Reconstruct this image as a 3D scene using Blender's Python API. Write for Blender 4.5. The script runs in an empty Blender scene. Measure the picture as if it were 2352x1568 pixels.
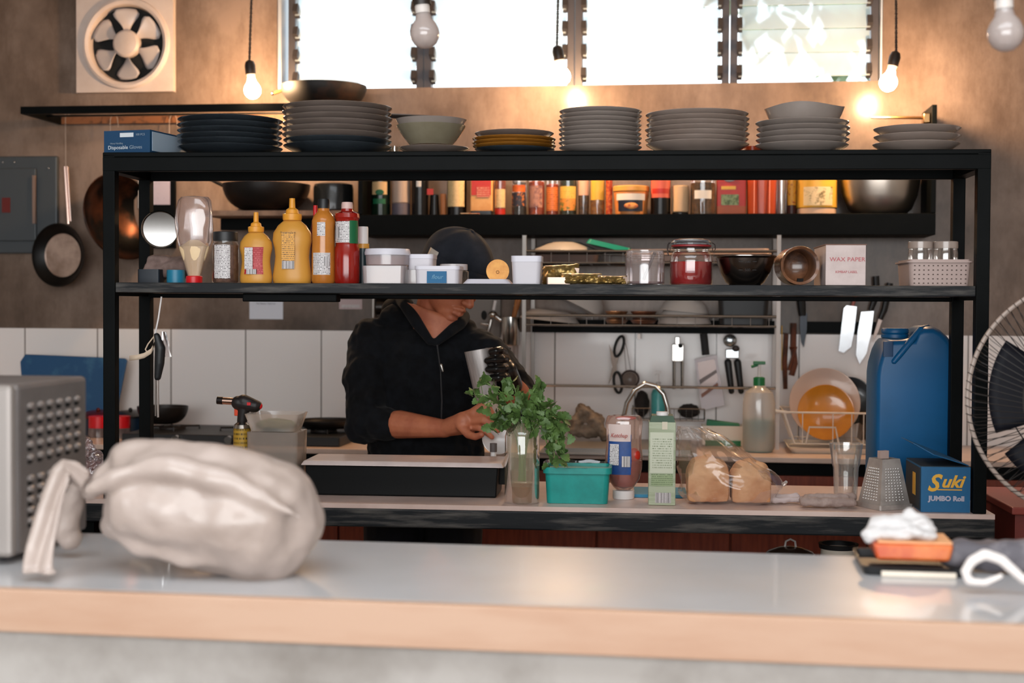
import bpy, bmesh, math, random
from math import sin, cos, pi, atan, atan2, sqrt
from mathutils import Vector, Matrix, Euler, noise
R = math.radians
V = Vector
SC = bpy.context.scene
COL = SC.collection
random.seed(7)
# ---------------------------------------------------------------- camera
F = 3267.0; CZ = 1.41; YAW = R(7.5); HOR = 700.0
PITCH = atan((784-HOR)/F); ROLL = .0055
CM = (Matrix.Rotation(YAW, 3, 'Z') @ Matrix.Rotation(pi/2-PITCH, 3, 'X') @ Matrix.Rotation(ROLL, 3, 'Z'))
CAM = V((0, 0, CZ)); RT = CM @ V((1, 0, 0)); UP = CM @ V((0, 1, 0)); FW = CM @ V((0, 0, -1))
cd = bpy.data.cameras.new('camera'); cam = bpy.data.objects.new('camera', cd); COL.objects.link(cam)
cam.matrix_world = CM.to_4x4(); cam.location = CAM
cd.sensor_width = 36; cd.lens = 36*F/2352; cd.clip_start = .05; cd.clip_end = 200
cd.dof.use_dof = True; cd.dof.focus_distance = 3.75; cd.dof.aperture_fstop = 3.2
SC.camera = cam
XR = V((cos(R(2.6)), sin(R(2.6)), 0)); YR = V((-sin(R(2.6)), cos(R(2.6)), 0)); RZ = R(2.6)
YW = 5.5                                    # wall plane
def depth(p): return (p-CAM).dot(FW)
def mpp(p): return depth(p)/F               # metres per picture pixel at p
def along(px, base, d):                     # point on the line base+u*d that projects into column px
    k = (px-1176)/F; b = base-CAM
    u = (k*b.dot(FW)-b.dot(RT))/(d.dot(RT)-k*d.dot(FW))
    return base+d*u
def ray(px, py): return RT*((px-1176)/F)+UP*(-(py-784)/F)+FW
def onplane(px, py, o, n):
    r = ray(px, py); return CAM+r*((o-CAM).dot(n)/r.dot(n))
OR = CAM+V((-sin(YAW), cos(YAW), 0))*3.6; OR.z = 0      # rack origin: front plane, column 1176
def RKp(px, py, v=0): return onplane(px, py, OR+YR*v, YR)
def RK(px, v, z): return along(px, OR+YR*v+V((0, 0, z)), XR)
def WLp(px, py, off=0): return onplane(px, py, V((0, YW-off, 0)), V((0, 1, 0)))
def WL(px, off, z): return along(px, V((0, YW-off, z)), V((1, 0, 0)))
def Zp(px, py, z): return onplane(px, py, V((0, 0, z)), V((0, 0, 1)))
ZT = RKp(1253, 347.5).z; ZM = RKp(1205, 652.3).z; ZB = RKp(1500, 1165).z
# ---------------------------------------------------------------- materials
def lin(h):
    if isinstance(h, str):
        c = [int(h[i:i+2], 16)/255 for i in (0, 2, 4)]
        return tuple((x/12.92 if x <= .04045 else ((x+.055)/1.055)**2.4) for x in c)+(1,)
    return tuple(h)+(1,)
MATS = {}
def M(name, col='888888', rough=.5, metal=0, spec=.5, trans=0, ior=1.45, alpha=1, emit=0, noise=None, bump=None, coat=0, coord='Object', sss=0, sheen=0):
    if name in MATS: return MATS[name]
    m = bpy.data.materials.new(name); m.use_nodes = True; nt = m.node_tree; b = nt.nodes['Principled BSDF']; I = b.inputs
    c = lin(col); I['Base Color'].default_value = c; I['Roughness'].default_value = rough; I['Metallic'].default_value = metal
    I['Specular IOR Level'].default_value = spec; I['Transmission Weight'].default_value = trans; I['IOR'].default_value = ior; I['Alpha'].default_value = alpha
    if sss: I['Subsurface Weight'].default_value = sss; I['Subsurface Radius'].default_value = (.02, .008, .004)
    if sheen: I['Sheen Weight'].default_value = sheen
    if coat: I['Coat Weight'].default_value = coat; I['Coat Roughness'].default_value = .05
    if emit: I['Emission Color'].default_value = c; I['Emission Strength'].default_value = emit
    N = nt.nodes.new; L = nt.links.new
    if noise or bump:
        tc = N('ShaderNodeTexCoord'); mp = N('ShaderNodeMapping'); L(tc.outputs[coord], mp.inputs[0])
    if noise:                               # (scale, second colour, low, high, (sx,sy,sz))
        n = N('ShaderNodeTexNoise'); n.inputs['Scale'].default_value = noise[0]; n.inputs['Detail'].default_value = 6; n.inputs['Roughness'].default_value = .6
        if len(noise) > 4: mp.inputs['Scale'].default_value = noise[4]
        r = N('ShaderNodeValToRGB'); r.color_ramp.elements[0].position = noise[2]; r.color_ramp.elements[1].position = noise[3]
        r.color_ramp.elements[0].color = c; r.color_ramp.elements[1].color = lin(noise[1])
        L(mp.outputs[0], n.inputs['Vector']); L(n.outputs['Fac'], r.inputs[0]); L(r.outputs[0], I['Base Color'])
    if bump:
        n2 = N('ShaderNodeTexNoise'); n2.inputs['Scale'].default_value = bump[0]; n2.inputs['Detail'].default_value = 5
        bp = N('ShaderNodeBump'); bp.inputs['Strength'].default_value = bump[1]; bp.inputs['Distance'].default_value = bump[2] if len(bump) > 2 else .01
        L(mp.outputs[0], n2.inputs['Vector']); L(n2.outputs['Fac'], bp.inputs['Height']); L(bp.outputs[0], I['Normal'])
    MATS[name] = m; return m
def MG(name, tint='ffffff', gloss=1.0, rough=.03, haze=0, hcol='ffffff'):
    """thin clear sheet: see-through with a glossy film, optional milky haze"""
    if name in MATS: return MATS[name]
    m = bpy.data.materials.new(name); m.use_nodes = True; nt = m.node_tree; nt.nodes.clear(); N = nt.nodes.new; L = nt.links.new
    out = N('ShaderNodeOutputMaterial'); tr = N('ShaderNodeBsdfTransparent'); tr.inputs[0].default_value = lin(tint)
    gl = N('ShaderNodeBsdfGlossy'); gl.inputs['Roughness'].default_value = rough; gl.inputs[0].default_value = (1, 1, 1, 1)
    lw = N('ShaderNodeLayerWeight'); lw.inputs[0].default_value = .35
    mr = N('ShaderNodeMath'); mr.operation = 'MULTIPLY_ADD'; mr.inputs[1].default_value = .55*gloss; mr.inputs[2].default_value = .05*gloss; mr.use_clamp = True
    L(lw.outputs['Fresnel'], mr.inputs[0]); mx = N('ShaderNodeMixShader'); L(mr.outputs[0], mx.inputs[0])
    src = tr.outputs[0]
    if haze:
        df = N('ShaderNodeBsdfDiffuse'); df.inputs[0].default_value = lin(hcol); tl = N('ShaderNodeBsdfTranslucent'); tl.inputs[0].default_value = lin(hcol)
        ad = N('ShaderNodeMixShader'); ad.inputs[0].default_value = .4; L(df.outputs[0], ad.inputs[1]); L(tl.outputs[0], ad.inputs[2])
        m2 = N('ShaderNodeMixShader'); m2.inputs[0].default_value = haze; L(tr.outputs[0], m2.inputs[1]); L(ad.outputs[0], m2.inputs[2]); src = m2.outputs[0]
    L(src, mx.inputs[1]); L(gl.outputs[0], mx.inputs[2]); L(mx.outputs[0], out.inputs[0])
    MATS[name] = m; return m
def MPrint(name, base, ink, rows=9, rowh=.006, dens=.5):
    """printed label: rows of small illegible print"""
    if name in MATS: return MATS[name]
    m = M(name, base, .45); nt = m.node_tree; N = nt.nodes.new; L = nt.links.new
    tc = N('ShaderNodeTexCoord'); sp = N('ShaderNodeSeparateXYZ'); L(tc.outputs['Object'], sp.inputs[0])
    dv = N('ShaderNodeMath'); dv.operation = 'DIVIDE'; dv.inputs[1].default_value = rowh; L(sp.outputs[2], dv.inputs[0])
    fr = N('ShaderNodeMath'); fr.operation = 'FRACT'; L(dv.outputs[0], fr.inputs[0]); fl = N('ShaderNodeMath'); fl.operation = 'FLOOR'; L(dv.outputs[0], fl.inputs[0])
    g = N('ShaderNodeMath'); g.operation = 'GREATER_THAN'; g.inputs[1].default_value = .55; L(fr.outputs[0], g.inputs[0])
    cb = N('ShaderNodeCombineXYZ'); mu = N('ShaderNodeMath'); mu.operation = 'MULTIPLY'; mu.inputs[1].default_value = 900; L(sp.outputs[0], mu.inputs[0])
    L(mu.outputs[0], cb.inputs[0]); m3 = N('ShaderNodeMath'); m3.operation = 'MULTIPLY'; m3.inputs[1].default_value = 17.3; L(fl.outputs[0], m3.inputs[0]); L(m3.outputs[0], cb.inputs[1])
    n = N('ShaderNodeTexNoise'); n.inputs['Scale'].default_value = 1; n.inputs['Detail'].default_value = 1; L(cb.outputs[0], n.inputs['Vector'])
    g2 = N('ShaderNodeMath'); g2.operation = 'GREATER_THAN'; g2.inputs[1].default_value = 1-dens; L(n.outputs['Fac'], g2.inputs[0])
    a = N('ShaderNodeMath'); a.operation = 'MULTIPLY'; L(g.outputs[0], a.inputs[0]); L(g2.outputs[0], a.inputs[1])
    mx = N('ShaderNodeMix'); mx.data_type = 'RGBA'; mx.inputs[6].default_value = lin(base); mx.inputs[7].default_value = lin(ink); L(a.outputs[0], mx.inputs[0])
    L(mx.outputs[2], nt.nodes['Principled BSDF'].inputs['Base Color']); return m
def Mbar(name):                              # bar code
    if name in MATS: return MATS[name]
    m = M(name, 'cfc8c8', .5); nt = m.node_tree; N = nt.nodes.new; L = nt.links.new
    tc = N('ShaderNodeTexCoord'); sp = N('ShaderNodeSeparateXYZ'); L(tc.outputs['Object'], sp.inputs[0])
    mu = N('ShaderNodeMath'); mu.operation = 'MULTIPLY'; mu.inputs[1].default_value = 1100; L(sp.outputs[0], mu.inputs[0])
    cb = N('ShaderNodeCombineXYZ'); L(mu.outputs[0], cb.inputs[0]); n = N('ShaderNodeTexNoise'); n.inputs['Scale'].default_value = .6; L(cb.outputs[0], n.inputs['Vector'])
    g2 = N('ShaderNodeMath'); g2.operation = 'GREATER_THAN'; g2.inputs[1].default_value = .5; L(n.outputs['Fac'], g2.inputs[0])
    mx = N('ShaderNodeMix'); mx.data_type = 'RGBA'; mx.inputs[6].default_value = lin('cfc8c8'); mx.inputs[7].default_value = lin('282424'); L(g2.outputs[0], mx.inputs[0])
    L(mx.outputs[2], nt.nodes['Principled BSDF'].inputs['Base Color']); return m
# ---------------------------------------------------------------- mesh builder
def frame_of(d):
    d = d.normalized(); u = V((0, 0, 1)) if abs(d.z) < .95 else V((1, 0, 0))
    a = d.cross(u).normalized(); return a, d.cross(a).normalized()
class G:
    def __init__(s): s.bm = bmesh.new()
    def _x(s, vs, m):
        if m is not None:
            for v in vs: v.co = m @ v.co
        return vs
    def box(s, c, d, m=None, t=(1, 1), rot=None):      # centre, full size; t scales the top face
        vs = []
        for z in (-.5, .5):
            k = t if z > 0 else (1, 1)
            for x, y in ((-.5, -.5), (.5, -.5), (.5, .5), (-.5, .5)):
                p = V((x*d[0]*k[0], y*d[1]*k[1], z*d[2]))
                if rot: p = Euler(rot).to_matrix() @ p
                vs.append(s.bm.verts.new(p+V(c)))
        for f in ((3, 2, 1, 0), (4, 5, 6, 7), (0, 1, 5, 4), (1, 2, 6, 5), (2, 3, 7, 6), (3, 0, 4, 7)): s.bm.faces.new([vs[i] for i in f])
        s._x(vs, m); return s
    def bz(s, c, d, **k): return s.box((c[0], c[1], c[2]+d[2]/2), d, **k)   # base-centred
    def lathe(s, prof, seg=32, c=(0, 0, 0), sq=(1, 1), m=None, a0=0, a1=2*pi, wob=None, n=2):
        full = abs(a1-a0-2*pi) < 1e-6; k = seg if full else seg+1; rings = []; allv = []
        for r, z in prof:
            if r < 1e-6 and full:
                v = s.bm.verts.new((c[0], c[1], c[2]+z)); rings.append([v]); allv.append(v); continue
            ring = []
            for i in range(k):
                a = a0+(a1-a0)*i/seg; x, y = cos(a), sin(a)
                if n != 2:
                    q = (abs(x)**n+abs(y)**n)**(-1/n); x *= q; y *= q
                rr = r*(wob(a, z) if wob else 1)
                ring.append(s.bm.verts.new((c[0]+rr*x*sq[0], c[1]+rr*y*sq[1], c[2]+z)))
            rings.append(ring); allv += ring
        for A, B in zip(rings, rings[1:]):
            for i in range(seg):
                j = (i+1) % k
                try:
                    if len(A) == 1 and len(B) == 1: continue
                    if len(A) == 1: s.bm.faces.new((A[0], B[j], B[i]))
                    elif len(B) == 1: s.bm.faces.new((A[i], A[j], B[0]))
                    else: s.bm.faces.new((A[i], A[j], B[j], B[i]))
                except ValueError: pass
        s._x(allv, m); return s
    def tube(s, pts, r, seg=8, closed=False, caps=True, m=None):
        pts = [V(p) for p in pts]; n = len(pts); rings = []; allv = []; pa = None
        for i, p in enumerate(pts):
            if closed: d = pts[(i+1) % n]-pts[i-1]
            else: d = pts[min(i+1, n-1)]-pts[max(i-1, 0)]
            if d.length < 1e-9: d = V((0, 0, 1))
            d.normalize()
            if pa is None: a, b = frame_of(d)
            else:
                a = (pa-d*pa.dot(d))
                a = a.normalized() if a.length > 1e-6 else frame_of(d)[0]
                b = d.cross(a).normalized()
            pa = a; rr = r[i] if isinstance(r, (list, tuple)) else r
            ring = [s.bm.verts.new(p+(a*cos(2*pi*k/seg)+b*sin(2*pi*k/seg))*rr) for k in range(seg)]
            rings.append(ring); allv += ring
        for i in range(n if closed else n-1):
            A, B = rings[i], rings[(i+1) % n]
            for k in range(seg): s.bm.faces.new((A[k], A[(k+1) % seg], B[(k+1) % seg], B[k]))
        if caps and not closed: s.bm.faces.new(rings[0][::-1]); s.bm.faces.new(rings[-1])
        s._x(allv, m); return s
    def ell(s, c, r, rot=None, seg=20, rg=12, m=None):
        rm = Euler(rot).to_matrix() if rot else Matrix.Identity(3); vs = []; rings = []
        for i in range(rg+1):
            t = -pi/2+pi*i/rg
            if i in (0, rg): ring = [s.bm.verts.new(rm @ V((0, 0, sin(t)*r[2]))+V(c))]
            else: ring = [s.bm.verts.new(rm @ V((cos(t)*cos(2*pi*k/seg)*r[0], cos(t)*sin(2*pi*k/seg)*r[1], sin(t)*r[2]))+V(c)) for k in range(seg)]
            rings.append(ring); vs += ring
        for A, B in zip(rings, rings[1:]):
            for k in range(seg):
                j = (k+1) % seg
                if len(A) == 1: s.bm.faces.new((A[0], B[j], B[k]))
                elif len(B) == 1: s.bm.faces.new((A[k], A[j], B[0]))
                else: s.bm.faces.new((A[k], A[j], B[j], B[k]))
        s._x(vs, m); return s
    def cap(s, p, q, r1, r2, seg=14, fl=1):     # tapered capsule with round ends; fl flattens
        p, q = V(p), V(q); d = (q-p)
        if d.length < 1e-6: return s.ell(p, (r1, r1, r1))
        e = d.normalized(); pts = []; rs = []
        for k in range(5): t = pi/2*(1-k/4); pts.append(p-e*sin(t)*r1); rs.append(max(cos(t)*r1, r1*.02))
        for k in range(5): t = pi/2*k/4; pts.append(q+e*sin(t)*r2); rs.append(max(cos(t)*r2, r2*.02))
        return s.tube(pts, rs, seg)
    def chain(s, pts, rs, seg=14):
        for i in range(len(pts)-1): s.cap(pts[i], pts[i+1], rs[i], rs[i+1], seg)
        return s
    def prism(s, out, y0, y1, m=None, ax='y'):   # outline in xz, extruded in y (or 'z': outline xy)
        A = []; B = []
        for p in out:
            if ax == 'y': A.append(s.bm.verts.new((p[0], y0, p[1]))); B.append(s.bm.verts.new((p[0], y1, p[1])))
            elif ax == 'x': A.append(s.bm.verts.new((y0, p[0], p[1]))); B.append(s.bm.verts.new((y1, p[0], p[1])))
            else: A.append(s.bm.verts.new((p[0], p[1], y0))); B.append(s.bm.verts.new((p[0], p[1], y1)))
        n = len(out); s.bm.faces.new(A); s.bm.faces.new(B[::-1])
        for i in range(n): s.bm.faces.new((A[i], B[i], B[(i+1) % n], A[(i+1) % n]))
        s._x(A+B, m); return s
    def rbox(s, c, d, r=.01, n=5, z0=0, z1=None, t=1.0, m=None, open_top=False, wall=0, bot=True):
        """upright tub with rounded corners; base centre c; t scales towards the top; wall>0 makes it hollow"""
        def ring(w, dd, rr, z):
            o = []
            rr = max(min(rr, w/2-.0005, dd/2-.0005), .0005)
            for cx, cy, a in ((1, 1, 0), (-1, 1, pi/2), (-1, -1, pi), (1, -1, 3*pi/2)):
                for k in range(n+1):
                    t_ = a+pi/2*k/n; o.append(s.bm.verts.new((c[0]+cx*(w/2-rr)+cos(t_)*rr, c[1]+cy*(dd/2-rr)+sin(t_)*rr, c[2]+z)))
            return o
        h = d[2]; allv = []
        rs = [ring(d[0], d[1], r, 0), ring(d[0]*t, d[1]*t, r, h)]
        if wall:
            rs += [ring(d[0]*t-2*wall, d[1]*t-2*wall, max(r-wall, .001), h), ring(d[0]-2*wall, d[1]-2*wall, max(r-wall, .001), wall)]
        for A, B in zip(rs, rs[1:]):
            k = len(A)
            for i in range(k): s.bm.faces.new((A[i], A[(i+1) % k], B[(i+1) % k], B[i]))
        if bot: s.bm.faces.new(rs[0][::-1])
        if wall or not open_top: s.bm.faces.new(rs[-1])
        for q in rs: allv += q
        s._x(allv, m); return s
    def grid(s, fn, nu, nv, m=None, closed_u=False):
        P = [[s.bm.verts.new(fn(i/nu, j/nv)) for i in range(nu if closed_u else nu+1)] for j in range(nv+1)]
        k = nu if closed_u else nu+1
        for j in range(nv):
            for i in range(nu): s.bm.faces.new((P[j][i], P[j][(i+1) % k], P[j+1][(i+1) % k], P[j+1][i]))
        s._x([v for q in P for v in q], m); return s
    def o(s, name, mat, parent=None, smooth=True, ang=35, bevel=0, solid=0, remesh=0, sm=0, sub=0, disp=None, loc=None, rot=None, fix=True):
        if fix and not solid: bmesh.ops.recalc_face_normals(s.bm, faces=s.bm.faces)
        me = bpy.data.meshes.new(name); s.bm.to_mesh(me); s.bm.free()
        if smooth:
            me.polygons.foreach_set('use_smooth', [True]*len(me.polygons))
            if not remesh: me.set_sharp_from_angle(angle=R(ang))
        if mat: me.materials.append(mat)
        ob = bpy.data.objects.new(name, me); COL.objects.link(ob)
        if parent: ob.parent = parent
        if loc is not None: ob.location = loc
        if rot is not None: ob.rotation_euler = rot
        if remesh:
            q = ob.modifiers.new('r', 'REMESH'); q.mode = 'VOXEL'; q.voxel_size = remesh; q.use_smooth_shade = True
        if sm: q = ob.modifiers.new('s', 'SMOOTH'); q.factor = .5; q.iterations = sm
        if disp:                              # (texture scale, strength)
            tx = bpy.data.textures.new('t', 'CLOUDS'); tx.noise_scale = disp[0]; tx.noise_depth = 2
            q = ob.modifiers.new('d', 'DISPLACE'); q.texture = tx; q.strength = disp[1]; q.mid_level = .5; q.texture_coords = 'LOCAL'
        if solid: q = ob.modifiers.new('w', 'SOLIDIFY'); q.thickness = solid; q.offset = 0
        if bevel: q = ob.modifiers.new('b', 'BEVEL'); q.width = bevel; q.segments = 2; q.limit_method = 'ANGLE'
        if sub: q = ob.modifiers.new('u', 'SUBSURF'); q.levels = sub; q.render_levels = sub
        return ob
def tag(o, label=None, cat=None, group=None, kind=None):
    if label: o['label'] = label
    if cat: o['category'] = cat
    if group: o['group'] = group
    if kind: o['kind'] = kind
    return o
def T(name, label, cat, loc, rz=None, group=None, rot=None):
    o = bpy.data.objects.new(name, None); COL.objects.link(o); o.empty_display_size = .02
    o.location = loc; o.rotation_euler = rot if rot else (0, 0, RZ if rz is None else rz)
    return tag(o, label, cat, group)
def place(o, loc, rz=None, rot=None):
    o.location = loc; o.rotation_euler = rot if rot else (0, 0, RZ if rz is None else rz); return o
def dup(o, loc, rz=None, rot=None, label=None):
    c = o.copy(); COL.objects.link(c); c.location = loc
    if rz is not None: c.rotation_euler = (0, 0, rz)
    if rot: c.rotation_euler = rot
    if label: c['label'] = label
    def rec(a, b):
        for ch in [x for x in bpy.data.objects if x.parent == a]:
            d = ch.copy(); COL.objects.link(d); d.parent = b; rec(ch, d)
    rec(o, c); return c
def txt(parent, s_, size, loc, mat, rot=(pi/2, 0, 0), name='lettering', shear=0, sx=1, off=0, align='CENTER'):
    cu = bpy.data.curves.new('t', 'FONT'); cu.body = s_; cu.size = size; cu.extrude = .0002; cu.align_x = align; cu.align_y = 'CENTER'; cu.shear = shear; cu.offset = off; cu.resolution_u = 3
    t = bpy.data.objects.new('t', cu); COL.objects.link(t); bpy.context.view_layer.update()
    me = bpy.data.meshes.new_from_object(t.evaluated_get(bpy.context.evaluated_depsgraph_get()))
    bpy.data.objects.remove(t); me.materials.clear(); me.materials.append(mat)
    if sx != 1:
        for v in me.vertices: v.co.x *= sx
    o = bpy.data.objects.new(name, me); COL.objects.link(o); o.parent = parent; o.location = loc; o.rotation_euler = rot; return o
def wrap(parent, r, z0, z1, w, mat, name='label', a=0, sq=(1, 1), eps=.0006, c=(0, 0)):
    """curved label on a round body: w = half angle, a = turn from facing front"""
    g = G(); g.lathe([(r+eps, z0), (r+eps, z1)], 14, (c[0], c[1], 0), sq, a0=-pi/2-w+a, a1=-pi/2+w+a)
    return g.o(name, mat, parent)
def flat(parent, w, h, loc, mat, name='label', rot=(0, 0, 0), t=.0008):
    g = G(); g.box((0, 0, 0), (w, t, h)); return g.o(name, mat, parent, smooth=False, loc=loc, rot=rot)
# ================================================================ the room
def wallmat(name, c1, c2, c3, sc=1.3, rough=.6, coat=.3, cr=.2):
    m = M(name, c1, rough); nt = m.node_tree; N = nt.nodes.new; L = nt.links.new; b = nt.nodes['Principled BSDF']; b.inputs['Specular IOR Level'].default_value = .25
    tc = N('ShaderNodeTexCoord')
    def nz(s, d, rg=.6, scl=(1, 1, 1)):
        mp = N('ShaderNodeMapping'); mp.inputs['Scale'].default_value = scl; L(tc.outputs['Object'], mp.inputs[0])
        n = N('ShaderNodeTexNoise'); n.inputs['Scale'].default_value = s; n.inputs['Detail'].default_value = d; n.inputs['Roughness'].default_value = rg; L(mp.outputs[0], n.inputs['Vector']); return n
    n1 = nz(sc, 6); r = N('ShaderNodeValToRGB'); e = r.color_ramp.elements; e[0].position = .36; e[1].position = .62; e[0].color = lin(c2); e[1].color = lin(c3)
    k = e.new(.5); k.color = lin(c1); L(n1.outputs['Fac'], r.inputs[0])
    n2 = nz(7, 8, .75, (1, 1, .35)); r2 = N('ShaderNodeValToRGB'); r2.color_ramp.elements[0].position = .3; r2.color_ramp.elements[1].position = .58
    r2.color_ramp.elements[0].color = (.5, .45, .4, 1); r2.color_ramp.elements[1].color = (1, 1, 1, 1); L(n2.outputs['Fac'], r2.inputs[0])
    mx = N('ShaderNodeMix'); mx.data_type = 'RGBA'; mx.blend_type = 'MULTIPLY'; mx.inputs[0].default_value = .9; L(r.outputs[0], mx.inputs[6]); L(r2.outputs[0], mx.inputs[7])
    L(mx.outputs[2], b.inputs['Base Color']); b.inputs['Coat Weight'].default_value = coat; b.inputs['Coat Roughness'].default_value = cr
    bp = N('ShaderNodeBump'); bp.inputs['Strength'].default_value = .12; bp.inputs['Distance'].default_value = .006; L(n2.outputs['Fac'], bp.inputs['Height']); L(bp.outputs[0], b.inputs['Normal'])
    return m
M_wall = wallmat('burnished_cement', '705e52', '4e3f34', '887569')
M_plain = M('plaster', 'c9c1b8', .8, noise=(2, 'bab1a8', .4, .6))
M_floor = M('floor_cement', '5b534c', .5, noise=(3, '6b625a', .4, .6))
WX0, WX1 = WLp(636, 150).x, WLp(2027, 150).x          # window opening
WZ0 = (WLp(1000, 199).z+WLp(1900, 189).z)/2; WZ1 = WZ0+.78
XL, XRt, YF, ZC = -5.2, 3.9, -1.7, 3.15
def struct(g, name, mat, **k): o = g.o(name, mat, smooth=False, **k); o['kind'] = 'structure'; return o
g = G(); t = .16
g.bz(((XL-t+WX0)/2, YW+t/2, 0), (WX0-XL+t, t, ZC)); g.bz(((XRt+t+WX1)/2, YW+t/2, 0), (XRt+t-WX1, t, ZC))
g.bz(((WX0+WX1)/2, YW+t/2, 0), (WX1-WX0, t, WZ0)); g.bz(((WX0+WX1)/2, YW+t/2, WZ1), (WX1-WX0, t, ZC-WZ1)); struct(g, 'wall_back', M_wall)
g = G(); g.bz((XL-t/2, (YW+YF)/2, 0), (t, YW-YF, ZC)); struct(g, 'wall_left', M_plain)
g = G(); g.bz((XRt+t/2, (YW+YF)/2, 0), (t, YW-YF, ZC)); struct(g, 'wall_right', M_plain)
g = G(); g.bz(((XL+XRt)/2, (YW+YF)/2, -.1), (XRt-XL+2*t, YW-YF+2*t, .1)); struct(g, 'floor', M_floor)
g = G(); ya, yb2, xa2, xb2 = -.2, 1.5, -1.9, 1.5        # ceiling with a made-up opening, added to brighten the serving counter
g.bz(((XL+XRt)/2, (yb2+YW+t)/2, ZC), (XRt-XL+2*t, YW+t-yb2, .1)); g.bz(((XL+XRt)/2, (YF-t+ya)/2, ZC), (XRt-XL+2*t, ya-YF+t, .1))
g.bz(((XL-t+xa2)/2, (ya+yb2)/2, ZC), (xa2-XL+t, yb2-ya, .1)); g.bz(((XRt+t+xb2)/2, (ya+yb2)/2, ZC), (XRt+t-xb2, yb2-ya, .1)); struct(g, 'ceiling', M_plain)
# unseen front wall behind the camera, its wide opening assumed to let light in
g = G(); g.bz((XL+1, YF-t/2, 0), (2.0, t, ZC)); g.bz((XRt-.9, YF-t/2, 0), (1.8, t, ZC))
g.bz(((XL+XRt)/2, YF-t/2, 2.75), (XRt-XL, t, ZC-2.75)); g.bz(((XL+XRt)/2, YF-t/2, 0), (XRt-XL, t, .5)); struct(g, 'wall_front', M_plain)
# tiles
ZTi = (WLp(400, 754).z+WLp(1250, 765).z)/2
M_tile = M('white_tile', 'e8e2e0', .3, coat=.3); nt = M_tile.node_tree; N = nt.nodes.new; L = nt.links.new
tc = N('ShaderNodeTexCoord'); mp = N('ShaderNodeMapping'); L(tc.outputs['Object'], mp.inputs[0])
x0 = WLp(566, 850).x; x1 = WLp(1275, 850).x; TW = (x1-x0)/4
mp.inputs['Rotation'].default_value = (pi/2, 0, 0); mp.inputs['Location'].default_value = (-(x0 % TW), 0, 0)
bt = N('ShaderNodeTexBrick'); L(mp.outputs[0], bt.inputs['Vector']); bt.offset = 0; bt.inputs['Scale'].default_value = 1
bt.inputs['Brick Width'].default_value = TW; bt.inputs['Row Height'].default_value = 3; bt.inputs['Mortar Size'].default_value = .0028
bt.inputs['Color1'].default_value = lin('e8e2e0'); bt.inputs['Color2'].default_value = lin('e2dcd9'); bt.inputs['Mortar'].default_value = lin('6f6660'); L(bt.outputs[0], nt.nodes['Principled BSDF'].inputs['Base Color'])
g = G(); g.bz(((XL+XRt)/2, YW-.005, .3), (XRt-XL-.02, .01, ZTi-.3)); struct(g, 'trim_1', M_tile)
# windows: four louvred bays
M_al = M('dark_aluminium', '4a4648', .45, .6); M_alw = M('pale_aluminium', 'b9bec4', .4, .5)
M_lou = MG('louvre_glass', 'eef6fa', .5, .05, .5, 'e2eef4')
cols = [652, 967, 1317, 1677, 2023]; XS = [WLp(c, 100).x for c in cols]
step = .0905; zb = WZ0+.03
for i in range(4):
    g = G(); a, b = XS[i], XS[i+1]; w = .028
    yc = YW+.08
    for k, x in ((0, a+w/2+.002), (1, b-w/2-.002)):
        g.bz((x, yc, WZ0), (w, .05, WZ1-WZ0))
    fr = struct(g, 'window_%d' % (i+1), M_al)
    g = G()
    for s_, x in ((1, a+w), (-1, b-w)):
        z = zb
        while z < WZ1-.02:
            g.box((x+s_*.009, yc-.028, z+.018), (.02, .05, .036), rot=(R(-25), 0, 0)); z += step
    c = g.o('blade_clip', M_al, fr, smooth=False)
    g = G(); z = zb
    while z < WZ1-.03:
        g.box(((a+b)/2, yc-.02, z+.045), (b-a-2*w-.012, .005, .1), rot=(R(-22), 0, 0)); z += step
    g.o('louvre_glass', M_lou, fr, smooth=False)
g = G(); g.bz((WX0+.008, YW+.06, WZ0), (.014, .1, WZ1-WZ0)); g.bz((WX1-.004, YW+.06, WZ0), (.006, .1, WZ1-WZ0)); struct(g, 'trim_2', M_alw)
# a tree outside, seen through the last bay
M_out = M('outdoor_leaves', '8fa07c', .6); random.seed(4); to = T('garden_tree', 'pale green tree outside the last louvred bay', 'tree', V((1.75, 9.5, 0)), 0)
g = G()
for k in range(2100):
    a, e_, r = random.uniform(0, 2*pi), random.gauss(0, .6), random.uniform(.55, 1.25)
    c = V((1.5*r*cos(a)*cos(e_), 1.1*r*sin(a)*cos(e_), 3.9+1.0*r*sin(e_))); d = V((random.gauss(0, 1), random.gauss(0, 1), random.gauss(0, 1))).normalized(); p_, q_ = frame_of(d)
    vs = [g.bm.verts.new(c+p_*x*.07+q_*y*.11) for x, y in ((-1, 0), (0, -1), (1, 0), (0, 1))]; g.bm.faces.new(vs)
lv = g.o('foliage', M_out, to, smooth=False); lv['kind'] = 'stuff'
g = G(); g.tube([(0, 0, 0), (.05, 0, 1.5), (0, 0, 3.2), (.1, 0, 4.2)], [.14, .12, .1, .05], 10); g.o('trunk', M('bark', '5a4a3c', .9), to)
g = G(); g.bz((0, 13, -.2), (30, 14.5, .1)); struct(g, 'ground', M('outdoor_ground', '8a8478', .9))
# ---------------------------------------------------------------- light
w = bpy.data.worlds.new('sky'); SC.world = w; w.use_nodes = True; nt = w.node_tree; bg = nt.nodes['Background']
bg.inputs[0].default_value = (.86, .94, 1.0, 1); bg.inputs[1].default_value = 2.4
def area(name, loc, rot, sx, sy, e, col):
    l = bpy.data.lights.new(name, 'AREA'); l.shape = 'RECTANGLE'; l.size = sx; l.size_y = sy; l.energy = e; l.color = col
    o = bpy.data.objects.new(name, l); COL.objects.link(o); o.location = loc; o.rotation_euler = rot; return o
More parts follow.
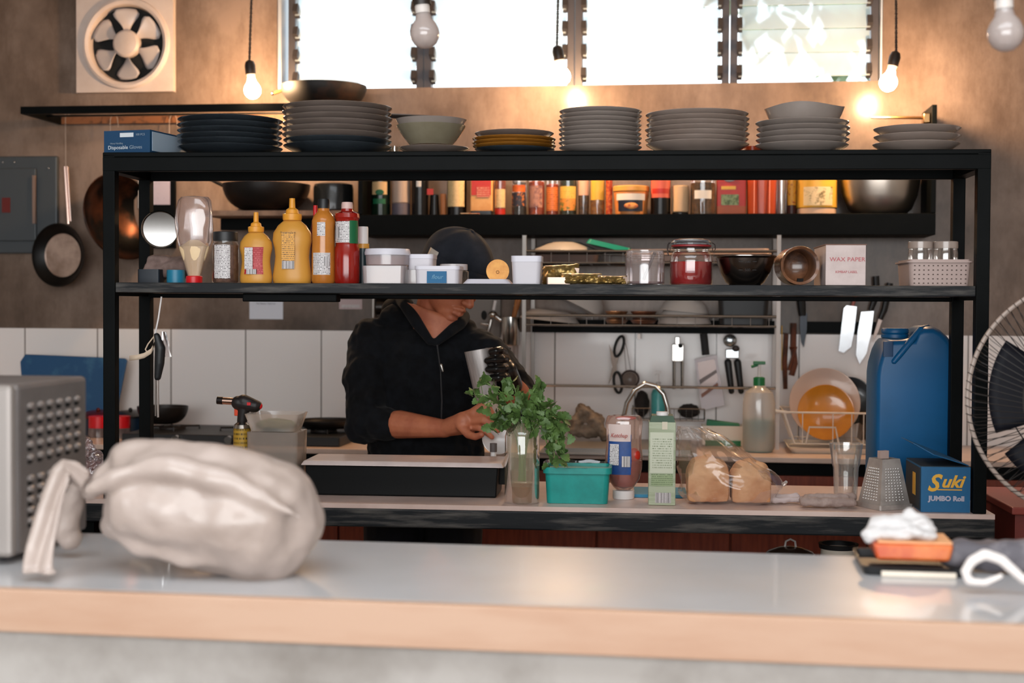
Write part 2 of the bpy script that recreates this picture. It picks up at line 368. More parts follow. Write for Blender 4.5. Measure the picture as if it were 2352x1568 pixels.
# fill lamps added at the assumed front and ceiling openings
area('added_front_fill', (-.1, YF-.2, 1.75), (R(82), 0, 0), 4.6, 1.9, 98, (1, .965, .93))
area('added_overhead_fill', (-.2, .65, ZC+.05), (0, 0, 0), 3.2, 1.6, 20, (.93, .97, 1))
SC.view_settings.view_transform = 'Standard'; SC.view_settings.look = 'None'; SC.view_settings.exposure = .42; SC.view_settings.gamma = 1
SC.view_settings.use_curve_mapping = False
SC.cycles.max_bounces = 8; SC.cycles.transparent_max_bounces = 24; SC.cycles.transmission_bounces = 6; SC.cycles.glossy_bounces = 4; SC.cycles.diffuse_bounces = 4
SC.cycles.caustics_reflective = False; SC.cycles.caustics_refractive = False; SC.cycles.sample_clamp_indirect = 6; SC.cycles.use_denoising = True
# ---------------------------------------------------------------- pendant bulbs
M_black = M('black_plastic', '17181a', .45); M_bulbon = M('lit_bulb', 'ffcf9c', .3, emit=560); M_bulboff = MG('opal_bulb_glass', 'e8dcd8', .8, .08, .75, 'd8ccc8')
M_cord = M('twisted_cord', '2a2422', .7); M_sock = M('brown_socket', '241c18', .4)
BULBS = []
def bulb(px, py, cx, cy0, off, tilt, lit, label, depth_=None, sz=1.0):
    p = WLp(px, py, off) if depth_ is None else CAM+ray(px, py)*depth_
    s = mpp(p); o = T('pendant_bulb', label, 'light bulb', p, YAW, 'bare bulbs hanging on twisted cords')
    mt = Matrix.Rotation(tilt, 4, 'Y')
    r = .031*sz; g = G(); g.lathe([(0, -r), (r*.4, -r*.92), (r*.75, -r*.66), (r*.95, -r*.3), (r, 0), (r*.96, r*.3), (r*.8, r*.68), (r*.55, r*1.0), (r*.45, r*1.4)], 24, m=mt)
    g.o('glass_bulb', M_bulbon if lit else M_bulboff, o)
    g = G(); g.lathe([(r*.5, r*1.4), (r*.5, r*2.0)], 16, m=mt); g.o('screw_collar', M('opal_collar', 'cfc6c0', .4), o)
    g = G(); g.lathe([(0, r*1.95), (r*.62, r*1.95), (r*.66, r*3.0), (r*.5, r*3.5), (r*.2, r*3.7), (0, r*3.7)], 16, m=mt); g.o('socket', M_sock, o)
    top = mt @ V((0, 0, r*3.6)); zt = ZC-p.z; n = 150; g = G()
    dx = (cx-px)*s
    for ph in (0, pi):
        pts = []
        for k in range(n+1):
            f = k/n; z = top.z+(zt-top.z)*f; x = top.x*(1-f)+dx*min(1, f*1.6)*.6*(1 if depth_ is None else 0)
            pts.append((x+.0035*cos(f*zt*330+ph), .0035*sin(f*zt*330+ph), z))
        g.tube(pts, .0026, 5)
    g.o('twisted_cord', M_cord, o)
    if lit: BULBS.append(p)
    return o
bulb(580, 208, 590, 0, .32, R(-6), True, 'lit bare bulb hanging beside the exhaust fan')
bulb(1291, 176, 1288, 0, .32, R(-10), True, 'lit bare bulb hanging against the middle window post')
bulb(2040, 190, 2050, 0, .32, R(14), True, 'lit bare bulb hanging at the window end above the bracket')
bulb(976, 78, 972, 0, 0, R(-6), False, 'unlit bulb hanging in front of the window post above the bowls', 3.0, 1.0)
bulb(2310, 78, 2318, 0, 0, R(-4), False, 'unlit bulb hanging highest near the wall corner', 2.35, .95)
# ================================================================ furniture
M_blk = M('black_painted_steel', '050707', .5, spec=.08, noise=(14, '090b0c', .4, .7))
M_blkwood = M('worn_black_wood', '15171a', .55, spec=.25, noise=(60, '57534f', .48, .74, (.1, 1, 1)), bump=(80, .3, .002))
M_top = M('pink_beige_laminate', 'cfb6ac', .35, noise=(5, 'b89e94', .4, .7), coat=.2)
M_steel = M('brushed_steel', '9a948f', .4, .8, noise=(40, '9a948f', .4, .7, (.1, 1, 1)))
M_chrome = M('chrome', 'b5b1ad', .16, 1)
M_white = M('white_plastic', 'd8d2d0', .4); M_cream = M('cream_plastic', 'd9cdbd', .45)
PW = .032
def rk(px, v, z): return RK(px, v, z)
def lc(p):                                   # world -> rack local
    d = V(p)-OR; return V((d.dot(XR), d.dot(YR), d.z))
uL, uR = lc(RK(255, 0, ZM)).x, lc(RK(2254, 0, ZM)).x
DV = .267; zrf = RKp(1253, 392).z
rack = T('shelf_rack', 'two tier black steel shelf rack standing on the long worktable', 'shelf rack', OR+V((0, 0, ZB)))
def L_(u, v, z): return (u, v, z-ZB)
for u in (uL, uR):
    for v in (0, DV):
        g = G(); g.bz(L_(u, v, ZB), (PW, PW, ZT-.004-ZB)); g.o('post', M_blk, rack, smooth=False, bevel=.002)
def board(z0, z1, v0, v1, name, mat, u0=uL-PW/2, u1=uR+PW/2, par=rack):
    g = G(); g.bz(L_((u0+u1)/2, (v0+v1)/2, z0), (u1-u0, v1-v0, z1-z0)); return g.o(name, mat, par, smooth=False, bevel=.002)
board(ZT-.012, ZT, -.016, DV+.016, 'top_shelf', M_blk)
board(zrf, ZT-.012, -.0165, .006, 'front_rail', M_blk); board(zrf, ZT-.012, DV-.006, DV+.0165, 'rear_rail', M_blk)
for u in (uL, uR):
    g = G(); g.bz(L_(u, DV/2, zrf), (PW, DV, ZT-.012-zrf)); g.o('side_rail', M_blk, rack, smooth=False)
z675 = RKp(1205, 676).z; z688 = RKp(1205, 688, DV).z
board(z675, ZM, -.012, DV+.012, 'middle_shelf', M_blkwood, uL+PW/2, uR-PW/2)
board(z688, z675-.0005, DV-.02, DV+.01, 'rear_rail', M_blk, uL+PW/2, uR-PW/2)
for u in (uL, uR):
    g = G(); g.bz(L_(u, DV/2, RKp(1205, 684).z), (.024, DV, .03)); g.o('side_rail', M_blk, rack, smooth=False)
ca, cb_ = lc(RK(560, .04, z675)).x, lc(RK(776, .04, z675)).x
g = G(); g.bz(L_((ca+cb_)/2, .05, RKp(670, 693, .05).z), (cb_-ca, .05, z675-RKp(670, 693, .05).z-.0005)); g.o('support_cleat', M_blk, rack, smooth=False, bevel=.003)
# worktable
tL, tR = lc(RK(150, -.02, ZB)).x, lc(RK(2285, -.02, ZB)).x
tv0, tv1 = -.022, .49
tab = T('worktable', 'long kitchen worktable with beige top and worn black wooden edge', 'table', OR)
def tb(u0, u1, v0, v1, z0, z1, name, mat, **k):
    g = G(); g.bz(((u0+u1)/2, (v0+v1)/2, z0), (u1-u0, v1-v0, z1-z0)); return g.o(name, mat, tab, smooth=False, **k)
tb(tL, tR, tv0, tv1, ZB-.012, ZB, 'tabletop', M_top)
za = RKp(1500, 1222, -.022).z
tb(tL, tR, tv0-.004, tv0+.028, za, ZB-.0125, 'front_apron', M_blkwood, bevel=.004); tb(tL, tR, tv1-.03, tv1, za, ZB-.0125, 'rear_apron', M_blk)
for u in (tL+.04, tR-.04):
    for v in (tv0+.035, tv1-.04): tb(u-.035, u+.035, v-.03, v+.03, 0, za if v < .1 else za, 'leg', M_blk)
tb(tR-.26, tR-.001, tv0+.03, tv0+.06, za-.12, ZB-.013, 'corner_panel', M_blk)
tb(tL, tR, tv0+.06, tv1-.05, .38, .4, 'lower_shelf', M_blkwood)
# back counter along the wall
ZK = WLp(1800, 1015, .01).z; fo = YW-Zp(1800, 1050, ZK).y
M_wood = M('red_brown_wood', '8a3f28', .5, noise=(9, '6e2c1c', .35, .7, (8, 8, .7)), coat=.15)
M_ctop = M('beige_counter_slab', 'cdb4a6', .35, noise=(6, 'b89f90', .4, .7), coat=.2)
kc = T('back_counter', 'back counter with beige slab and red brown cabinets under the white tiles', 'counter', (0, YW-.012, 0), 0)
KX0, KX1 = -3.6, XRt-.02
def kb(x0, x1, y0, y1, z0, z1, name, mat, **k):
    g = G(); g.bz(((x0+x1)/2, -(y0+y1)/2, z0), (x1-x0, y1-y0, z1-z0)); return g.o(name, mat, kc, smooth=False, **k)
zl = WLp(1800, 1063, fo).z; zo = WLp(1800, 1092, fo-.03).z
kb(KX0, KX1, 0, fo-.012, zl, ZK, 'counter_slab', M_ctop, bevel=.003)
kb(KX0, KX1, 0, fo-.06, zo, zl-.0005, 'black_band', M_blk)  # black band set back under the slab
kb(KX0, KX1, 0, fo-.04, .1, zo-.0005, 'cabinet_body', M_wood)
x = KX0+.02; i = 0
while x < KX1-.5:
    kb(x, x+.455, fo-.0395, fo-.022, .13, zo-.05, 'cabinet_door', M_wood, bevel=.003)
    x += .462; i += 1
kb(KX0, KX1, 0, fo-.09, 0, .1, 'plinth', M_blk)
# bar counter in front
ZF = 1.0
P0 = Zp(0, 1352, ZF); P1 = Zp(2352, 1437, ZF); Q0 = Zp(800, 1240, ZF); Q1 = Zp(2352, 1291, ZF)
aF = atan2((P1-P0).y, (P1-P0).x); fx = V((cos(aF), sin(aF), 0)); fy = V((-sin(aF), cos(aF), 0)); OFc = P0+(P1-P0)*.5; OFc.z = 0
fd = ((Q0-OFc).dot(fy)+(Q1-OFc).dot(fy))/2
M_pale = M('greyish_white_laminate', 'c0bfc1', .34, noise=(3, 'b4b2b2', .4, .7), coat=.5)
M_pine = M('pine_edge', 'b5937c', .45, noise=(3.2, 'a0755a', .45, .8, (.5, 3, 3)), coat=.2)
M_plas = M('rough_plaster', 'a8a29d', .8, noise=(5, '8c857f', .4, .65), bump=(9, .3, .02))
bar = T('bar_counter', 'foreground serving counter with pale top and pine front edge', 'counter', OFc, aF)
def fb(x0, x1, y0, y1, z0, z1, name, mat, **k):
    g = G(); g.bz(((x0+x1)/2, (y0+y1)/2, z0), (x1-x0, y1-y0, z1-z0)); return g.o(name, mat, bar, smooth=False, **k)
zfe = onplane(1176, 1499, OFc, fy).z
fb(-1.7, 1.7, .02, fd, ZF-.03, ZF, 'countertop', M_pale); fb(-1.7, 1.7, 0, .0195, zfe, ZF, 'pine_edge', M_pine, bevel=.003)
fb(-1.7, 1.7, .03, fd-.06, 0, ZF-.0305, 'counter_base', M_plas)
def FC(px, v):                               # point on the bar counter top
    return along(px, OFc+fy*v+V((0, 0, ZF)), fx)
# pan shelf on the wall (open frame)
M_rust = M('rusty_pipe', '7a4e30', .6, noise=(30, '2a1d16', .5, .7))
o1 = .33; pL, pR = WL(47, o1, 2), WL(822, o1, 2)
zt_ = WLp(400, 240, o1).z; zb_ = WLp(400, 257, o1).z
ps = T('pan_shelf', 'open black frame pan shelf bracketed on the wall under the exhaust fan', 'shelf', (0, YW, zt_), 0)
def pb(x0, x1, y0, y1, z0, z1, name, mat, par=ps, zo_=None, **k):
    zz = zt_ if zo_ is None else zo_
    g = G(); g.bz(((x0+x1)/2, -(y0+y1)/2, z0-zz), (x1-x0, abs(y1-y0), z1-z0)); return g.o(name, mat, par, smooth=False, **k)
pb(pL.x, pR.x, o1-.02, o1, zb_, zt_, 'front_bar', M_blk)
for x in (pL.x, pR.x-.02): pb(x, x+.02, .002, o1-.02, zb_, zt_, 'end_bar', M_blk)
pb(pL.x, pR.x, .002, .02, zb_, zt_, 'wall_bar', M_rust)
for f in (.45,): pb(pL.x, pR.x, o1*f-.006, o1*f+.006, zb_+.012, zb_+.018, 'cross_slat', M_blk)
# spice shelf
o2 = .24; sL = WLp(822, 450, o2).x; sR = WLp(2150, 450, o2).x; zsf = WLp(1176, 492, o2).z; zsb = WLp(1176, 540, o2).z; zst = WLp(2155, 240, o2).z
ss = T('spice_shelf', 'long black box shelf on the wall holding spices and bottles', 'shelf', (0, YW, zsb), 0)
q = dict(par=ss, zo_=zsb, bevel=.002)
pb(sL, sR, .002, o2, zsb, zsf, 'shelf_board', M_blk, **q)
pb(sR-.018, sR, .002, o2, zsf+.0005, zst, 'side_panel', M_blk, **q); pb(sL, sL+.018, .002, o2, zsf+.0005, zst, 'side_panel', M_blk, **q)
# steel dish rack standing on the counter
dr = T('wire_dish_rack', 'tall steel dish rack standing on the back counter under the spice shelf', 'dish rack', (0, YW, ZK), 0)
dv0, dv1 = .03, .31; dL = WLp(1204, 700, dv1).x; dR = WLp(1788, 700, dv1).x; zdt = min(WLp(1204, 535, dv1).z, zsb-.004)-ZK
M_wst = M('whitish_steel', '9c928c', .45, .2)
for x, y in ((dL, dv0), (dL, dv1), (dR, dv0), (dR, dv1)):
    g = G(); g.bz((x, -y, 0), (.014, .014, zdt)); g.o('post', M('white_post', 'cdc6c2', .5) if x == dR else M_steel, dr, smooth=False)
def rail(pts, r, name, mat=M_chrome, par=dr): g = G(); g.tube(pts, r, 8); return g.o(name, mat, par)
for (yt, yb_) in ((577, 604), (726, 748)):
    z1 = WLp(1500, yt, dv1).z-ZK; z2 = WLp(1500, yb_, dv1).z-ZK
    for y in (dv0, dv1):
        rail([(dL, -y, z1), (dR, -y, z1)], .0055, 'shelf_rail'); rail([(dL, -y, z2), (dR, -y, z2)], .004, 'shelf_rail')
    g = G()
    for k in range(14):
        x = dL+(dR-dL)*(k+.5)/14; g.tube([(x, -dv1, z1), (x, -dv1, z2), (x, -dv0, z2), (x, -dv0, z1)], .0013, 5)
    g.o('wire_basket', M_steel, dr)
    if yt > 700: ZD2 = z2+ZK+.0062; g = G(); g.bz(((dL+dR)/2, -.05, WLp(1500, 765, .05).z-ZK), (dR-dL, .02, .05)); g.o('hook_rail', M_blk, dr, smooth=False)
    else: ZD1 = z2+ZK+.0062
zr = WLp(1500, 888, dv1-.02).z-ZK; rail([(dL, -dv1+.02, zr), (dR, -dv1+.02, zr)], .005, 'towel_rail')
ZHK = WLp(1500, 766, .05).z
# ================================================================ plates and bowls on the top shelf
def ceram(name, c, c2): return M(name, c, .22, noise=(6, c2, .35, .7), coat=.35)
M_pd = ceram('dark_slate_glaze', '33393e', '262b30'); M_pg = ceram('grey_brown_glaze', '7a6d66', '6a5e57'); M_pw = ceram('grey_white_glaze', '968b84', '867b74')
M_py = ceram('ochre_glaze', 'a06a28', '7a4c16'); M_pb = ceram('stone_bowl_glaze', '857d6a', '6f6754'); M_pc = ceram('warm_white_glaze', '9a8b82', '8a7a70')
def plate_mesh(r, h, name, mat, th=.004, foot=.55, lip=.004, n=2):
    g = G(); f = r*foot
    pr = [(0, .002), (f-.006, .002), (f-.004, 0), (f, 0), (f+.003, .003), (r*.8, h*.42), (r-.003, h-lip), (r, h-.001), (r-.001, h), (r-.006, h-lip*.3), (r*.8, h*.42+th), (f, .003+th), (0, .003+th)]
    g.lathe(pr, 56, n=n); return g.o(name, mat)
ORD = ['topmost', 'second from the top', 'third from the top', 'fourth from the top', 'fifth from the top', 'sixth from the top', 'seventh from the top', 'eighth from the top', 'ninth from the top', 'lowest']
def stack(px0, px1, pytop, rows, desc, v=.135, name='plate', group=None):
    """rows from the bottom: (count, mat, r_px, h_m, pitch_m or None, word)"""
    c = RK((px0+px1)/2, v, ZT); s = mpp(c); zt = RKp((px0+px1)/2, pytop, v).z; H_ = zt-ZT; n = sum(r[0] for r in rows)
    free = H_-sum(r[3]*(1 if r[0] else 0) for r in rows[-1:]); z = ZT+.0005; k = 0
    fixed = sum((r[4] or 0)*r[0] for r in rows); nfree = sum(r[0] for r in rows if r[4] is None)-(1 if rows[-1][4] is None else 0)
    for ri, (cnt, mat, rp, h, pitch, word) in enumerate(rows):
        proto = None; r = rp*s
        for i in range(cnt):
            k += 1; idx = n-k; lab = '%s %s, %s' % (word, name, desc % ('lowest' if idx == n-1 else ORD[idx]))
            j = V((random.uniform(-.002, .002), random.uniform(-.002, .002), 0)); p = V((c.x, c.y, z))+j
            ti = (random.uniform(-.004, .004), random.uniform(-.004, .004), random.random()*6)
            if proto is None: proto = plate_mesh(r, h, name, mat); place(proto, p, rot=ti); tag(proto, lab, name, group); ob = proto
            else: ob = proto.copy(); COL.objects.link(ob); ob.location = p; ob.rotation_euler = ti; ob['label'] = lab
            z += pitch if pitch is not None else max((H_-rows[-1][3]-sum(0 for _ in ())-fixed+(rows[-1][4] or 0)*(0))/max(nfree, 1), .004)
    return c
stack(410, 646, 277, [(6, M_pd, 119, .026, None, 'dark slate')], '%s of the stack beside the blue glove box', group='stack of dark slate plates')
stack(651, 899, 248, [(2, M_pd, 124, .03, None, 'dark grey'), (6, M_pg, 125, .03, None, 'grey brown')], '%s of the tall broad stack before the lit bulb', .142, group='broad grey brown plates')
stack(1086, 1276, 298, [(1, M_pd, 92, .018, .0105, 'dark'), (3, M_py, 96, .016, .009, 'ochre yellow'), (1, M_pg, 91, .022, None, 'grey topped')], '%s of the low stack with yellow plates', .12, group='low stack of yellow plates')
stack(1281, 1474, 257, [(9, M_pw, 95, .022, None, 'pale grey')], '%s of the tall stack below the wall glare', .12, group='tall stack of pale plates')
stack(1479, 1722, 264, [(7, M_pc, 118, .03, None, 'warm white')], '%s of the deep straight sided stack', .135, group='deep straight sided plates')
cs = stack(1736, 1949, 283, [(5, M_pw, 106, .026, None, 'shiny white')], '%s of the stack carrying a wavy bowl', .125, group='shiny plates under the wavy bowl')
stack(2004, 2205, 296, [(3, M_pc, 98, .027, None, 'beige')], '%s of the short end stack near the rack corner', .12, group='short end stack')
def bowl_mesh(r, h, name, mat, f=.5, wav=0, ridg=0, n=2):
    g = G(); pr = [(0, .003), (r*f-.004, .003), (r*f-.003, 0), (r*f, 0)]
    for k in range(1, 13):
        t = k/12; rr = r*(f+(1-f)*t**.8); pr.append((rr*(1+(ridg*.008 if k % 2 else 0)), .002+(h-.002)*t))
    pr += [(r-.003, h)]+[(r*(f+(1-f)*(1-k/8)**.8)-.0045, .006+(h-.006)*(1-k/8)) for k in range(1, 9)]+[(0, .006)]
    g.lathe(pr, 56, n=n)
    if wav:
        for v in g.bm.verts: v.co.z += wav*(v.co.z/h)**3*sin(3*atan2(v.co.y, v.co.x)+.7)
    return g.o(name, mat)
# wavy bowl on the shiny stack
z = RKp(1845, 286, .125).z; c = RK(1846, .125, ZT); s = mpp(c)
b = bowl_mesh(91*s, (286-250)*s, 'bowl', M_pw, .82, .004); place(b, V((c.x, c.y, z+.002))); tag(b, 'wavy rimmed white bowl topping the shiny plate stack', 'bowl')
# two nested bowls over a saucer
c = RK(990, .12, ZT); s = mpp(c); sp_ = plate_mesh(81*s, .022, 'saucer', M_pg); place(sp_, RK(997, .12, ZT)+V((0, 0, .0005))); tag(sp_, 'grey saucer under the two nested stone bowls', 'saucer')
zb1 = RKp(987, 334, .12).z; b = bowl_mesh(80*s, (334-290)*s, 'bowl', M_pb, .6, 0, 1); place(b, V((c.x, c.y, zb1))); tag(b, 'ribbed stone coloured bowl, lower of the nested pair', 'bowl', 'nested stone bowls')
b = bowl_mesh(82*s, (334-288)*s, 'bowl', M_pw, .6); place(b, V((c.x, c.y, zb1+.0135))); tag(b, 'smooth whitish bowl, upper of the nested pair', 'bowl', 'nested stone bowls')
# glove box
c0, c1 = RK(233, .03, ZT), RK(350, .03, ZT); s = mpp(c0); w = (c1-c0).length; h = 54*s
M_blue = M('dark_blue_card', '0c3a5c', .5); M_blit = M('pale_card_side', '9fb0c0', .5)
bx = T('glove_box', 'dark blue box of disposable gloves on the top shelf end', 'box', (c0+c1)/2+V((0, 0, .0005)), RZ-R(12))
g = G(); g.bz((0, .11, 0), (w, .22, h)); g.o('carton', M_blue, bx, smooth=False)

g = G(); g.box((0, 0, 0), (.0012, .2, h-.012)); g.o('side_panel', M_blit, bx, smooth=False, loc=(w/2+.0008, .11, h/2+.002))
M_whp = M('white_print', 'c9d0d6', .5); M_grp = M('grey_print', '8798a6', .5)
txt(bx, 'Disposable', .0135, (.004, -.0012, .017), M_whp, align='RIGHT'); txt(bx, 'Gloves', .0135, (.008, -.0012, .017), M_grp, align='LEFT'); txt(bx, 'Heavy Handling', .006, (-.03, -.0012, .028), M_grp); txt(bx, '100 PCS', .008, (.04, -.0012, h-.012), M_grp)
flat(bx, .04, .011, (.0, -.0008, h-.012), M_whp, 'brand_patch')
# small things peeping between the stacks
M_or = M('translucent_orange', 'd9562c', .3, spec=.4, noise=(5, 'c34a24', .4, .7), trans=.35)
def cup_mesh(r, h, name, mat, t=1.15, wall=.002):
    g = G(); g.lathe([(0, 0), (r, 0), (r*t, h), (r*t-wall, h), (r-wall, wall), (0, wall)], 28); return g.o(name, mat)
c = RK(1728, .23, ZT); o = cup_mesh(.02, .035, 'orange_cup', M_or, 1.05); place(o, c); tag(o, 'small orange cup between two plate stacks', 'cup')
M_glass = MG('clear_glass', 'f0f2f0', 1.1, .02); c = RK(906, .235, ZT); o = cup_mesh(.016, .04, 'shot_glass', M_glass, 1.05); place(o, c); tag(o, 'tiny clear glass behind the nested bowls', 'glass')
# ================================================================ middle shelf
M_lab = MPrint('white_fine_print', 'cfc9c9', '3a3535', rowh=.0042); M_labr = MPrint('red_label_print', 'a01a22', 'd06a6a', rowh=.005, dens=.45)
M_laby = MPrint('yellow_print', 'd99a3a', '3a2a18', rowh=.005, dens=.5); M_bar = Mbar('bar_code')
M_must = M('mustard_yellow', 'c48c3c', .35, spec=.4, sss=.0, noise=(4, 'c58a34', .4, .7)); M_red = M('red_plastic', 'c3141c', .35)
def K(px, v): return RK(px, v, ZM+.0006)
def zs(py, v, px=1200): return RKp(px, py, v).z-ZM
# mustard bottles
def mustard(px, wpx, pyt, v, label, big):
    c = K(px, v); s = mpp(c); W = wpx*s/2; H_ = zs(pyt, v, px); o = T('mustard_bottle', label, 'bottle', c, group='yellow mustard bottles')
    hb = H_*(.74 if big else .72); g = G()
    pf = [(0, 0), (.93, 0), (.97, .03), (.99, .12), (.9, .3), (.86, .42), (.9, .55), (1, .68), (.96, .8), (.72, .92), (.42, 1), (.36, 1.03), (0, 1.03)]
    g.lathe([(W*a, hb*b) for a, b in pf], 36, sq=(1, .62)); g.o('bottle_body', M_must, o)
    g = G(); g.lathe([(0, hb*1.0), (W*.46, hb*1.0), (W*.48, hb*1.04), (W*.48, hb*1.1), (W*.34, hb*1.11), (W*.3, hb*1.17), (W*.16, hb*1.2), (W*.14, H_), (0, H_)], 28); g.o('squeeze_cap', M('mustard_cap', 'd8922c', .4), o)
    if not big:
        g = G(); sh = [(-.55, .22), (.55, .24), (.5, .42), (.6, .66), (.5, .72), (-.5, .72), (-.6, .66), (-.5, .42)]
        def fr(x, z): return -(sqrt(max(1-(x/1.0)**2, 0))*W*.62*(.86 if .3 < z < .6 else .95))-.0015
        g.lathe([(W*1.012, hb*.17), (W*.94, hb*.3), (W*.9, hb*.42), (W*.94, hb*.55), (W*1.03, hb*.7)], 20, sq=(1, .63), a0=-pi/2-.62, a1=-pi/2+.62); g.o('red_label', M_labr, o)
        flat(o, W*.5, hb*.42, (-W*.28, -W*.66, hb*.48), M_lab, 'nutrition_panel'); flat(o, W*.62, hb*.1, (-W*.1, -W*.68, hb*.22), M_bar, 'bar_code')
    else:
        flat(o, W*.66, hb*.46, (-W*.05, -W*.66, hb*.58), M_laby, 'nutrition_panel'); flat(o, W*.62, hb*.13, (-W*.05, -W*.655, hb*.29), M_bar, 'bar_code')
        txt(o, 'Nutrition Facts', .0065, (-W*.05, -W*.67, hb*.8), M('brown_ink', '3a2414', .5))
    return o
mustard(588, 76, 488, .05, 'smaller mustard bottle with red label on the middle shelf', 0)
mustard(671, 91, 456, .06, 'larger plain yellow mustard bottle on the middle shelf', 1)
# clear piping bag of mayonnaise, upside down
c = K(446, .055); s = mpp(c); H_ = zs(450, .055, 446)
o = T('squeeze_bag', 'clear plastic squeeze bag half full of cream sauce, standing on its red cap', 'squeeze bag', c)
g = G(); g.lathe([(0, 0), (.021, 0), (.0215, .016), (.019, .018), (0, .018)], 28); g.o('red_cap', M_red, o)
bagp = [(.017, .017), (.025, .045), (.038, .085), (.046, .11), (.05, .14), (.051, .165), (.048, .19), (.044, H_-.012), (.036, H_-.003), (.004, H_)]
g = G(); g.lathe(bagp, 40, sq=(1, .5), wob=lambda a, z: 1+.035*sin(5*a+z*60)*min(z*12, 1)*(z > .08)); g.o('bag_film', MG('bag_film', 'faf6f6', 1.1, .1, .16, 'd0c4c8'), o)
g = G(); g.lathe([(0, .018), (.0155, .018), (.0245, .046), (.0385, .085), (.0405, .095), (.03, .1), (.012, .112), (0, .108)], 36, sq=(1, .5)); g.o('cream_sauce', M('cream_sauce', 'e6c89e', .4), o)
# spice jar with black lid
def jar(px, wpx, pyt, v, name, label, bodym, lidm, labm=None, cat='jar', group=None, lidh=.18, fill=None, base=None, sq=(1, 1), lw=.75, neck=.86, labz=(.12, .78), z0=None, H_=None, capn='lid', a=0):
    c = K(px, v) if base is None else base; s = mpp(c); W = wpx*s/2; H_ = H_ or zs(pyt, v, px)
    o = T(name, label, cat, c, group=group); hb = H_*(1-lidh)
    g = G(); g.lathe([(0, 0), (W*.93, 0), (W, H_*.03), (W, hb*.86), (W*.97, hb*.92), (W*neck, hb*.98), (W*neck, hb)], 36, sq=sq); g.o('jar_body', bodym, o)
    if fill: g = G(); g.lathe([(0, .002), (W*.9, .002), (W*.94, H_*.05), (W*.94, hb*fill[1]), (0, hb*fill[1])], 30, sq=sq); g.o('contents', fill[0], o)
    if lidm: g = G(); g.lathe([(0, hb), (W*(neck+.05), hb), (W*(neck+.06), hb+H_*lidh*.2), (W*(neck+.05), H_*.99), (W*neck, H_), (0, H_)], 36, sq=sq); g.o(capn, lidm, o)
    if labm: wrap(o, W*1.004, hb*labz[0], hb*labz[1], lw, labm, sq=sq, a=a)
    return o
M_jarg = MG('jar_glass', 'faf8f6', 1.0, .03, .02)
jar(518, 62, 533, .05, 'spice_jar', 'brown spice jar with black lid and white printed label', M_jarg, M_black, M_lab, fill=(M('brown_spice', '7a5646', .8, noise=(60, '5a3a2c', .4, .6)), .9), lw=.62, labz=(.1, .9))
# sauce bottles
def sauce(px, wpx, pyt, v, label, bm_, cm, prof, cap, group=None, name='sauce_bottle'):
    c = K(px, v); s = mpp(c); W = wpx*s/2; H_ = zs(pyt, v, px); o = T(name, label, 'bottle', c, group=group)
    g = G(); g.lathe([(W*a, H_*b) for a, b in prof], 32); g.o('bottle_body', bm_, o)
    g = G(); g.lathe([(0, H_*cap[1]), (W*cap[0], H_*cap[1]), (W*cap[0], H_*.97), (W*cap[0]*.92, H_), (0, H_)], 24); g.o('bottle_cap', cm, o)
    return o, W, H_
o, W, H_ = sauce(743, 54, 458, .05, 'tall amber sauce bottle with black cap and white labels', M('amber_sauce', 'b8732c', .18, spec=.6, noise=(9, 'a05f22', .4, .7)), M_black, [(0, 0), (.93, 0), (1, .03), (1, .3), (.95, .5), (.96, .68), (1, .74), (.85, .8), (.5, .86), (.48, .9), (0, .9)], (.5, .89))
wrap(o, W, H_*.1, H_*.36, .8, M_lab, 'back_label'); wrap(o, W, H_*.56, H_*.72, .35, M_lab, 'neck_label'); flat(o, W*.5, H_*.11, (W*.45, -W*.98, H_*.26), M_bar, 'bar_code')
o, W, H_ = sauce(797, 58, 465, .055, 'red chili sauce bottle with pale pink cap', M('red_sauce', '8e1c14', .12, spec=.7, noise=(9, '731109', .4, .7)), M('pale_pink_cap', 'c9a9a2', .4), [(0, 0), (.95, 0), (1, .03), (1, .42), (.9, .47), (.88, .52), (.9, .78), (1, .81), (.95, .86), (.5, .89), (.46, .92), (0, .92)], (.46, .9))
wrap(o, W*.93, H_*.5, H_*.76, .75, M_lab, 'white_label', a=-.35); wrap(o, W*.94, H_*.49, H_*.77, .45, M('green_label', '0c5a34', .5), 'green_label', a=.85); flat(o, W*.35, H_*.14, (-W*.62, -W*.8, H_*.62), M_bar, 'bar_code', rot=(0, 0, -.5))
o, W, H_ = sauce(833, 30, 521, .12, 'dark squeeze bottle with white top half hidden behind the chili sauce', M('dark_label_body', '1c3138', .35), M_white, [(0, 0), (1, 0), (1, .65), (.98, .7), (0, .7)], (.85, .7))
wrap(o, W, H_*.62, H_*.7, 1.4, M_must, 'yellow_band')
o, W, H_ = sauce(724, 22, 472, .13, 'slim red capped bottle hidden behind the amber sauce', M('dark_red_body', '5c1210', .3), M_red, [(0, 0), (1, 0), (1, .7), (.5, .85), (0, .85)], (.45, .8))
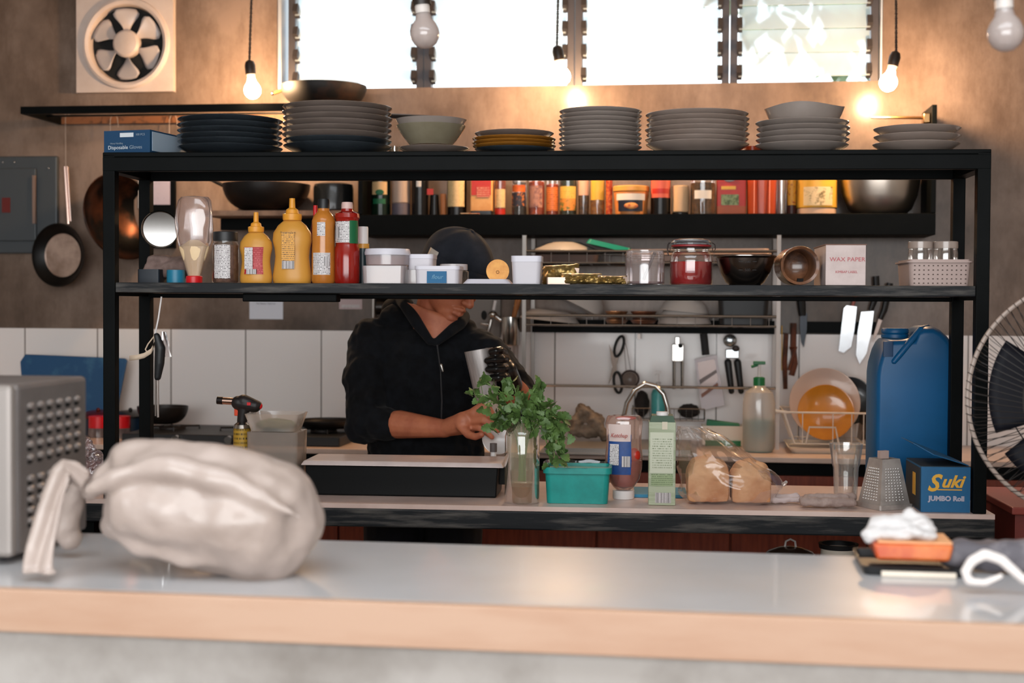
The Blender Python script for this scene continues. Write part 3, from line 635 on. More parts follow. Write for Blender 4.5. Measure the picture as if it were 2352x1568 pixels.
# lid disc, cloth, blue tin, dark tin, paper card panel
c = K(377, .14); s = mpp(c)
o = T('cloth_bag', 'crumpled grey brown cloth bag slumped behind the squeeze bag', 'bag', c+V((0, 0, zs(634, .14, 380))))
g = G(); g.cap((-.04, 0, .01), (.05, 0, .02), .014, .028); g.cap((-.06, 0, .0), (-.035, 0, .045), .006, .012); g.cap((-.03, .01, .045), (.05, .01, .03), .014, .022)
g.o('bag_cloth', M('grey_brown_cloth', '7c6761', .9, noise=(20, '65524c', .4, .6)), o, remesh=.004, sm=3, disp=(.03, .012))
g = G(); g.lathe([(0, .001), (.0, .001), (.055, .001), (.063, .006), (.066, .016), (.064, .018), (.06, .008), (0, .004)], 40)
zl_ = zs(528, .14, 383); o = g.o('metal_lid', M_chrome); o.scale = (.76, .76, .76); place(o, c+V((.005, -.035, zl_-.0)), rot=(R(98), 0, RZ+R(8))); tag(o, 'round shiny metal lid propped behind the squeeze bag', 'lid')
g = G(); g.lathe([(0, 0), (.024, 0), (.024, .034), (0, .034)], 30); o = g.o('blue_tin', M('teal_tin', '1a6f8c', .4)); place(o, K(404, .09)); tag(o, 'small teal blue tin standing beside the red cap', 'tin')
g = G(); g.rbox((0, 0, 0), (.06, .1, .036), .006); o = g.o('dark_box', M('dark_navy_box', '121a24', .5)); place(o, K(355, .14)); tag(o, 'dark navy box under the crumpled cloth bag', 'box')
# plastic tubs
M_tub = MG('frosted_tub', 'e8e2e0', .8, .15, .6, 'd9d2d6'); M_tubw = M('milky_white', 'bfbac0', .35, spec=.5, trans=.0); M_lidw = M('frosty_lid', 'c8c5ce', .35)
def tub(px0, px1, pyt, pyb, v, label, cont=None, lid=True, name='food_tub', dep=.1, t=1.06, round_=False, film=None, lidm=None, zb=None, group=None, rz=0, lidh=.008):
    px = (px0+px1)/2; c = K(px, v) if zb is None else RK(px, v, zb); s = mpp(c); W = (px1-px0)*s/t; Hh = (pyb-pyt)*s
    o = T(name, label, 'food container', c, RZ+rz, group); hb = Hh-(lidh if lid else 0)
    g = G()
    if round_: g.lathe([(0, 0), (W/2*.94, 0), (W/2, hb*.1), (W/2*t*.97, hb)], 40, sq=(1, dep/W))
    else: g.rbox((0, 0, 0), (W, dep, hb), .012, t=t*.97, open_top=True)
    g.o('tub_body', film or M_tub, o)
    if cont:
        g = G(); k = cont[1]
        if round_: g.lathe([(0, .001), (W/2*.9, .001), (W/2*.97, hb*k), (0, hb*k)], 36, sq=(1, dep/W))
        else: g.rbox((0, 0, .001), (W-.006, dep-.006, hb*k), .01, t=1.0)
        g.o('contents', cont[0], o)
    if lid:
        g = G()
        if round_: g.lathe([(0, hb), (W/2*t, hb-.004), (W/2*t+.001, hb+.002), (W/2*t-.002, hb+lidh), (0, hb+lidh-.001)], 40, sq=(1, dep/W))
        else: g.rbox((0, 0, hb-.003), (W*t, dep*t, lidh+.003), .013)
        g.o('lid', lidm or M_lidw, o)
    return o, W, Hh, s
M_orange_food = M('orange_food', 'b4623a', .7, noise=(50, '8c3f20', .4, .6)); M_beige_food = M('beige_food', 'b98a63', .7, noise=(30, '9c6c48', .4, .6))
o_, W, Hb_, s = tub(838, 938, 610, 650, .07, 'square tub of beige food, under the round spice tub', (M_beige_food, .85), False, dep=.105)
zt1 = ZM+Hb_+.001
tub(838, 942, 572, 611, .07, 'round lidded tub of orange spice stacked on the square tub', (M_orange_food, .72), True, zb=zt1, round_=True, dep=.108, lidh=.012)
o_, W, Hb_, s = tub(925, 985, 619, 651, .115, 'small clear tub under the white square lidded tub', None, False, dep=.08, film=M_tub)
tub(940, 1000, 585, 620, .115, 'white square tub with lid, stacked on the small clear tub', None, True, zb=ZM+Hb_+.001, dep=.085, film=M_tubw)
o, W, Hb_, s = tub(957, 1061, 611, 651, .055, 'white tub with a blue tape label beside the flat lid', None, True, dep=.09, film=M_tubw, lidh=.006)
flat(o, 45*s, 27*s, (-.0, -.0495, .0162), M('blue_tape', '0d5b86', .6), 'tape_label', rot=(R(-2), 0, 0)); txt(o, 'flour', .015, (.001, -.0512, .0165), M('pale_ink', '6b9ab4', .6), shear=.3)
jar(1042, 70, 607, .15, 'glass_jar', 'clear low glass jar behind the tub with blue tape', M_jarg, M('clear_lid', 'b9b4b6', .2), None, lidh=.3)
g = G(); g.rbox((0, 0, 0), (.125, .1, .012), .014, t=.82); tr_ = g.o('flat_tub_cover', M_lidw); c = K(1122, .065); place(tr_, c+V((0, 0, .0003))); tag(tr_, 'flat white plastic lid carrying the orange half', 'lid')
o = T('orange_half', 'half orange with its cut face turned to the room, on the flat lid', 'fruit', K(1143, .06)+V((0, 0, .0125)))
r = 26.5*mpp(K(1143, .06)); g = G(); g.lathe([(0, -r*.9), (r*.45, -r*.78), (r*.8, -r*.5), (r*.97, -r*.2), (r, 0)], 32, m=Matrix.Translation((0, 0, r*.72)) @ Matrix.Rotation(pi/2, 4, 'X')); g.o('orange_peel', M('orange_peel', 'd58a2a', .5, bump=(200, .3, .001)), o)
g = G(); g.lathe([(0, -.0006), (r, 0), ], 32, m=Matrix.Translation((0, -.0003, r*.72)) @ Matrix.Rotation(pi/2, 4, 'X')); g.o('cut_face', M('orange_flesh', 'dd9a3c', .45, noise=(40, 'cc8426', .4, .6)), o)
g = G(); g.lathe([(.0028, 0), (.0045, 0)], 16, m=Matrix.Translation((0, -.0016, r*.62)) @ Matrix.Rotation(pi/2, 4, 'X')); g.o('pith_ring', M('pith', '8a5318', .6), o)
tub(1176, 1246, 588, 652, .055, 'tall white tub standing between the orange half and gold packets', None, True, dep=.078, film=M_tubw, t=1.12, lidh=.012)
# gold foil packets
M_gold = M('gold_foil', 'a88c56', .42, .75, bump=(35, .6, .004), noise=(12, '8a6f3c', .4, .7)); M_goldin = M('foil_inner', 'b09a8c', .35, .6)
def packet(px0, px1, py0, py1, v, label, rz, bend, zoff=.0005):
    c = K((px0+px1)/2, v); s = mpp(c); w = (px1-px0)*s; h = (py1-py0)*s; o = T('foil_packet', label, 'food packet', c+V((0, 0, zoff)), RZ+rz, 'gold foil packets')
    g = G()
    def fn(a, q):
        t = a*2*pi; x = (q-.5)*w; k = min(1, 5*(.5-abs(q-.5)))**.6; cc, sn = cos(t), sin(t); ks = (abs(cc)**3+abs(sn)**3)**(-1/3); hh = h/2*(1+.1*noise.noise(V((q*6, t, px0)))); cr = .35*noise.noise(V((q*9, cc*3, px0*.1)))
        return V((x+.002*sin(cc*30)*(k < .3), .024*sn*ks*max(k, .08)*(1+cr)+.006*sin(7*q+3)+.006*cc, h/2+hh*cc*ks+bend*(q-.5)))
    g.grid(fn, 40, 36, closed_u=True)
    mn = min(v_.co.z for v_ in g.bm.verts)
    for v_ in g.bm.verts: v_.co.z -= mn
    g.o('foil_wrap', M_gold, o)
    g = G(); g.box((w*.44, -.012, h*.5), (.012, .002, h*.8), rot=(0, .1, .3)); g.o('torn_end', M_goldin, o, smooth=False)
packet(1288, 1382, 628, 652, .05, 'dull gold foil packet lying low in the middle of the three', .1, .0)
packet(1370, 1440, 634, 653, .05, 'small flat gold packet lying next to the sugar jar', 0, .0)
packet(1246, 1330, 608, 650, .13, 'big crumpled gold packet propped behind the other gold packets', -.1, .006)
g = G(); g.rbox((0, 0, 0), (.09, .07, .022), .006); o = g.o('card_box', M_goldin); place(o, K(1285, .055)+V((0, 0, .0))) ; tag(o, 'creased brown card sleeve under the gold packets', 'box'); o.scale = (.7, .8, .8)
# glass jars
o = jar(1481, 90, 574, .06, 'glass_jar', 'open glass jar with a spoon handle and red syrup at its bottom', MG('frosty_glass', 'efe9ea', 1.3, .05, .25, 'cfc6c8'), None, None, lidh=.02, neck=.96, fill=(M('red_syrup', '5e1214', .15), .09))
g = G(); g.tube([(-.004, .0, .012), (.022, .012, .075)], .004, 8); g.tube([(.022, .012, .075), (.024, .013, .082)], .006, 8); g.o('spoon', M('dark_spoon', '4a4244', .3, .6), o)
W = 45*mpp(K(1481, .06)); g = G()
for zz in (.0655, .071, .0765): g.lathe([(W*.97, zz-.002), (W*1.01, zz), (W*.97, zz+.002)], 36)
g.o('screw_thread', M_jarg, o)
c = K(1587, .062); s = mpp(c); W = 49*s; H_ = zs(547, .062, 1587); o = T('clip_top_jar', 'clip top preserving jar two thirds full of red syrup', 'jar', c)
g = G(); g.lathe([(0, 0), (W*.96, 0), (W, .004), (W, H_*.52), (W*.97, H_*.6), (W*.9, H_*.68), (W*.82, H_*.72), (W*.82, H_*.8)], 40); g.o('jar_body', M_jarg, o)
g = G(); g.lathe([(0, .002), (W*.93, .002), (W*.965, .006), (W*.965, H_*.49), (0, H_*.49)], 36); g.o('red_syrup', M('red_liquid', 'a81414', .08, spec=.6, noise=(8, '780c0c', .4, .7)), o)
g = G(); g.lathe([(0, H_*.97), (W*.6, H_*.98), (W*.85, H_*.95), (W*.92, H_*.9), (W*.9, H_*.855), (0, H_*.855)], 36); g.o('glass_lid', MG('lid_glass', 'dfe4e8', 1.6, .04, .35, 'c9ced6'), o)
g = G(); g.lathe([(W*.8, H_*.805), (W*.93, H_*.81), (W*.93, H_*.845), (W*.8, H_*.85)], 36); g.o('rubber_seal', M('rubber_seal', '8a2226', .5), o)
g = G()
for zz in (H_*.79, H_*.9): g.lathe([(W*.9, zz-.0015), (W*.97, zz), (W*.9, zz+.0015)], 36)
for s2 in (-1, 1): g.tube([(s2*W*.97, 0, H_*.9), (s2*W*1.1, 0, H_*.86), (s2*W*1.12, 0, H_*.76), (s2*W*1.0, 0, H_*.7), (s2*W*.98, 0, H_*.79)], .0014, 6)
g.tube([(-W*1.05, -.01, H_*.9), (-W*1.12, -.012, H_*.72), (-W*1.06, -.01, H_*.62)], .0016, 6); g.o('wire_clasp', M('dark_wire', '5a5250', .3, .9), o)
# measuring bowl
M_dst = M('dark_steel', '8c827c', .2, 1); c = K(1711, .09); s = mpp(c); W = 71*s; H_ = zs(588, .09, 1711); o = T('mixing_bowl', 'small steel mixing bowl with measuring marks beside the red jar', 'bowl', c)
g = G(); g.lathe([(0, 0), (W*.5, 0), (W*.62, H_*.1), (W*.8, H_*.42), (W*.9, H_*.75), (W*.96, H_), (W*1.02, H_), (W*1.02, H_-.002), (W*.98, H_-.003), (W*.93, H_*.9), (W*.78, H_*.42), (W*.5, .004), (0, .004)], 48); g.o('bowl_shell', M_dst, o)
ink = M('dark_mark', '1c1816', .6); txt(o, '750', .009, (.001, -W*.9-.001, H_*.78), ink, rot=(R(82), 0, 0)); txt(o, '500', .009, (.001, -W*.84-.0015, H_*.5), ink, rot=(R(72), 0, 0))
for dx in (-.016, .018): flat(o, .01, .0012, (dx, -W*.9-.0012, H_*.78), ink, 'measure_mark', rot=(R(-8), 0, 0)); flat(o, .01, .0012, (dx, -W*.84-.001, H_*.5), ink, 'measure_mark', rot=(R(-18), 0, 0))
# brown mug lying on its side, mouth to the room
c = K(1829, .1); s = mpp(c); W = 44.5*s; o = T('brown_mug', 'brown stoneware mug lying on its side with mouth facing out', 'mug', c+V((0, 0, W+.0005)), RZ+R(4))
mt = Matrix.Rotation(pi/2, 4, 'X'); L_m = .095
g = G(); g.lathe([(0, -L_m*.0-.06), (W*.8, -.06), (W*.98, -.05), (W*.97, .0), (W, .045), (W*.98, .05), (W*.84, .047), (W*.8, .03), (W*.76, -.04), (W*.4, -.052), (0, -.053)], 44, m=mt)
g.o('mug_body', M('brown_glaze', '7a5036', .25, coat=.4, noise=(20, '3f281c', .4, .65)), o)
g = G(); g.box((.002, -.04, -W*.78), (.016, .004, .012), rot=(.3, 0, .2)); g.o('tea_bag', M('dark_tea', '0e0b0a', .6), o, smooth=False)
# wax paper box
c0, c1 = K(1896, .015), K(1988, .015); w = (c1-c0).length; h = zs(563, .015, 1940)
o = T('wax_paper_box', 'long white carton of wax paper with red print on its end', 'box', (c0+c1)/2, RZ); M_wx = M('white_card', 'c9b8b4', .6, noise=(15, 'b5a29e', .4, .7))
g = G(); g.bz((0, .115, 0), (w, .23, h)); g.o('carton', M_wx, o, smooth=False, bevel=.001)
M_ri = M('red_ink', 'b0484e', .5); txt(o, 'WAX PAPER', .0145, (0.004, -.001, h*.64), M_ri, sx=1.1); txt(o, 'KIMBAP LABEL', .0085, (.002, -.001, h*.33), M_ri)
g = G(); g.bz((0, .115, h), (w+.004, .232, .002)); g.o('card_lid', M('brown_card', '7a5648', .7), o, smooth=False)
# perforated basket with two jars
c = K(2143, .115); s = mpp(c); W = 138*s; h = zs(601, .05, 2143); M_bk = M('dusty_pink_plastic', 'a8938c', .5); M_hole = M('basket_hole', '4a3a35', .8)
o = T('plastic_basket', 'perforated off white basket holding jars at the shelf end', 'basket', c)
g = G(); g.rbox((0, 0, 0), (W*.94, .16, h), .014, t=1.06, wall=.002); g.o('basket_body', M_bk, o)
g = G(); g.rbox((0, 0, h-.003), (W*1.07, .182, .004), .018, wall=.008, bot=False)
bm_ = g.o('rim', M_bk, o); bm_.scale = (1, 1, 1)
g = G()
for iz in range(5):
    for ix in range(12):
        g.box(((ix-5.5)*W*.074, -.0805-.0045*(iz+.5)/5, h*(iz+.6)/5.6), (.0035, .0012, .0025), rot=(R(3), 0, 0))
g.o('perforations', M_hole, o, smooth=False)
for px, lab, cc in ((2113, 'glass jar with pale contents in the basket, nearer the wax paper', 'a08468'), (2171, 'glass jar with amber contents in the basket, nearer the rack post', 'a8642a')):
    b_ = RK(px, .1, ZM+.0045); jar(px, 55, 0, .1, 'glass_jar', lab, M_jarg, M_pc, None, base=b_, H_=zs(556, .1, px)-.003, lidh=.16, neck=.95, fill=(M('fill_'+cc, cc, .6), .62), group='jars in the basket')
# ================================================================ the spice shelf
def SPt(px, off): return WL(px, off, zsf+.0008)
def item(px0, px1, pyt, name, label, cat='jar', off=.13, parts=(), group=None, pyb=492):
    """parts: (part name, kind, material, z0, z1, width factor[, width factor at top])"""
    px = (px0+px1)/2; c = SPt(px, off); s = mpp(c); W = (px1-px0)*s/2; H_ = (pyb-pyt)*s
    o = T(name, label, cat, c, 0, group); first = True
    for p in parts:
        nm, kd, mat, a, b, w0 = p[:6]; w1 = p[6] if len(p) > 6 else w0; g = G(); h0, h1 = H_*a, H_*b
        if kd == 'cyl': e = min(.003, (h1-h0)*.2); g.lathe([(0, h0), (W*w0-e, h0), (W*w0, h0+e), (W*w1, h1-e), (W*w1-e, h1), (0, h1)], 32)
        elif kd == 'box': g.rbox((0, 0, h0), (2*W*w0, min(.09, 2*W*w0*.8), h1-h0), .004, t=w1/w0)
        elif kd == 'lab': w = p[7] if len(p) > 7 else .8; wrap(o, W*w0, h0, h1, w, mat, nm); g.bm.free(); continue
        elif kd == 'flat': d = min(.09, 2*W*.8)/2; flat(o, 2*W*w0, h1-h0, ((p[7] if len(p) > 7 else 0)*W, -d-.001-(p[8] if len(p) > 8 else 0), (h0+h1)/2), mat, nm); g.bm.free(); continue
        g.o(nm, mat, o)
    return o, W, H_
D = M; gl = M_jarg
dg = D('dark_green_bottle', '0d1e14', .2, spec=.6); beige = D('beige_label', 'c9a678', .5); bg2 = D('cream_label', 'd9bd88', .5); blk = D('black_bottle', '0c0a0a', .25)
greenl = D('green_label2', '0f5a38', .5); orl = D('orange_label', 'd0662c', .5, noise=(30, 'b24c1c', .45, .6)); orb = D('orange_spice', 'c8501c', .6, noise=(60, '9a3410', .4, .6)); yel = D('yellow_label', 'd9a842', .5)
navy = D('navy_label', '141c30', .5); redl = D('red_label', 'b82a1e', .45); pink = D('pink_label', 'd2604c', .5); brn = D('brown_herb', '6f4a24', .8, noise=(70, '3c2812', .4, .6)); wl = D('white_label', 'd8d2cc', .5)
fine = MPrint('cream_fine_print', 'd4b887', '6b4a2a', rowh=.006, dens=.4); fino = MPrint('orange_fine_print', 'd4743a', '5a2410', rowh=.008, dens=.45)
G1 = 'spices and bottles on the wall shelf'
o, W, H_ = item(853, 897, 395, 'oil_bottle', 'dark green bottle with cream label and green oval, first on the spice shelf', 'bottle', parts=[('bottle_body', 'cyl', dg, 0, 1, 1), ('cream_label', 'lab', beige, .5, .8, 1, 1, .9), ('green_band', 'lab', greenl, .28, .4, 1, 1, .7)])
g = G(); g.ell((.003, -W-.001, H_*.55), (.017, .002, .011)); g.o('green_oval', greenl, o)
item(900, 942, 395, 'plastic_bottle', 'beige plastic bottle with grey base next to the dark green bottle', 'bottle', parts=[('bottle_body', 'cyl', D('beige_plastic', 'b09a8c', .5), .3, 1, .98), ('grey_base', 'cyl', D('grey_plastic', '5c5560', .5), 0, .3, 1)])
item(946, 984, 398, 'vinegar_bottle', 'slim black bottle with a small white label near its neck', 'bottle', parts=[('bottle_body', 'cyl', blk, 0, 1, 1), ('white_label', 'lab', wl, .7, 1, 1, 1, .3)])
item(1012, 1024, 440, 'orange_pouch', 'narrow orange edged pouch standing upright before the cream label jar', 'packet', off=.1, parts=[('pouch', 'box', D('orange_edge', 'd07838', .5), 0, 1, 1)])
item(986, 1010, 430, 'pepper_grinder', 'black grinder with a red tag among the dark bottles', 'grinder', parts=[('grinder_body', 'cyl', blk, 0, .8, 1, .8), ('red_tag', 'flat', redl, .78, 1.0, .6, .6, -.7)])
o, W, H_ = item(1027, 1072, 400, 'spice_jar', 'jar with tall cream label and dark base between grinder and red packet', parts=[('jar_body', 'cyl', blk, 0, 1, 1), ('cream_label', 'lab', fine, .22, .98, 1, 1, 1.0)])
g = G(); g.ell((0, -W-.001, H_*.9), (.013, .001, .005)); g.o('dark_crest', navy, o)
item(1083, 1133, 400, 'spice_packet', 'red and cream packet leaning beside the cream label jar', 'packet', parts=[('packet_body', 'box', D('cream_orange', 'd8a468', .5, noise=(14, 'c98a48', .4, .7)), .12, 1, 1), ('dark_base', 'box', blk, 0, .12, .96), ('red_print', 'flat', redl, .5, .95, .9, .9, 0), ('red_block', 'flat', MPrint('red_print2', 'c04030', 'e0b090', rowh=.008), .45, .72, .6, .6, .2, .001)])
item(1136, 1162, 400, 'spice_jar', 'narrow jar with white label and red foot right after the red packet', parts=[('jar_body', 'cyl', gl, 0, 1, 1), ('contents', 'cyl', D('pink_spice', 'a85440', .7, noise=(60, '7c2c20', .4, .6)), .02, .9, .94), ('white_label', 'lab', fine, .2, .66, 1, 1, 1.1), ('red_foot', 'lab', redl, 0.02, .17, 1, 1, 1.1)])
item(1175, 1210, 405, 'spice_jar', 'jar with a dark food picture and orange top label', parts=[('jar_body', 'cyl', gl, 0, 1, 1), ('contents', 'cyl', D('dark_spice', '201a14', .7), .01, .25, .94), ('orange_label', 'lab', orl, .62, .8, 1, 1, 1.0), ('picture_label', 'lab', D('picture_dark', '2e2c38', .5, noise=(55, 'c07038', .5, .6)), .25, .6, 1, 1, 1.1), ('clear_lid', 'cyl', M('clear_lid', 'b9b4b6', .2), .85, 1.05, .9)])
item(1213, 1251, 400, 'spice_jar', 'orange powder jar with mauve picture label', parts=[('jar_body', 'cyl', gl, 0, 1, 1), ('contents', 'cyl', orb, .01, .85, .95), ('mauve_label', 'lab', D('mauve_label', 'a87868', .5, noise=(50, '6e4a4e', .45, .6)), .2, .74, 1, 1, .9)])
item(1254, 1283, 402, 'spice_jar', 'smaller orange powder jar with an orange printed label', parts=[('jar_body', 'cyl', gl, 0, 1, 1), ('contents', 'cyl', orb, .01, .8, .95), ('orange_label', 'lab', fino, .12, .72, 1, 1, 1.1)])
item(1285, 1325, 400, 'spice_jar', 'jar with yellow label above a green and orange emblem', parts=[('jar_body', 'cyl', gl, 0, 1, 1), ('contents', 'cyl', D('dark_green_spice', '26341c', .7), .01, .9, .95), ('yellow_label', 'lab', MPrint('yellow_print2', 'dcb050', '7a4a1c', rowh=.007, dens=.4), .42, .72, 1, 1, 1.1), ('orange_label', 'lab', D('orange_emblem', 'd88a3c', .5, noise=(60, '4a6a34', .5, .62)), .12, .42, 1, 1, 1.1)])
item(1328, 1353, 400, 'spice_jar', 'jar of mixed whole spice with a small pale pink label', parts=[('jar_body', 'cyl', gl, 0, 1, 1), ('contents', 'cyl', brn, .01, .55, .95), ('pink_label', 'lab', D('pale_pink_label', 'd8a890', .5), .5, 1, 1, 1, 1.1)])
item(1356, 1389, 400, 'spice_jar', 'jar with yellow label and bar code before the tub', parts=[('jar_body', 'cyl', gl, 0, 1, 1), ('contents', 'cyl', D('ochre_spice', 'b87a34', .7, noise=(50, '8a5420', .4, .6)), .01, .9, .95), ('yellow_label', 'lab', yel, .38, 1, 1, 1, 1.1), ('bar_code', 'flat', M_bar, .4, .62, .4, .4, 0, -.0)])
item(1391, 1406, 400, 'spice_jar', 'very narrow tube of red chili flakes beside the navy tub', parts=[('jar_body', 'cyl', D('chili_flakes', '9c3018', .6, noise=(80, 'd07030', .45, .6)), 0, 1, 1)])
o, W, H_ = item(1409, 1490, 425, 'margarine_tub', 'orange lidded tub with navy food picture label', 'tub', off=.12, parts=[('tub_body', 'cyl', D('tub_orange', 'd88a4c', .45), 0, .8, .88, 1), ('navy_label', 'lab', navy, .12, .6, 1.0, 1, .75), ('white_panel', 'lab', wl, .5, .72, 1.01, 1, .9), ('tub_lid', 'cyl', D('lid_yellow', 'd89c4e', .4), .8, 1, 1.04)])
g = G(); g.ell((.003, -W-.0015, H_*.3), (.026, .003, .012)); g.o('food_picture', D('sandwich_picture', 'd8944c', .5, noise=(60, 'b04c28', .45, .6)), o)
item(1494, 1540, 398, 'sauce_jar', 'dark jar with salmon and red label after the navy tub', parts=[('jar_body', 'cyl', blk, 0, 1, 1), ('salmon_label', 'lab', pink, .42, 1, 1, 1, 1.2), ('red_stripe', 'lab', redl, .52, .64, 1.01, 1, .9)])
item(1543, 1582, 424, 'paper_cup', 'plain beige cup shaped container between dark jar and herb jar', 'container', parts=[('cup_body', 'cyl', D('beige_cup', 'd0ad88', .5), .1, 1, 1, 1.02), ('dark_foot', 'cyl', blk, 0, .1, .95)])
item(1585, 1643, 405, 'herb_jar', 'wide glass jar of brown dried herbs with a white tag', parts=[('jar_body', 'cyl', gl, 0, 1, 1), ('contents', 'cyl', brn, .01, .85, .95), ('white_tag', 'lab', wl, .42, .64, 1.01, 1, .7)])
o, W, H_ = item(1646, 1712, 398, 'seasoning_pack', 'red seasoning pack with silver emblem and herb picture', 'packet', off=.1, parts=[('pack_body', 'box', redl, .22, 1, 1), ('brown_foot', 'box', D('brown_foot', 'a8502a', .5), 0, .22, 1), ('herb_picture', 'flat', D('herb_picture', '8a9a6a', .5, noise=(60, '4c5a2c', .45, .6)), .24, .5, .6, .6, -.1), ('yellow_title', 'flat', yel, .62, .7, .5, .5, -.2)])
g = G(); g.ell((-.008, -.047, H_*.86), (.02, .003, .009)); g.o('silver_emblem', D('silver_print', '8c8c92', .4), o)
c = SPt(1749, .12); s = mpp(c); o = T('plastic_pitcher', 'translucent orange plastic pitcher on the spice shelf', 'pitcher', c, 0); W = 33*s; H_ = 115*s
g = G(); g.lathe([(0, 0), (W*.9, 0), (W, .004), (W*1.08, H_), (W*1.04, H_), (W*.95, .006), (0, .006)], 32); g.o('pitcher_body', M('pitcher_orange', 'e06038', .25, trans=.55, spec=.5), o)
g = G()
for a in (-.55, .5): g.box((a*W, -W*1.02, H_*.45), (.003, .004, H_*.85))
g.o('moulded_rib', M('pitcher_rib', 'ee8a62', .3), o)
item(1783, 1806, 400, 'ribbed_glass', 'clear ribbed glass tube between pitcher and yellow jar', 'glass', parts=[('glass_wall', 'cyl', gl, 0, 1, 1), ('ribs', 'cyl', MG('rib_glass', 'f0e6e0', 1.8, .1, .3), .02, .98, .8)])
item(1808, 1828, 402, 'spice_jar', 'slim jar with yellow label and red plant print next to the big yellow tub', parts=[('jar_body', 'cyl', D('dark_red_jar', '3a1410', .4), 0, 1, 1), ('yellow_label', 'lab', D('yellow_plant', 'd89a34', .5, noise=(70, '9a3420', .55, .62)), .25, 1, 1.01, 1, 1.2)])
o, W, H_ = item(1829, 1922, 392, 'powder_tub', 'large yellow tub with a fading picture label on a pale base', 'tub', off=.12, parts=[('tub_body', 'cyl', D('tub_yellow', 'd9a53e', .4), .15, 1, 1), ('pale_base', 'cyl', D('pale_base', 'c9a890', .5), 0, .15, .96), ('picture_label', 'lab', D('tub_picture', 'dcc49a', .5, noise=(42, '6a5a30', .5, .66)), .2, .62, 1.01, 1, .75)])
c = SPt(2020, .125); s = mpp(c); H_ = 125*s; W = 92*s; o = T('steel_pot', 'large round bottomed steel bowl at the end of the spice shelf', 'bowl', c, 0)
g = G(); g.lathe([(0, 0), (W*.62, .0), (W*.78, H_*.1), (W*.92, H_*.35), (W, H_*.7), (W*1.02, H_), (W*.99, H_), (W*.97, H_*.7), (W*.88, H_*.35), (W*.6, .006), (0, .006)], 56, sq=(1, .112/W)); g.o('bowl_shell', M('satin_steel', 'c0b4a8', .32, 1), o)
g = G(); g.box((0, 0, .0025), (.07, .04, .003), rot=(0, 0, .1)); o = g.o('spice_sachet', D('sachet_paper', 'd8b48c', .5, noise=(40, 'b8603c', .5, .6))); place(o, SPt(1080, .215)+V((0, 0, .001)), 0); tag(o, 'small flat sachet lying on the shelf front below the red packet', 'packet')
# ---------------------------------------------------------------- things above the spice shelf
o = T('mounted_bracket', 'brass coloured pair of rods clamped to the end of the spice shelf', 'bracket', (sR-.018, YW-.2, WLp(2110, 272, .2).z), 0)
a = WLp(2000, 270, .2)-V(o.location); g = G(); g.tube([(0, 0, .0), (a.x, 0, a.z)], .004, 8); g.o('rod', M('brass', '9c7850', .25, 1), o)
g = G(); g.tube([(0, .03, .006), (a.x*.75, .04, a.z+.006)], .005, 8); g.o('rod', MATS['brass'], o)
g = G(); g.box((-.0135, .01, .0), (.024, .05, .035)); g.o('clamp', MATS['brass'], o, bevel=.003)
# pans on the pan shelf
M_iron = M('cast_iron', '121010', .45, .3, noise=(8, '221a16', .4, .7)); M_wokr = M('rusty_wok', '141110', .6, .1, noise=(6, '4a2c1c', .56, .74))
c = WL(744, .2, zt_+.0008); s = mpp(c); W = 98*s; H_ = 48*s; o = T('wok', 'old iron wok standing on the pan shelf in front of the window', 'wok', c, 0)
def wok(o, W, H_, mat, f=.45):
    g = G(); pr = [(0, 0), (W*f, 0)]+[(W*(f+(1-f)*sin(k/8*pi/2)), H_*(1-cos(k/8*pi/2))*1.0) for k in range(1, 9)]+[(W*(f+(1-f)*sin(k/8*pi/2))-.003, .004+(H_-.004)*(1-cos(k/8*pi/2))) for k in range(8, -1, -1)]+[(0, .004)]
    g.lathe(pr, 48); return g.o('pan_shell', mat, o)
wok(o, W, H_, M_wokr)
g = G(); g.tube([(-W*.98, 0, H_*.86), (-W*1.16, 0, H_*.74), (-W*1.2, 0, H_*.7)], .007, 8); g.o('handle', M('copper_handle', 'b06038', .35, .7), o)
g = G(); g.ell((-W*1.24, 0, H_*.7), (.008, .008, .008)); g.o('rivet', M_chrome, o)
hz = WLp(900, 262, .2); e_ = WLp(985, 273, .2)
o = T('frying_pan', 'flat dark frying pan hooked under the wok with its handle sloping down', 'pan', WL(745, .275, zb_-.027), 0)
wok(o, .08, .02, M_iron); q = V(o.location); g = G(); g.tube([(.078, 0, .014), (.12, 0, WLp(822, 262, .275).z-q.z), (WLp(985, 271, .27).x-q.x, 0, WLp(985, 271, .27).z-q.z)], [.009, .008, .01], 8); g.o('handle', M_iron, o)
# ================================================================ things on the back wall
def hang(px, py, off, name, label, cat, rot=None, group=None): return T(name, label, cat, WLp(px, py, off), 0, group, rot)
# exhaust fan
M_fanp = M('ivory_plastic', 'c9bab2', .4, noise=(5, 'b5a49b', .4, .75), coat=.2); M_dark = M('dark_void', '07090a', .8)
p0, p1, p2 = WLp(176, 213, .03), WLp(398, 213, .03), WLp(290, 100, .03); w = p1.x-p0.x; s = mpp(p2)
o = T('exhaust_fan', 'square ivory exhaust fan with six blades high on the wall', 'exhaust fan', V((p2.x, YW-.002, p2.z)), 0)
cx = (p0.x+p1.x)/2-p2.x; zb = p0.z-p2.z; g = G(); g.lathe([(.095*1.5, 0), (w*.49, 0)], 4)
g.bm.clear(); R1 = 88*s; ri = []; n = 48
def sqp(a, h):
    x, z = cos(a), sin(a); k = h/max(abs(x), abs(z)); return V((cx+x*k, 0, zb+w/2+z*k))
cz0 = zb+w/2
A = [g.bm.verts.new(sqp(2*pi*i/n+pi/4, w/2)+V((0, -.03, 0))) for i in range(n)]; A2 = [g.bm.verts.new(sqp(2*pi*i/n+pi/4, w/2)) for i in range(n)]
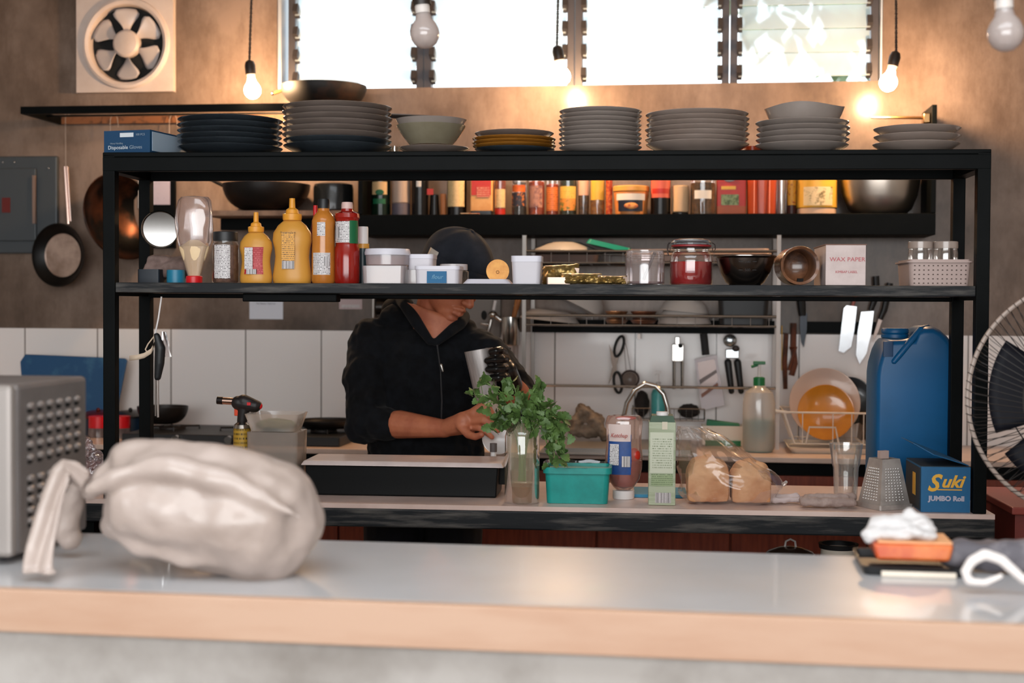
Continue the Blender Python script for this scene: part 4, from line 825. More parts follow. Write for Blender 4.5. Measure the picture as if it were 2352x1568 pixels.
B = [g.bm.verts.new((cos(2*pi*i/n+pi/4)*R1*1.2, -.03, sin(2*pi*i/n+pi/4)*R1*1.2)) for i in range(n)]
for i in range(n):
    j = (i+1) % n; g.bm.faces.new((A[i], A[j], B[j], B[i])); g.bm.faces.new((A2[i], A2[j], A[j], A[i]))
g.o('face_plate', M_fanp, o, ang=25)
mt = Matrix.Rotation(pi/2, 4, 'X'); g = G(); g.lathe([(R1*1.2, .03), (R1*1.17, .04), (R1*1.1, .043), (R1*1.02, .036), (R1*.98, .012), (R1*.98, .004)], 64, m=mt); g.o('ring', M_fanp, o)
g = G(); g.lathe([(0, .003), (R1*.99, .003)], 48, m=mt); g.o('dark_duct', M_dark, o)
for k in range(6):
    g = G(); a0 = R(88+60*k+4)
    def fn(u, v, a0=a0):
        r = R1*(.3+.63*v); ha = (.13+.29*sin(min(v*1.15, 1)*pi/2)**1.5)*(1-max(0, v-.8)**2*9); a = a0+(u-.5)*2*ha
        return V((r*cos(a), -.018-.012*(u-.5)*1.6, r*sin(a)))
    g.grid(fn, 8, 8); g.o('fan_blade', M('grey_blade', 'b3a8a4', .35, coat=.2), o, solid=.002)
g = G(); g.lathe([(R1*.36, .006), (R1*.36, .03), (R1*.3, .04), (R1*.15, .045), (0, .046)], 32, m=mt); g.o('hub', M_fanp, o)
# breaker panel
a, b = WLp(132, 358, .02), WLp(132, 582, .02); w = .42; h = a.z-b.z; M_pan = M('slate_grey_paint', '43484c', .5, .2); o = T('breaker_panel', 'slate grey electrical breaker panel fixed to the wall', 'electrical panel', V((a.x-w/2, YW-.002, b.z)), 0)
g = G(); g.bz((0, -.012, 0), (w, .024, h)); g.o('panel_frame', M_pan, o, smooth=False, bevel=.006)
g = G(); g.bz((-.02, -.03, .05), (w-.13, .012, h-.1)); d = g.o('panel_door', M_pan, o, smooth=False, bevel=.004)
g = G(); g.bz((w/2-.09, -.037, .12), (.012, .012, h-.2)); g.o('door_strip', M('tan_strip', '7d675c', .5), o, smooth=False)
g = G(); g.bz((-.0+WLp(14, 470, .04).x-o.location.x, -.038, WLp(14, 488, .04).z-b.z), (.034, .005, .06)); g.o('red_mark', M('dull_red', '5e1612', .6), o, smooth=False)
g = G()
for x, z in ((w/2-.035, h-.05), (w/2-.035, .04), (-.02, h-.025), (.03, h-.025)): g.ell((x, -.026, z), (.004, .003, .004))
g.o('screws', M_chrome, o)
# steel frying pan hanging on a long wire
hk = WLp(159, 276, .04); o = T('hanging_frying_pan', 'steel frying pan hanging from a long wire beside the breaker panel', 'pan', WLp(141, 586, .085), 0)
q = V(o.location); s = mpp(q); r = 73*s; mt = Matrix.Rotation(R(-13), 4, 'Z') @ Matrix.Rotation(R(90), 4, 'X')
g = G(); pr = [(0, -.016), (r*.7, -.016), (r*.95, .012), (r, .022), (r-.003, .022), (r*.93, .011), (r*.68, -.012), (0, -.012)]
g.lathe(pr, 44, m=mt); g.o('pan_shell', M('seasoned_iron', '0f0e0d', .4, .5), o)
g = G(); g.lathe([(0, -.0115), (r*.66, -.0115), (r*.69, -.008)], 40, m=mt); g.o('worn_bottom', M('worn_steel', 'c2aa9c', .4, .45, noise=(12, '8e7668', .4, .75)), o)
t1 = WLp(157, 508, .085)-q; t2 = WLp(161, 385, .03)-q; g = G(); g.tube([(t1.x, 0, t1.z-.01), (t1.x, 0, t1.z), (t2.x-.004, .015, t2.z)], .0065, 8); g.tube([(t1.x+.01, 0, t1.z), (t2.x+.006, .015, t2.z)], .0045, 8); g.o('handle', M('pinkish_steel', 'c0a498', .25, 1), o)
g = G(); g.tube([(t2.x, .015, t2.z-.005), (hk.x-q.x, .01, hk.z-q.z+.02), (hk.x-q.x+.01, .01, hk.z-q.z+.03), (hk.x-q.x+.02, .01, hk.z-q.z+.01)], .0012, 6); g.o('wire_hook', M_wst, o)
for px in (262, 398):
    h_ = WLp(px, 275, .04); o = T('hanging_hook', 'thin wire hook hanging on the pan shelf pipe %s' % ('before the blue glove box' if px < 300 else 'beside the dark slate plates'), 'hook', h_, 0, 'wire hooks on the pipe')
    g = G(); g.tube([(-.016, 0, -.06), (-.016, 0, .0), (-.008, 0, .02), (.004, 0, .022), (.014, 0, .008), (.018, 0, -.03)], .0013, 6); g.o('wire', M_wst, o)
# big wok hanging edge on, behind the rack post
o = T('hanging_wok', 'large dark wok hanging behind the rack post, copper light on its inside', 'wok', WLp(272, 500, .11), 0); s = mpp(V(o.location)); r = 102*s
mt = Matrix.Rotation(R(4), 4, 'Y') @ Matrix.Rotation(R(-52), 4, 'Z') @ Matrix.Rotation(R(-90), 4, 'X') @ Matrix.Rotation(0, 4, 'Z')
mt = Matrix.Rotation(R(-14), 4, 'Y') @ Matrix.Rotation(R(60), 4, 'Z') @ Matrix.Rotation(R(90), 4, 'X')
g = G(); g.lathe([(0, -.052), (r*.45, -.05), (r*.8, -.025), (r*.97, .01), (r, .022), (r-.003, .024), (r*.94, .009), (r*.77, -.021), (r*.44, -.046), (0, -.048)], 48, m=mt); g.o('wok_shell', M('burnt_copper_iron', '4a2a1a', .32, .8, noise=(7, '0c0a09', .4, .56)), o)
# small things on the wall
def sheet(px0, px1, py0, py1, off, name, label, mat, cat='paper', tilt=0):
    a, b = WLp(px0, py0, off), WLp(px1, py1, off); w, h = b.x-a.x, a.z-b.z; o = T(name, label, cat, V(((a.x+b.x)/2, YW-off, (a.z+b.z)/2)), rot=(0, tilt, 0)); return o, w, h
M_pap = M('white_paper', 'cfd0d8', .7); M_papp = M('pinkish_paper', 'b9a5a5', .7)
o, w, h = sheet(573, 650, 690, 733, .004, 'paper_note', 'white paper note with a handwritten line taped under the rack shelf', M_pap); flat(o, w, h, (0, 0, 0), M_pap, 'paper'); txt(o, 'For lettuce / Salad mix', .0085, (0, -.002, h*.34), M('pencil', '4a4650', .7))
o, w, h = sheet(779, 832, 687, 710, .004, 'hanging_paper_tag', 'small pinkish printed card on the wall near the worker', M_papp); flat(o, w, h, (0, 0, 0), M_papp, 'card'); flat(o, w*.8, h*.3, (0, -.001, -h*.2), M_lab, 'print')
o, w, h = sheet(350, 403, 412, 570, .012, 'hanging_board', 'narrow black board on the wall with a lilac paper slip', M_blk, 'board'); flat(o, w, h, (0, 0, 0), M_blk, 'board', t=.02)
M_lil = M('lilac_paper', 'b5adbd', .7); flat(o, w*.76, h*.36, (-w*.06, -.013, h*.31), MPrint('lilac_print', 'aea6b6', '8a8292', rowh=.02, dens=.3), 'paper_slip')
o, w, h = sheet(318, 330, 412, 478, .004, 'mounted_strip', 'narrow white strip mounted on the wall beside the rack post', M_white, 'strip'); flat(o, w, h, (0, 0, 0), M_white, 'strip')
# iron pan and black pot hanging between the shelves
o = T('skillet', 'black iron skillet with a long handle on the ledge behind the mustard bottles', 'pan', WLp(612, 486, .16), 0); s = mpp(V(o.location))
wok(o, 100*s, 62*s, M_iron, .35)
g = G(); g.tube([(-85*s, 0, 52*s), (-115*s, 0, 66*s), (-148*s, 0, 84*s)], [.009, .007, .009], 8); g.o('handle', M_iron, o)
g = G(); g.tube([(-25*s, -.06, 60*s), (-45*s, -.09, 88*s)], .007, 8); g.o('inner_handle', M_iron, o)
g = G(); g.ell((-2*s, -.03, 66*s), (.024, .015, .008)); g.o('shiny_cap', M_chrome, o)
lz = WLp(612, 487, .16).z; xa, xb = WL(490, .16, lz).x, WL(818, .16, lz).x
o = T('mounted_ledge', 'thin wooden ledge on the wall under the black skillet', 'ledge', V(((xa+xb)/2, YW-.14, lz-.0205)), 0); g = G(); g.bz((0, 0, 0), (xb-xa, .27, .019)); g.o('ledge_board', M('ledge_wood', 'a8836a', .6, noise=(8, '6e5240', .4, .6)), o, smooth=False)
g = G(); g.bz((0, .05, -.045), (xb-xa-.02, .03, .044)); g.o('ledge_rail', M_blk, o, smooth=False)
b_ = WL(766, .16, lz+.0005); s = mpp(b_); o = T('black_pot', 'black cylindrical pot standing on the ledge behind the sauce bottles', 'pot', b_, 0)
g = G(); g.lathe([(0, 0), (42*s, 0), (46*s, .006), (46*s, 52*s), (44*s, 62*s), (30*s, 66*s), (0, 67*s)], 36); g.o('pot_body', M('black_enamel', '15181a', .25, coat=.3), o)
# utility corner behind the worker
o, w, h = sheet(1074, 1150, 640, 775, .02, 'mounted_cover', 'grey cover plate with dark keyhole on the wall behind the worker', M_plain, 'cover plate'); flat(o, w, h, (0, 0, 0), M('warm_grey_metal', '6d655f', .5, .3), 'plate', t=.03); g = G(); g.ell((w*.02, -.018, -h*.12), (.011, .004, .018)); g.o('keyhole', M_dark, o)
o = T('mounted_dispenser', 'dark cylindrical roll holder on the wall behind the shoulder', 'dispenser', WLp(888, 705, .07), 0); g = G(); g.tube([(-.035, 0, 0), (.05, 0, 0)], .038, 24); g.o('drum', M('dark_chrome', '3a3532', .2, .9), o); g = G(); g.box((-.045, .01, 0), (.012, .1, .09)); g.o('bracket', M_steel, o, bevel=.004)
M_pipe = M('grey_metal', '8a807a', .35, .7)
o = T('mounted_tap', 'chrome tap and valve assembly on the wall behind the gloved arm', 'tap', WLp(1138, 722, .1), 0)
def WQ(px, py, off=.1): return WLp(px, py, off)-V(o.location)
g = G(); g.tube([WQ(1138, 690), WQ(1134, 712)], .006, 10); g.o('white_lever', M_white, o)
g = G(); g.ell(WQ(1132, 722), (.018, .018, .014)); g.cap(WQ(1128, 735), WQ(1119, 775), .007, .006); g.cap(WQ(1132, 722), WQ(1150, 735), .01, .008); g.cap(WQ(1120, 745), WQ(1105, 742), .006, .004); g.cap(WQ(1132, 722, .1), WQ(1132, 722, .05), .011, .011); g.o('valve_body', M_chrome, o)
o = T('mounted_cup', 'tall polished steel cup mounted on the wall beside the tap', 'cup', WLp(1172, 793, .1), 0); s = mpp(V(o.location))
g = G(); g.lathe([(0, 0), (21*s, 0), (22*s, .003), (22*s, 65*s), (20.5*s, 65*s), (20*s, .004), (0, .004)], 32); g.o('cup_body', M_chrome, o)
g = G(); g.box((0, .055, 30*s), (.02, .07, .02)); g.o('mount', M_steel, o, smooth=False)
o = T('wooden_spoon', 'wooden spoon handle standing in the wall mounted steel cup', 'spoon', WLp(1172, 788, .1), 0)
g = G(); g.tube([(0, 0, .005), WQ(1180, 728), WQ(1190, 690), WQ(1196, 655)], [.006, .009, .012, .016], 10); g.o('spoon_body', M('honey_wood', 'b0703a', .5, noise=(20, '8a5028', .4, .6, (3, 3, .4))), o)
o = T('hanging_hose', 'dark drain hose curving down under the steel cup', 'hose', WLp(1166, 800, .06), 0); g = G(); g.tube([WQ(1170, 798, .06), WQ(1168, 818, .06), WQ(1158, 836, .06), WQ(1145, 848, .06), WQ(1140, 900, .06)], .007, 10); g.o('hose', M('dark_rubber', '241a18', .5), o)
o = T('mounted_pipe', 'pale vertical water pipe on the tiles beside the dish rack post', 'pipe', WLp(1185, 795, .03), 0); g = G(); g.tube([WQ(1186, 700, .03), WQ(1183, 900, .03), WQ(1183, 1010, .03)], .011, 12); g.o('pipe', M('pale_pipe', 'b5a9a2', .4), o); g = G(); g.tube([WQ(1186, 780, .03), WQ(1186, 790, .03)], .015, 12); g.o('joint', MATS['pale_pipe'], o)
# knives on a magnetic bar
a, b = WLp(1852, 738, .012), WLp(2012, 766, .012)
o = T('mounted_knife_bar', 'black magnetic knife bar on the wall left of the blue jerrycan', 'knife bar', V(((a.x+b.x)/2, YW-.008, (a.z+b.z)/2)), 0); o['label'] = 'black magnetic knife bar on the wall above the white plate'; g = G(); g.box((0, 0, 0), (b.x-a.x, .014, a.z-b.z)); g.o('bar', M_blk, o, smooth=False)
M_blade = M('knife_steel', 'c9c9cc', .25, .9, noise=(5, 'e6e8ec', .4, .6)); M_hnd = M('knife_handle', '0e0d0d', .4)
def knife(pts, hp, label, hm=M_hnd, bm_=M_blade, off=.03, hr=.012):
    c = WLp(pts[0][0], pts[0][1], off); o = T('hanging_knife', label, 'knife', c, 0, 'knives on the magnetic bar'); g = G(); out = []
    for x, y in pts: q = WLp(x, y, off)-c; out.append((q.x, q.z))
    g.prism(out, -.001, .001); g.o('blade', bm_, o, smooth=False)
    g = G(); g.tube([WLp(x, y, off)-c for x, y in hp], [hr*.8, hr, hr*1.05, hr][:len(hp)], 10); g.o('handle', hm, o); return o
knife([(1944, 701), (1968, 704), (1962, 760), (1955, 796), (1938, 810), (1926, 806), (1934, 740), (1938, 708)], [(1958, 702), (1966, 680), (1970, 640)], 'short wide bladed knife, first on the magnetic bar', hm=M('pink_handle', '9c5a50', .5), hr=.007)
knife([(1978, 716), (2007, 714), (2000, 770), (1990, 812), (1974, 836), (1966, 815), (1970, 760)], [(2000, 712), (2008, 690), (2013, 660), (2012, 634)], 'long pointed chef knife, middle of the three bright blades')
knife([(2018, 732), (2026, 736), (2016, 764), (2004, 786), (2008, 764)], [(2022, 732), (2031, 712), (2038, 680), (2044, 650)], 'small paring knife half hidden by the blue jerrycan', bm_=M('dull_blade', '9a8880', .35, .8))
knife([(1838, 716), (1854, 720), (1853, 758), (1846, 798), (1840, 785), (1837, 750)], [(1843, 725), (1841, 700), (1838, 670)], 'dark narrow knife hanging between wooden tongs and knife bar', bm_=M('dark_blade', '2e3034', .3, .8), hr=.016)
# wooden tongs and bits
o = T('hanging_tongs', 'brown wooden tongs hanging beside the white rack post', 'tongs', WLp(1818, 745, .04), 0); M_bw = M('reddish_wood', '6e3a22', .5, noise=(15, '3c2014', .4, .6))
g = G(); g.tube([WQ(1823, 742, .04), WQ(1822, 800, .04), WQ(1826, 835, .04), WQ(1818, 862, .04)], .011, 8); g.tube([WQ(1806, 765, .05), WQ(1802, 830, .05), WQ(1804, 893, .05)], [.009, .01, .008], 8); g.tube([WQ(1814, 800, .05), WQ(1828, 796, .05), WQ(1812, 850, .05)], .006, 8); g.o('tong_arms', M_bw, o)
g = G(); g.tube([WQ(1796, 748, .045), WQ(1796, 850, .045)], .002, 6); g.o('yellow_edge', yel, o)
# utensils on the hook rail
def HK(px, py): return WLp(px, py, .088)
o = T('hanging_scissors', 'large kitchen scissors with black handles hanging open under the rack', 'scissors', HK(1418, 772), 0)
def WQ(px, py, off=.088): return WLp(px, py, off)-V(o.location)
def loop(c, a, b, rot, r=.0045, n=20):
    pts = []
    for k in range(n):
        t = 2*pi*k/n; x, z = a*cos(t), b*sin(t); pts.append(c+V((x*cos(rot)-z*sin(rot), 0, x*sin(rot)+z*cos(rot))))
    return pts
s = mpp(V(o.location)); g = G(); g.tube(loop(WQ(1422, 795), 9*s, 24*s, -.28), .0055, 8, closed=True); g.o('handle', M_black, o); g = G(); g.tube(loop(WQ(1419, 878), 9*s, 24*s, .12), .0055, 8, closed=True); g.o('handle', M_black, o)
g = G(); g.prism([((WQ(x, y)).x, (WQ(x, y)).z) for x, y in ((1399, 790), (1409, 812), (1417, 838), (1417, 860), (1411, 862), (1404, 830))], -.0015, .0015); g.prism([((WQ(x, y)).x, (WQ(x, y)).z) for x, y in ((1397, 884), (1404, 850), (1416, 815), (1421, 820), (1414, 850), (1403, 872))], .002, .0045); g.o('blades', M('worn_blade', '5c514a', .35, .9), o, smooth=False)
o = T('hanging_strainer', 'small round wire strainer hanging next to the scissors', 'strainer', HK(1432, 770), 0); g = G(); g.tube([WQ(1430, 768), WQ(1434, 800), WQ(1438, 852)], .0014, 6); g.tube([WQ(1430, 768), WQ(1440, 800), WQ(1448, 848)], .0014, 6); g.o('wire_handle', M_pipe, o)
g = G(); g.tube(loop(WQ(1447, 870), 20*s, 19*s, 0), .0035, 8, closed=True); g.o('hoop', M('dark_hoop', '4a4040', .4, .7), o); c_ = WQ(1447, 870); g = G(); g.lathe([(0, .018), (10*s, .014), (19*s, 0)], 20, c=(0, 0, 0), m=Matrix.Translation(c_) @ Matrix.Rotation(-pi/2, 4, 'X')); g.o('mesh_cup', MG('wire_mesh', 'a89c94', .4, .3, .5, '8a7e78'), o)
o = T('hanging_can_opener', 'all steel can opener with two long rods hanging mid rail', 'can opener', HK(1557, 770), 0); g = G(); g.box(WQ(1557, 810), (.045, .012, 40*s)); g.box(WQ(1556, 782), (.018, .012, 18*s)); g.o('opener_head', M_chrome, o, smooth=False, bevel=.003)
for px in (1548, 1567): g = G(); g.tube([WQ(px, 825), WQ(px, 893)], .0065, 10); g.o('handle_rod', M_chrome, o)
g = G(); g.ell(WQ(1563, 794)+V((0, -.008, 0)), (.009, .006, .008)); g.o('turn_knob', M_dark, o)
o = T('hanging_slicer', 'white mandoline slicer with a black handle hanging from the rail', 'slicer', HK(1617, 770), 0)
qv = lambda L: [(WQ(x, y).x, WQ(x, y).z) for x, y in L]
g = G(); g.tube([WQ(1616, 766), WQ(1619, 795), WQ(1621, 815)], .015, 10); g.o('handle', M_black, o)
outp = [(1595, 825), (1646, 815), (1664, 930), (1612, 942)]; g = G(); g.prism(qv(outp), -.004, .004)
g.o('frame', M('pale_plastic', 'c6bcc0', .4), o, smooth=False)
g = G(); g.prism(qv([(1602, 832), (1641, 824), (1650, 872), (1611, 912)]), -.0055, -.0042); g.o('steel_deck', M('grey_deck', '8a7c78', .35, .6), o, smooth=False)
g = G(); g.prism(qv([(1606, 872), (1645, 848), (1647, 855), (1608, 882)]), -.009, -.0056); g.o('slicing_blade', M('blade_dark', '3c3432', .3, .8), o, smooth=False)
g = G(); g.prism(qv([(1610, 905), (1648, 878), (1650, 885), (1612, 913)]), -.009, -.0056); g.o('brown_strip', M('brown_strip', '8a5a48', .5), o, smooth=False)
o = T('hanging_can_opener', 'can opener with fat black grips hanging beside the slicer', 'can opener', HK(1680, 768), 0); g = G(); g.ell(WQ(1677, 782), (.026, .012, .024)); g.box(WQ(1682, 812), (.05, .014, .034)); g.o('opener_head', M('mirror_steel', 'b5bcc0', .2, .9), o, bevel=.003)
for a_, b_ in (((1672, 832), (1680, 898)), ((1694, 832), (1702, 898))): g = G(); g.cap(WQ(*a_), WQ(*b_), .014, .011); g.o('grip', M_black, o)
g = G(); g.ell(WQ(1690, 800)+V((0, -.012, 0)), (.014, .006, .012)); g.o('turn_knob', M('brown_knob', '2c1e18', .5), o)
o = T('hanging_hook', 'small spare hook on the utensil rail after the strainer', 'hook', WLp(1468, 772, .07), 0); g = G(); g.box((0, 0, 0), (.01, .012, .02)); g.o('hook', M_pipe, o)
# things in the dish rack
def DRi(px, z, off=.19): return WL(px, off, z)
def rimpan(r, h, f=.6): return [(0, 0), (r*f, 0), (r*.9, h*.7), (r, h), (r-.003, h), (r*.88, h*.7+.003), (r*f-.003, .004), (0, .004)]
def simple(prof, mat, name, loc, rot, label, cat, sq=(1, .8), grp=None, n=2, seg=44):
    g = G(); g.lathe(prof, seg, sq=sq, n=n); o = g.o(name, mat); place(o, loc, rot=rot); tag(o, label, cat, grp); return o
c = DRi(1296, ZD1+.012); s = mpp(c); simple([(r_, .062-z_) for r_, z_ in rimpan(76*s, .034, .5)], M_pw if 0 else M('rack_white', 'a59e99', .3, coat=.3), 'dinner_plate', c, (0, 0, 0), 'white plate turned upside down on the top tier of the dish rack', 'plate', sq=(1, .85))
c = DRi(1300, ZD1); g = G(); g.rbox((0, 0, 0), (150*s, .2, .024), .02, t=1.04, wall=.002); o = g.o('clear_tray', MG('pinkish_clear', 'd0bfb8', .8, .2, .5, '93807a')); place(o, c, 0); tag(o, 'clear plastic tray lying under the upside down plate', 'tray')
c = DRi(1388, ZD1+.028); g = G(); g.rbox((0, 0, 0), (105*s, .15, .018), .012, t=.9); o = g.o('teal_cover', M('teal_plastic', '128a76', .35)); place(o, c+V((.02, 0, .022)), rot=(0, R(13), 0)); tag(o, 'teal plastic lid tilted on the top tier of the dish rack', 'lid')
c = DRi(1603, ZD1+.026); g = G(); g.rbox((0, 0, 0), (325*s, .21, .02), .03, t=.96); o = g.o('serving_tray', M('pinkish_melamine', 'c2a596', .35, coat=.3)); place(o, c, rot=(0, R(-.4), 0)); tag(o, 'long pinkish serving tray, upper of two on the dish rack', 'tray')
c = DRi(1620, ZD1+.002); g = G(); g.rbox((0, 0, 0), (310*s, .2, .02), .03, t=1.02); o = g.o('serving_tray', M('brown_melamine', '8a6c5c', .4)); place(o, c, 0); tag(o, 'long brownish serving tray under the pinkish one', 'tray')
def bowlp(r, h): return [(0, h), (r*.4, h), (r*.62, h*.93), (r*.85, h*.55), (r, 0), (r-.003, 0), (r*.8, h*.52), (r*.58, h*.9), (0, h*.96)]
M_rw = MATS['rack_white']
simple(bowlp(70*s, .04), M_rw, 'serving_bowl', DRi(1262, ZD2+.009, .17), (0, R(6), 0), 'white bowl upside down at the post end of the lower tier', 'bowl', grp='bowls in the dish rack')
simple(bowlp(64*s, .075), M_rw, 'serving_bowl', DRi(1325, ZD2+.062, .17), (R(-6), R(26), 0), 'white bowl leaning over its neighbour on the lower tier', 'bowl', grp='bowls in the dish rack')
for px, w_, h_, cc, lb in ((1416, 26, .07, '9a6a44', 'brown wooden bowl stack end on the lower tier'), (1478, 30, .05, '7a4a34', 'flat reddish brown dish stack beside the wooden bowl')):
    c = DRi(px, ZD2); g = G()
    for k in range(3): g.lathe([(0, k*.016), (w_*s*.8, k*.016), (w_*s, k*.016+.012), (w_*s*.97, k*.016+.014), (0, k*.016+.008)], 32, sq=(1, 1.5))
    o = g.o('wooden_dish', M('dish_'+cc, cc, .45, noise=(12, '4a2c1e', .45, .65))); place(o, c, 0); tag(o, lb, 'dish')
simple(bowlp(61*s, .075), M_rw, 'serving_bowl', DRi(1572, ZD2, .2), (0, 0, 0), 'large white bowl turned over in the middle of the lower tier', 'bowl', grp='bowls in the dish rack')
simple(bowlp(57*s, .05), M_rw, 'serving_bowl', DRi(1572, ZD2+.045, .2), (0, R(5), 0), 'second white bowl sitting on the large turned over bowl', 'bowl', grp='bowls in the dish rack')
c = DRi(1706, ZD2, .2); g = G(); g.rbox((0, 0, 0), (104*s, .18, .09), .02, t=1.06); o = g.o('black_container', M_black); place(o, c, 0); tag(o, 'black plastic container at the white post end of the lower tier', 'container')
# ================================================================ the cook
OPv = .74
P_O = V(RK(955, OPv, 0)); PO = lc(P_O)
def pl(px, py, v): q = lc(RKp(px, py, v)); return V((q.x-PO.x, q.y-PO.y, q.z))
per = T('person', 'person in black zip top and dark cap pouring from a metal tumbler', 'person', P_O)
M_skin = M('skin', 'b06a4c', .5, noise=(18, '9c5840', .4, .65), sss=.12); M_shirt = M('black_knit', '0b0c0f', .9, spec=.15, noise=(30, '111317', .4, .6), bump=(350, .25, .001), sheen=.04)
M_cap = M('charcoal_cotton', '23272f', .9, spec=.2, noise=(9, '343943', .35, .7), bump=(60, .3, .002)); M_glove = M('black_nitrile', '0c0b0c', .3, coat=.2, bump=(40, .4, .003))
# joints
shR, shL = pl(862, 785, .74), pl(1098, 806, .73); neck = pl(985, 760, .73); elR, wrR = pl(848, 968, .62), pl(1022, 984, .5)
elL, wrL = pl(1196, 925, .62), pl(1172, 878, .5)
hc = pl(1036, 640, .68)
up = V((.42, -.12, .9)).normalized(); fr = V((.75, -.62, 0)); fr = (fr-up*fr.dot(up)).normalized(); sd = up.cross(fr)
HM = Matrix((fr, sd, up)).transposed()
def h(x, y, z): return hc+HM @ V((x, y, z))
hrot = HM.to_euler()
g = G(); E = lambda c, r: g.ell(h(*c), r, rot=hrot, seg=28, rg=18)
E((0, 0, .018), (.098, .078, .098)); E((.022, 0, -.042), (.07, .062, .068)); E((.045, 0, -.078), (.042, .042, .04)); E((.068, 0, -.098), (.022, .024, .018))
E((-.03, 0, -.03), (.06, .058, .06)); E((.078, 0, -.005), (.022, .045, .03)); E((.075, 0, -.07), (.018, .026, .016))
g.cap(h(.09, 0, .012), h(.122, 0, -.034), .009, .013); E((.108, .012, -.036), (.011, .008, .008)); E((.108, -.012, -.036), (.011, .008, .008))
for s_ in (-1, 1):
    E((.06, s_*.04, -.022), (.028, .022, .024)); E((.08, s_*.032, .008), (.014, .017, .011)); E((-.008, s_*.08, -.012), (.02, .007, .032))
g.cap(h(.09, -.022, -.064), h(.102, 0, -.06), .005, .0068); g.cap(h(.102, 0, -.06), h(.09, .022, -.064), .0068, .005)
g.cap(h(.088, -.018, -.077), h(.098, 0, -.078), .0058, .0072); g.cap(h(.098, 0, -.078), h(.088, .018, -.077), .0072, .0058)
g.cap(h(-.03, 0, -.05), neck+V((0, .01, -.03)), .056, .066)
chest = (shR+shL)/2+V((0, .01, -.12)); pel = V(((shR.x+shL.x)/2-.01, .02, .93))
g.cap(shR+V((.03, 0, -.02)), shL+V((-.03, 0, -.02)), .055, .055); g.ell(chest, (.13, .07, .13)); g.cap(chest, pel+V((0, .02, .08)), .09, .09)
g.chain([shR, elR, wrR], [.047, .04, .027]); g.cap((elR*.6+wrR*.4), wrR, .043, .026)
g.chain([shL, elL, wrL], [.047, .04, .028]); g.cap((elL*.6+wrL*.4), wrL, .042, .028)
for s_ in (-1, 1): g.chain([V((pel.x+s_*.09, .02, .9)), V((pel.x+s_*.1, -.01, .5)), V((pel.x+s_*.1, .03, .1))], [.085, .055, .038]); g.cap((pel.x+s_*.1, .03, .05), (pel.x+s_*.11, -.14, .035), .034, .03)
# bare right hand, reaching over the small dish
pR = pl(1066, 968, .455); fR = .0088
g.cap(wrR, pR, .025, .03); g.cap(wrR+V((.01, 0, .012)), pl(1088, 948, .44), .02, .015); g.cap(wrR+V((.01, 0, -.004)), pl(1082, 984, .455), .019, .015)
g.chain([pl(1086, 946, .44), pl(1104, 932, .43), pl(1121, 934, .425), pl(1130, 948, .42)], [.0125, .0105, .0095, .0085])
g.chain([pl(1088, 956, .44), pl(1112, 948, .42), pl(1130, 957, .41), pl(1138, 968, .41)], [.0125, .0105, .0095, .0085])
g.chain([pl(1088, 967, .44), pl(1110, 966, .42), pl(1132, 977, .41), pl(1144, 988, .41)], [.012, .0105, .0095, .0085])
g.chain([pl(1084, 980, .45), pl(1103, 984, .43), pl(1120, 995, .42), pl(1130, 1004, .42)], [.0115, .0095, .0085, .0075])
g.chain([pl(1058, 978, .44), pl(1076, 998, .42), pl(1092, 1003, .4), pl(1106, 998, .39)], [.0145, .012, .0105, .009])
# gloved left hand core
pL_ = pl(1160, 850, .46)
g.cap(wrL, pL_, .024, .026)
body = g.o('body', M_skin, per, remesh=.0036, sm=2)
# glove: cuff, palm and four fingers round the tumbler
g = G(); gd = (wrL-pL_).normalized()
g.cap(wrL+gd*.012, pL_, .033, .034); g.cap(pL_, pl(1150, 815, .46), .03, .022); g.cap(pL_, pl(1156, 862, .47), .03, .024)
for (y0, y1, y2, xa, xb) in ((808, 804, 808, 1128, 1156), (824, 824, 828, 1119, 1160), (843, 846, 848, 1121, 1164), (862, 866, 868, 1128, 1166)):
    g.chain([pl(xb, y0, .45), pl(xb-8, y1, .415), pl((xa+xb)/2-2, y1+1, .402), pl(xa, y2, .408)], [.0125, .0118, .0112, .0098])
g.chain([pl(1160, 835, .49), pl(1140, 812, .51), pl(1118, 806, .515)], [.015, .012, .0105])
g.o('glove', M_glove, per, remesh=.0032, sm=3)
# tight long sleeved top
g = G(); cT = chest
g.cap(shR+V((.02, .01, -.01)), shL+V((-.01, .01, -.01)), .078, .078); g.cap(pl(905, 735, .75), neck+V((-.02, .03, .0)), .05, .06); g.cap(pl(1062, 765, .74), neck+V((.02, .02, -.02)), .05, .055)
g.ell(cT, (.19, .125, .2)); g.ell((pel.x, .02, 1.12), (.185, .125, .2)); g.ell((pel.x+.005, .02, .97), (.185, .13, .16)); g.cap(cT+V((-.06, -.02, .03)), V((pel.x-.06, -.02, 1.0)), .1, .11)
g.chain([shR+V((-.005, 0, 0)), elR*.5+shR*.5+V((-.02, 0, 0)), elR], [.076, .074, .066]); g.cap(elR, elR*.78+wrR*.22, .064, .054)
g.ell(elR*.45+shR*.55+V((-.035, 0, -.03)), (.05, .06, .06)); g.cap(elR+V((-.02, 0, -.02)), elR+V((.0, 0, .06)), .05, .05)
g.chain([shL, elL*.5+shL*.5+V((.01, 0, .01)), elL+V((.01, 0, -.0))], [.072, .062, .055]); g.cap(elL+V((.01, 0, 0)), elL*.7+wrL*.3, .054, .046)
g.o('zip_top', M_shirt, per, remesh=.005, sm=4, disp=(.07, .028))
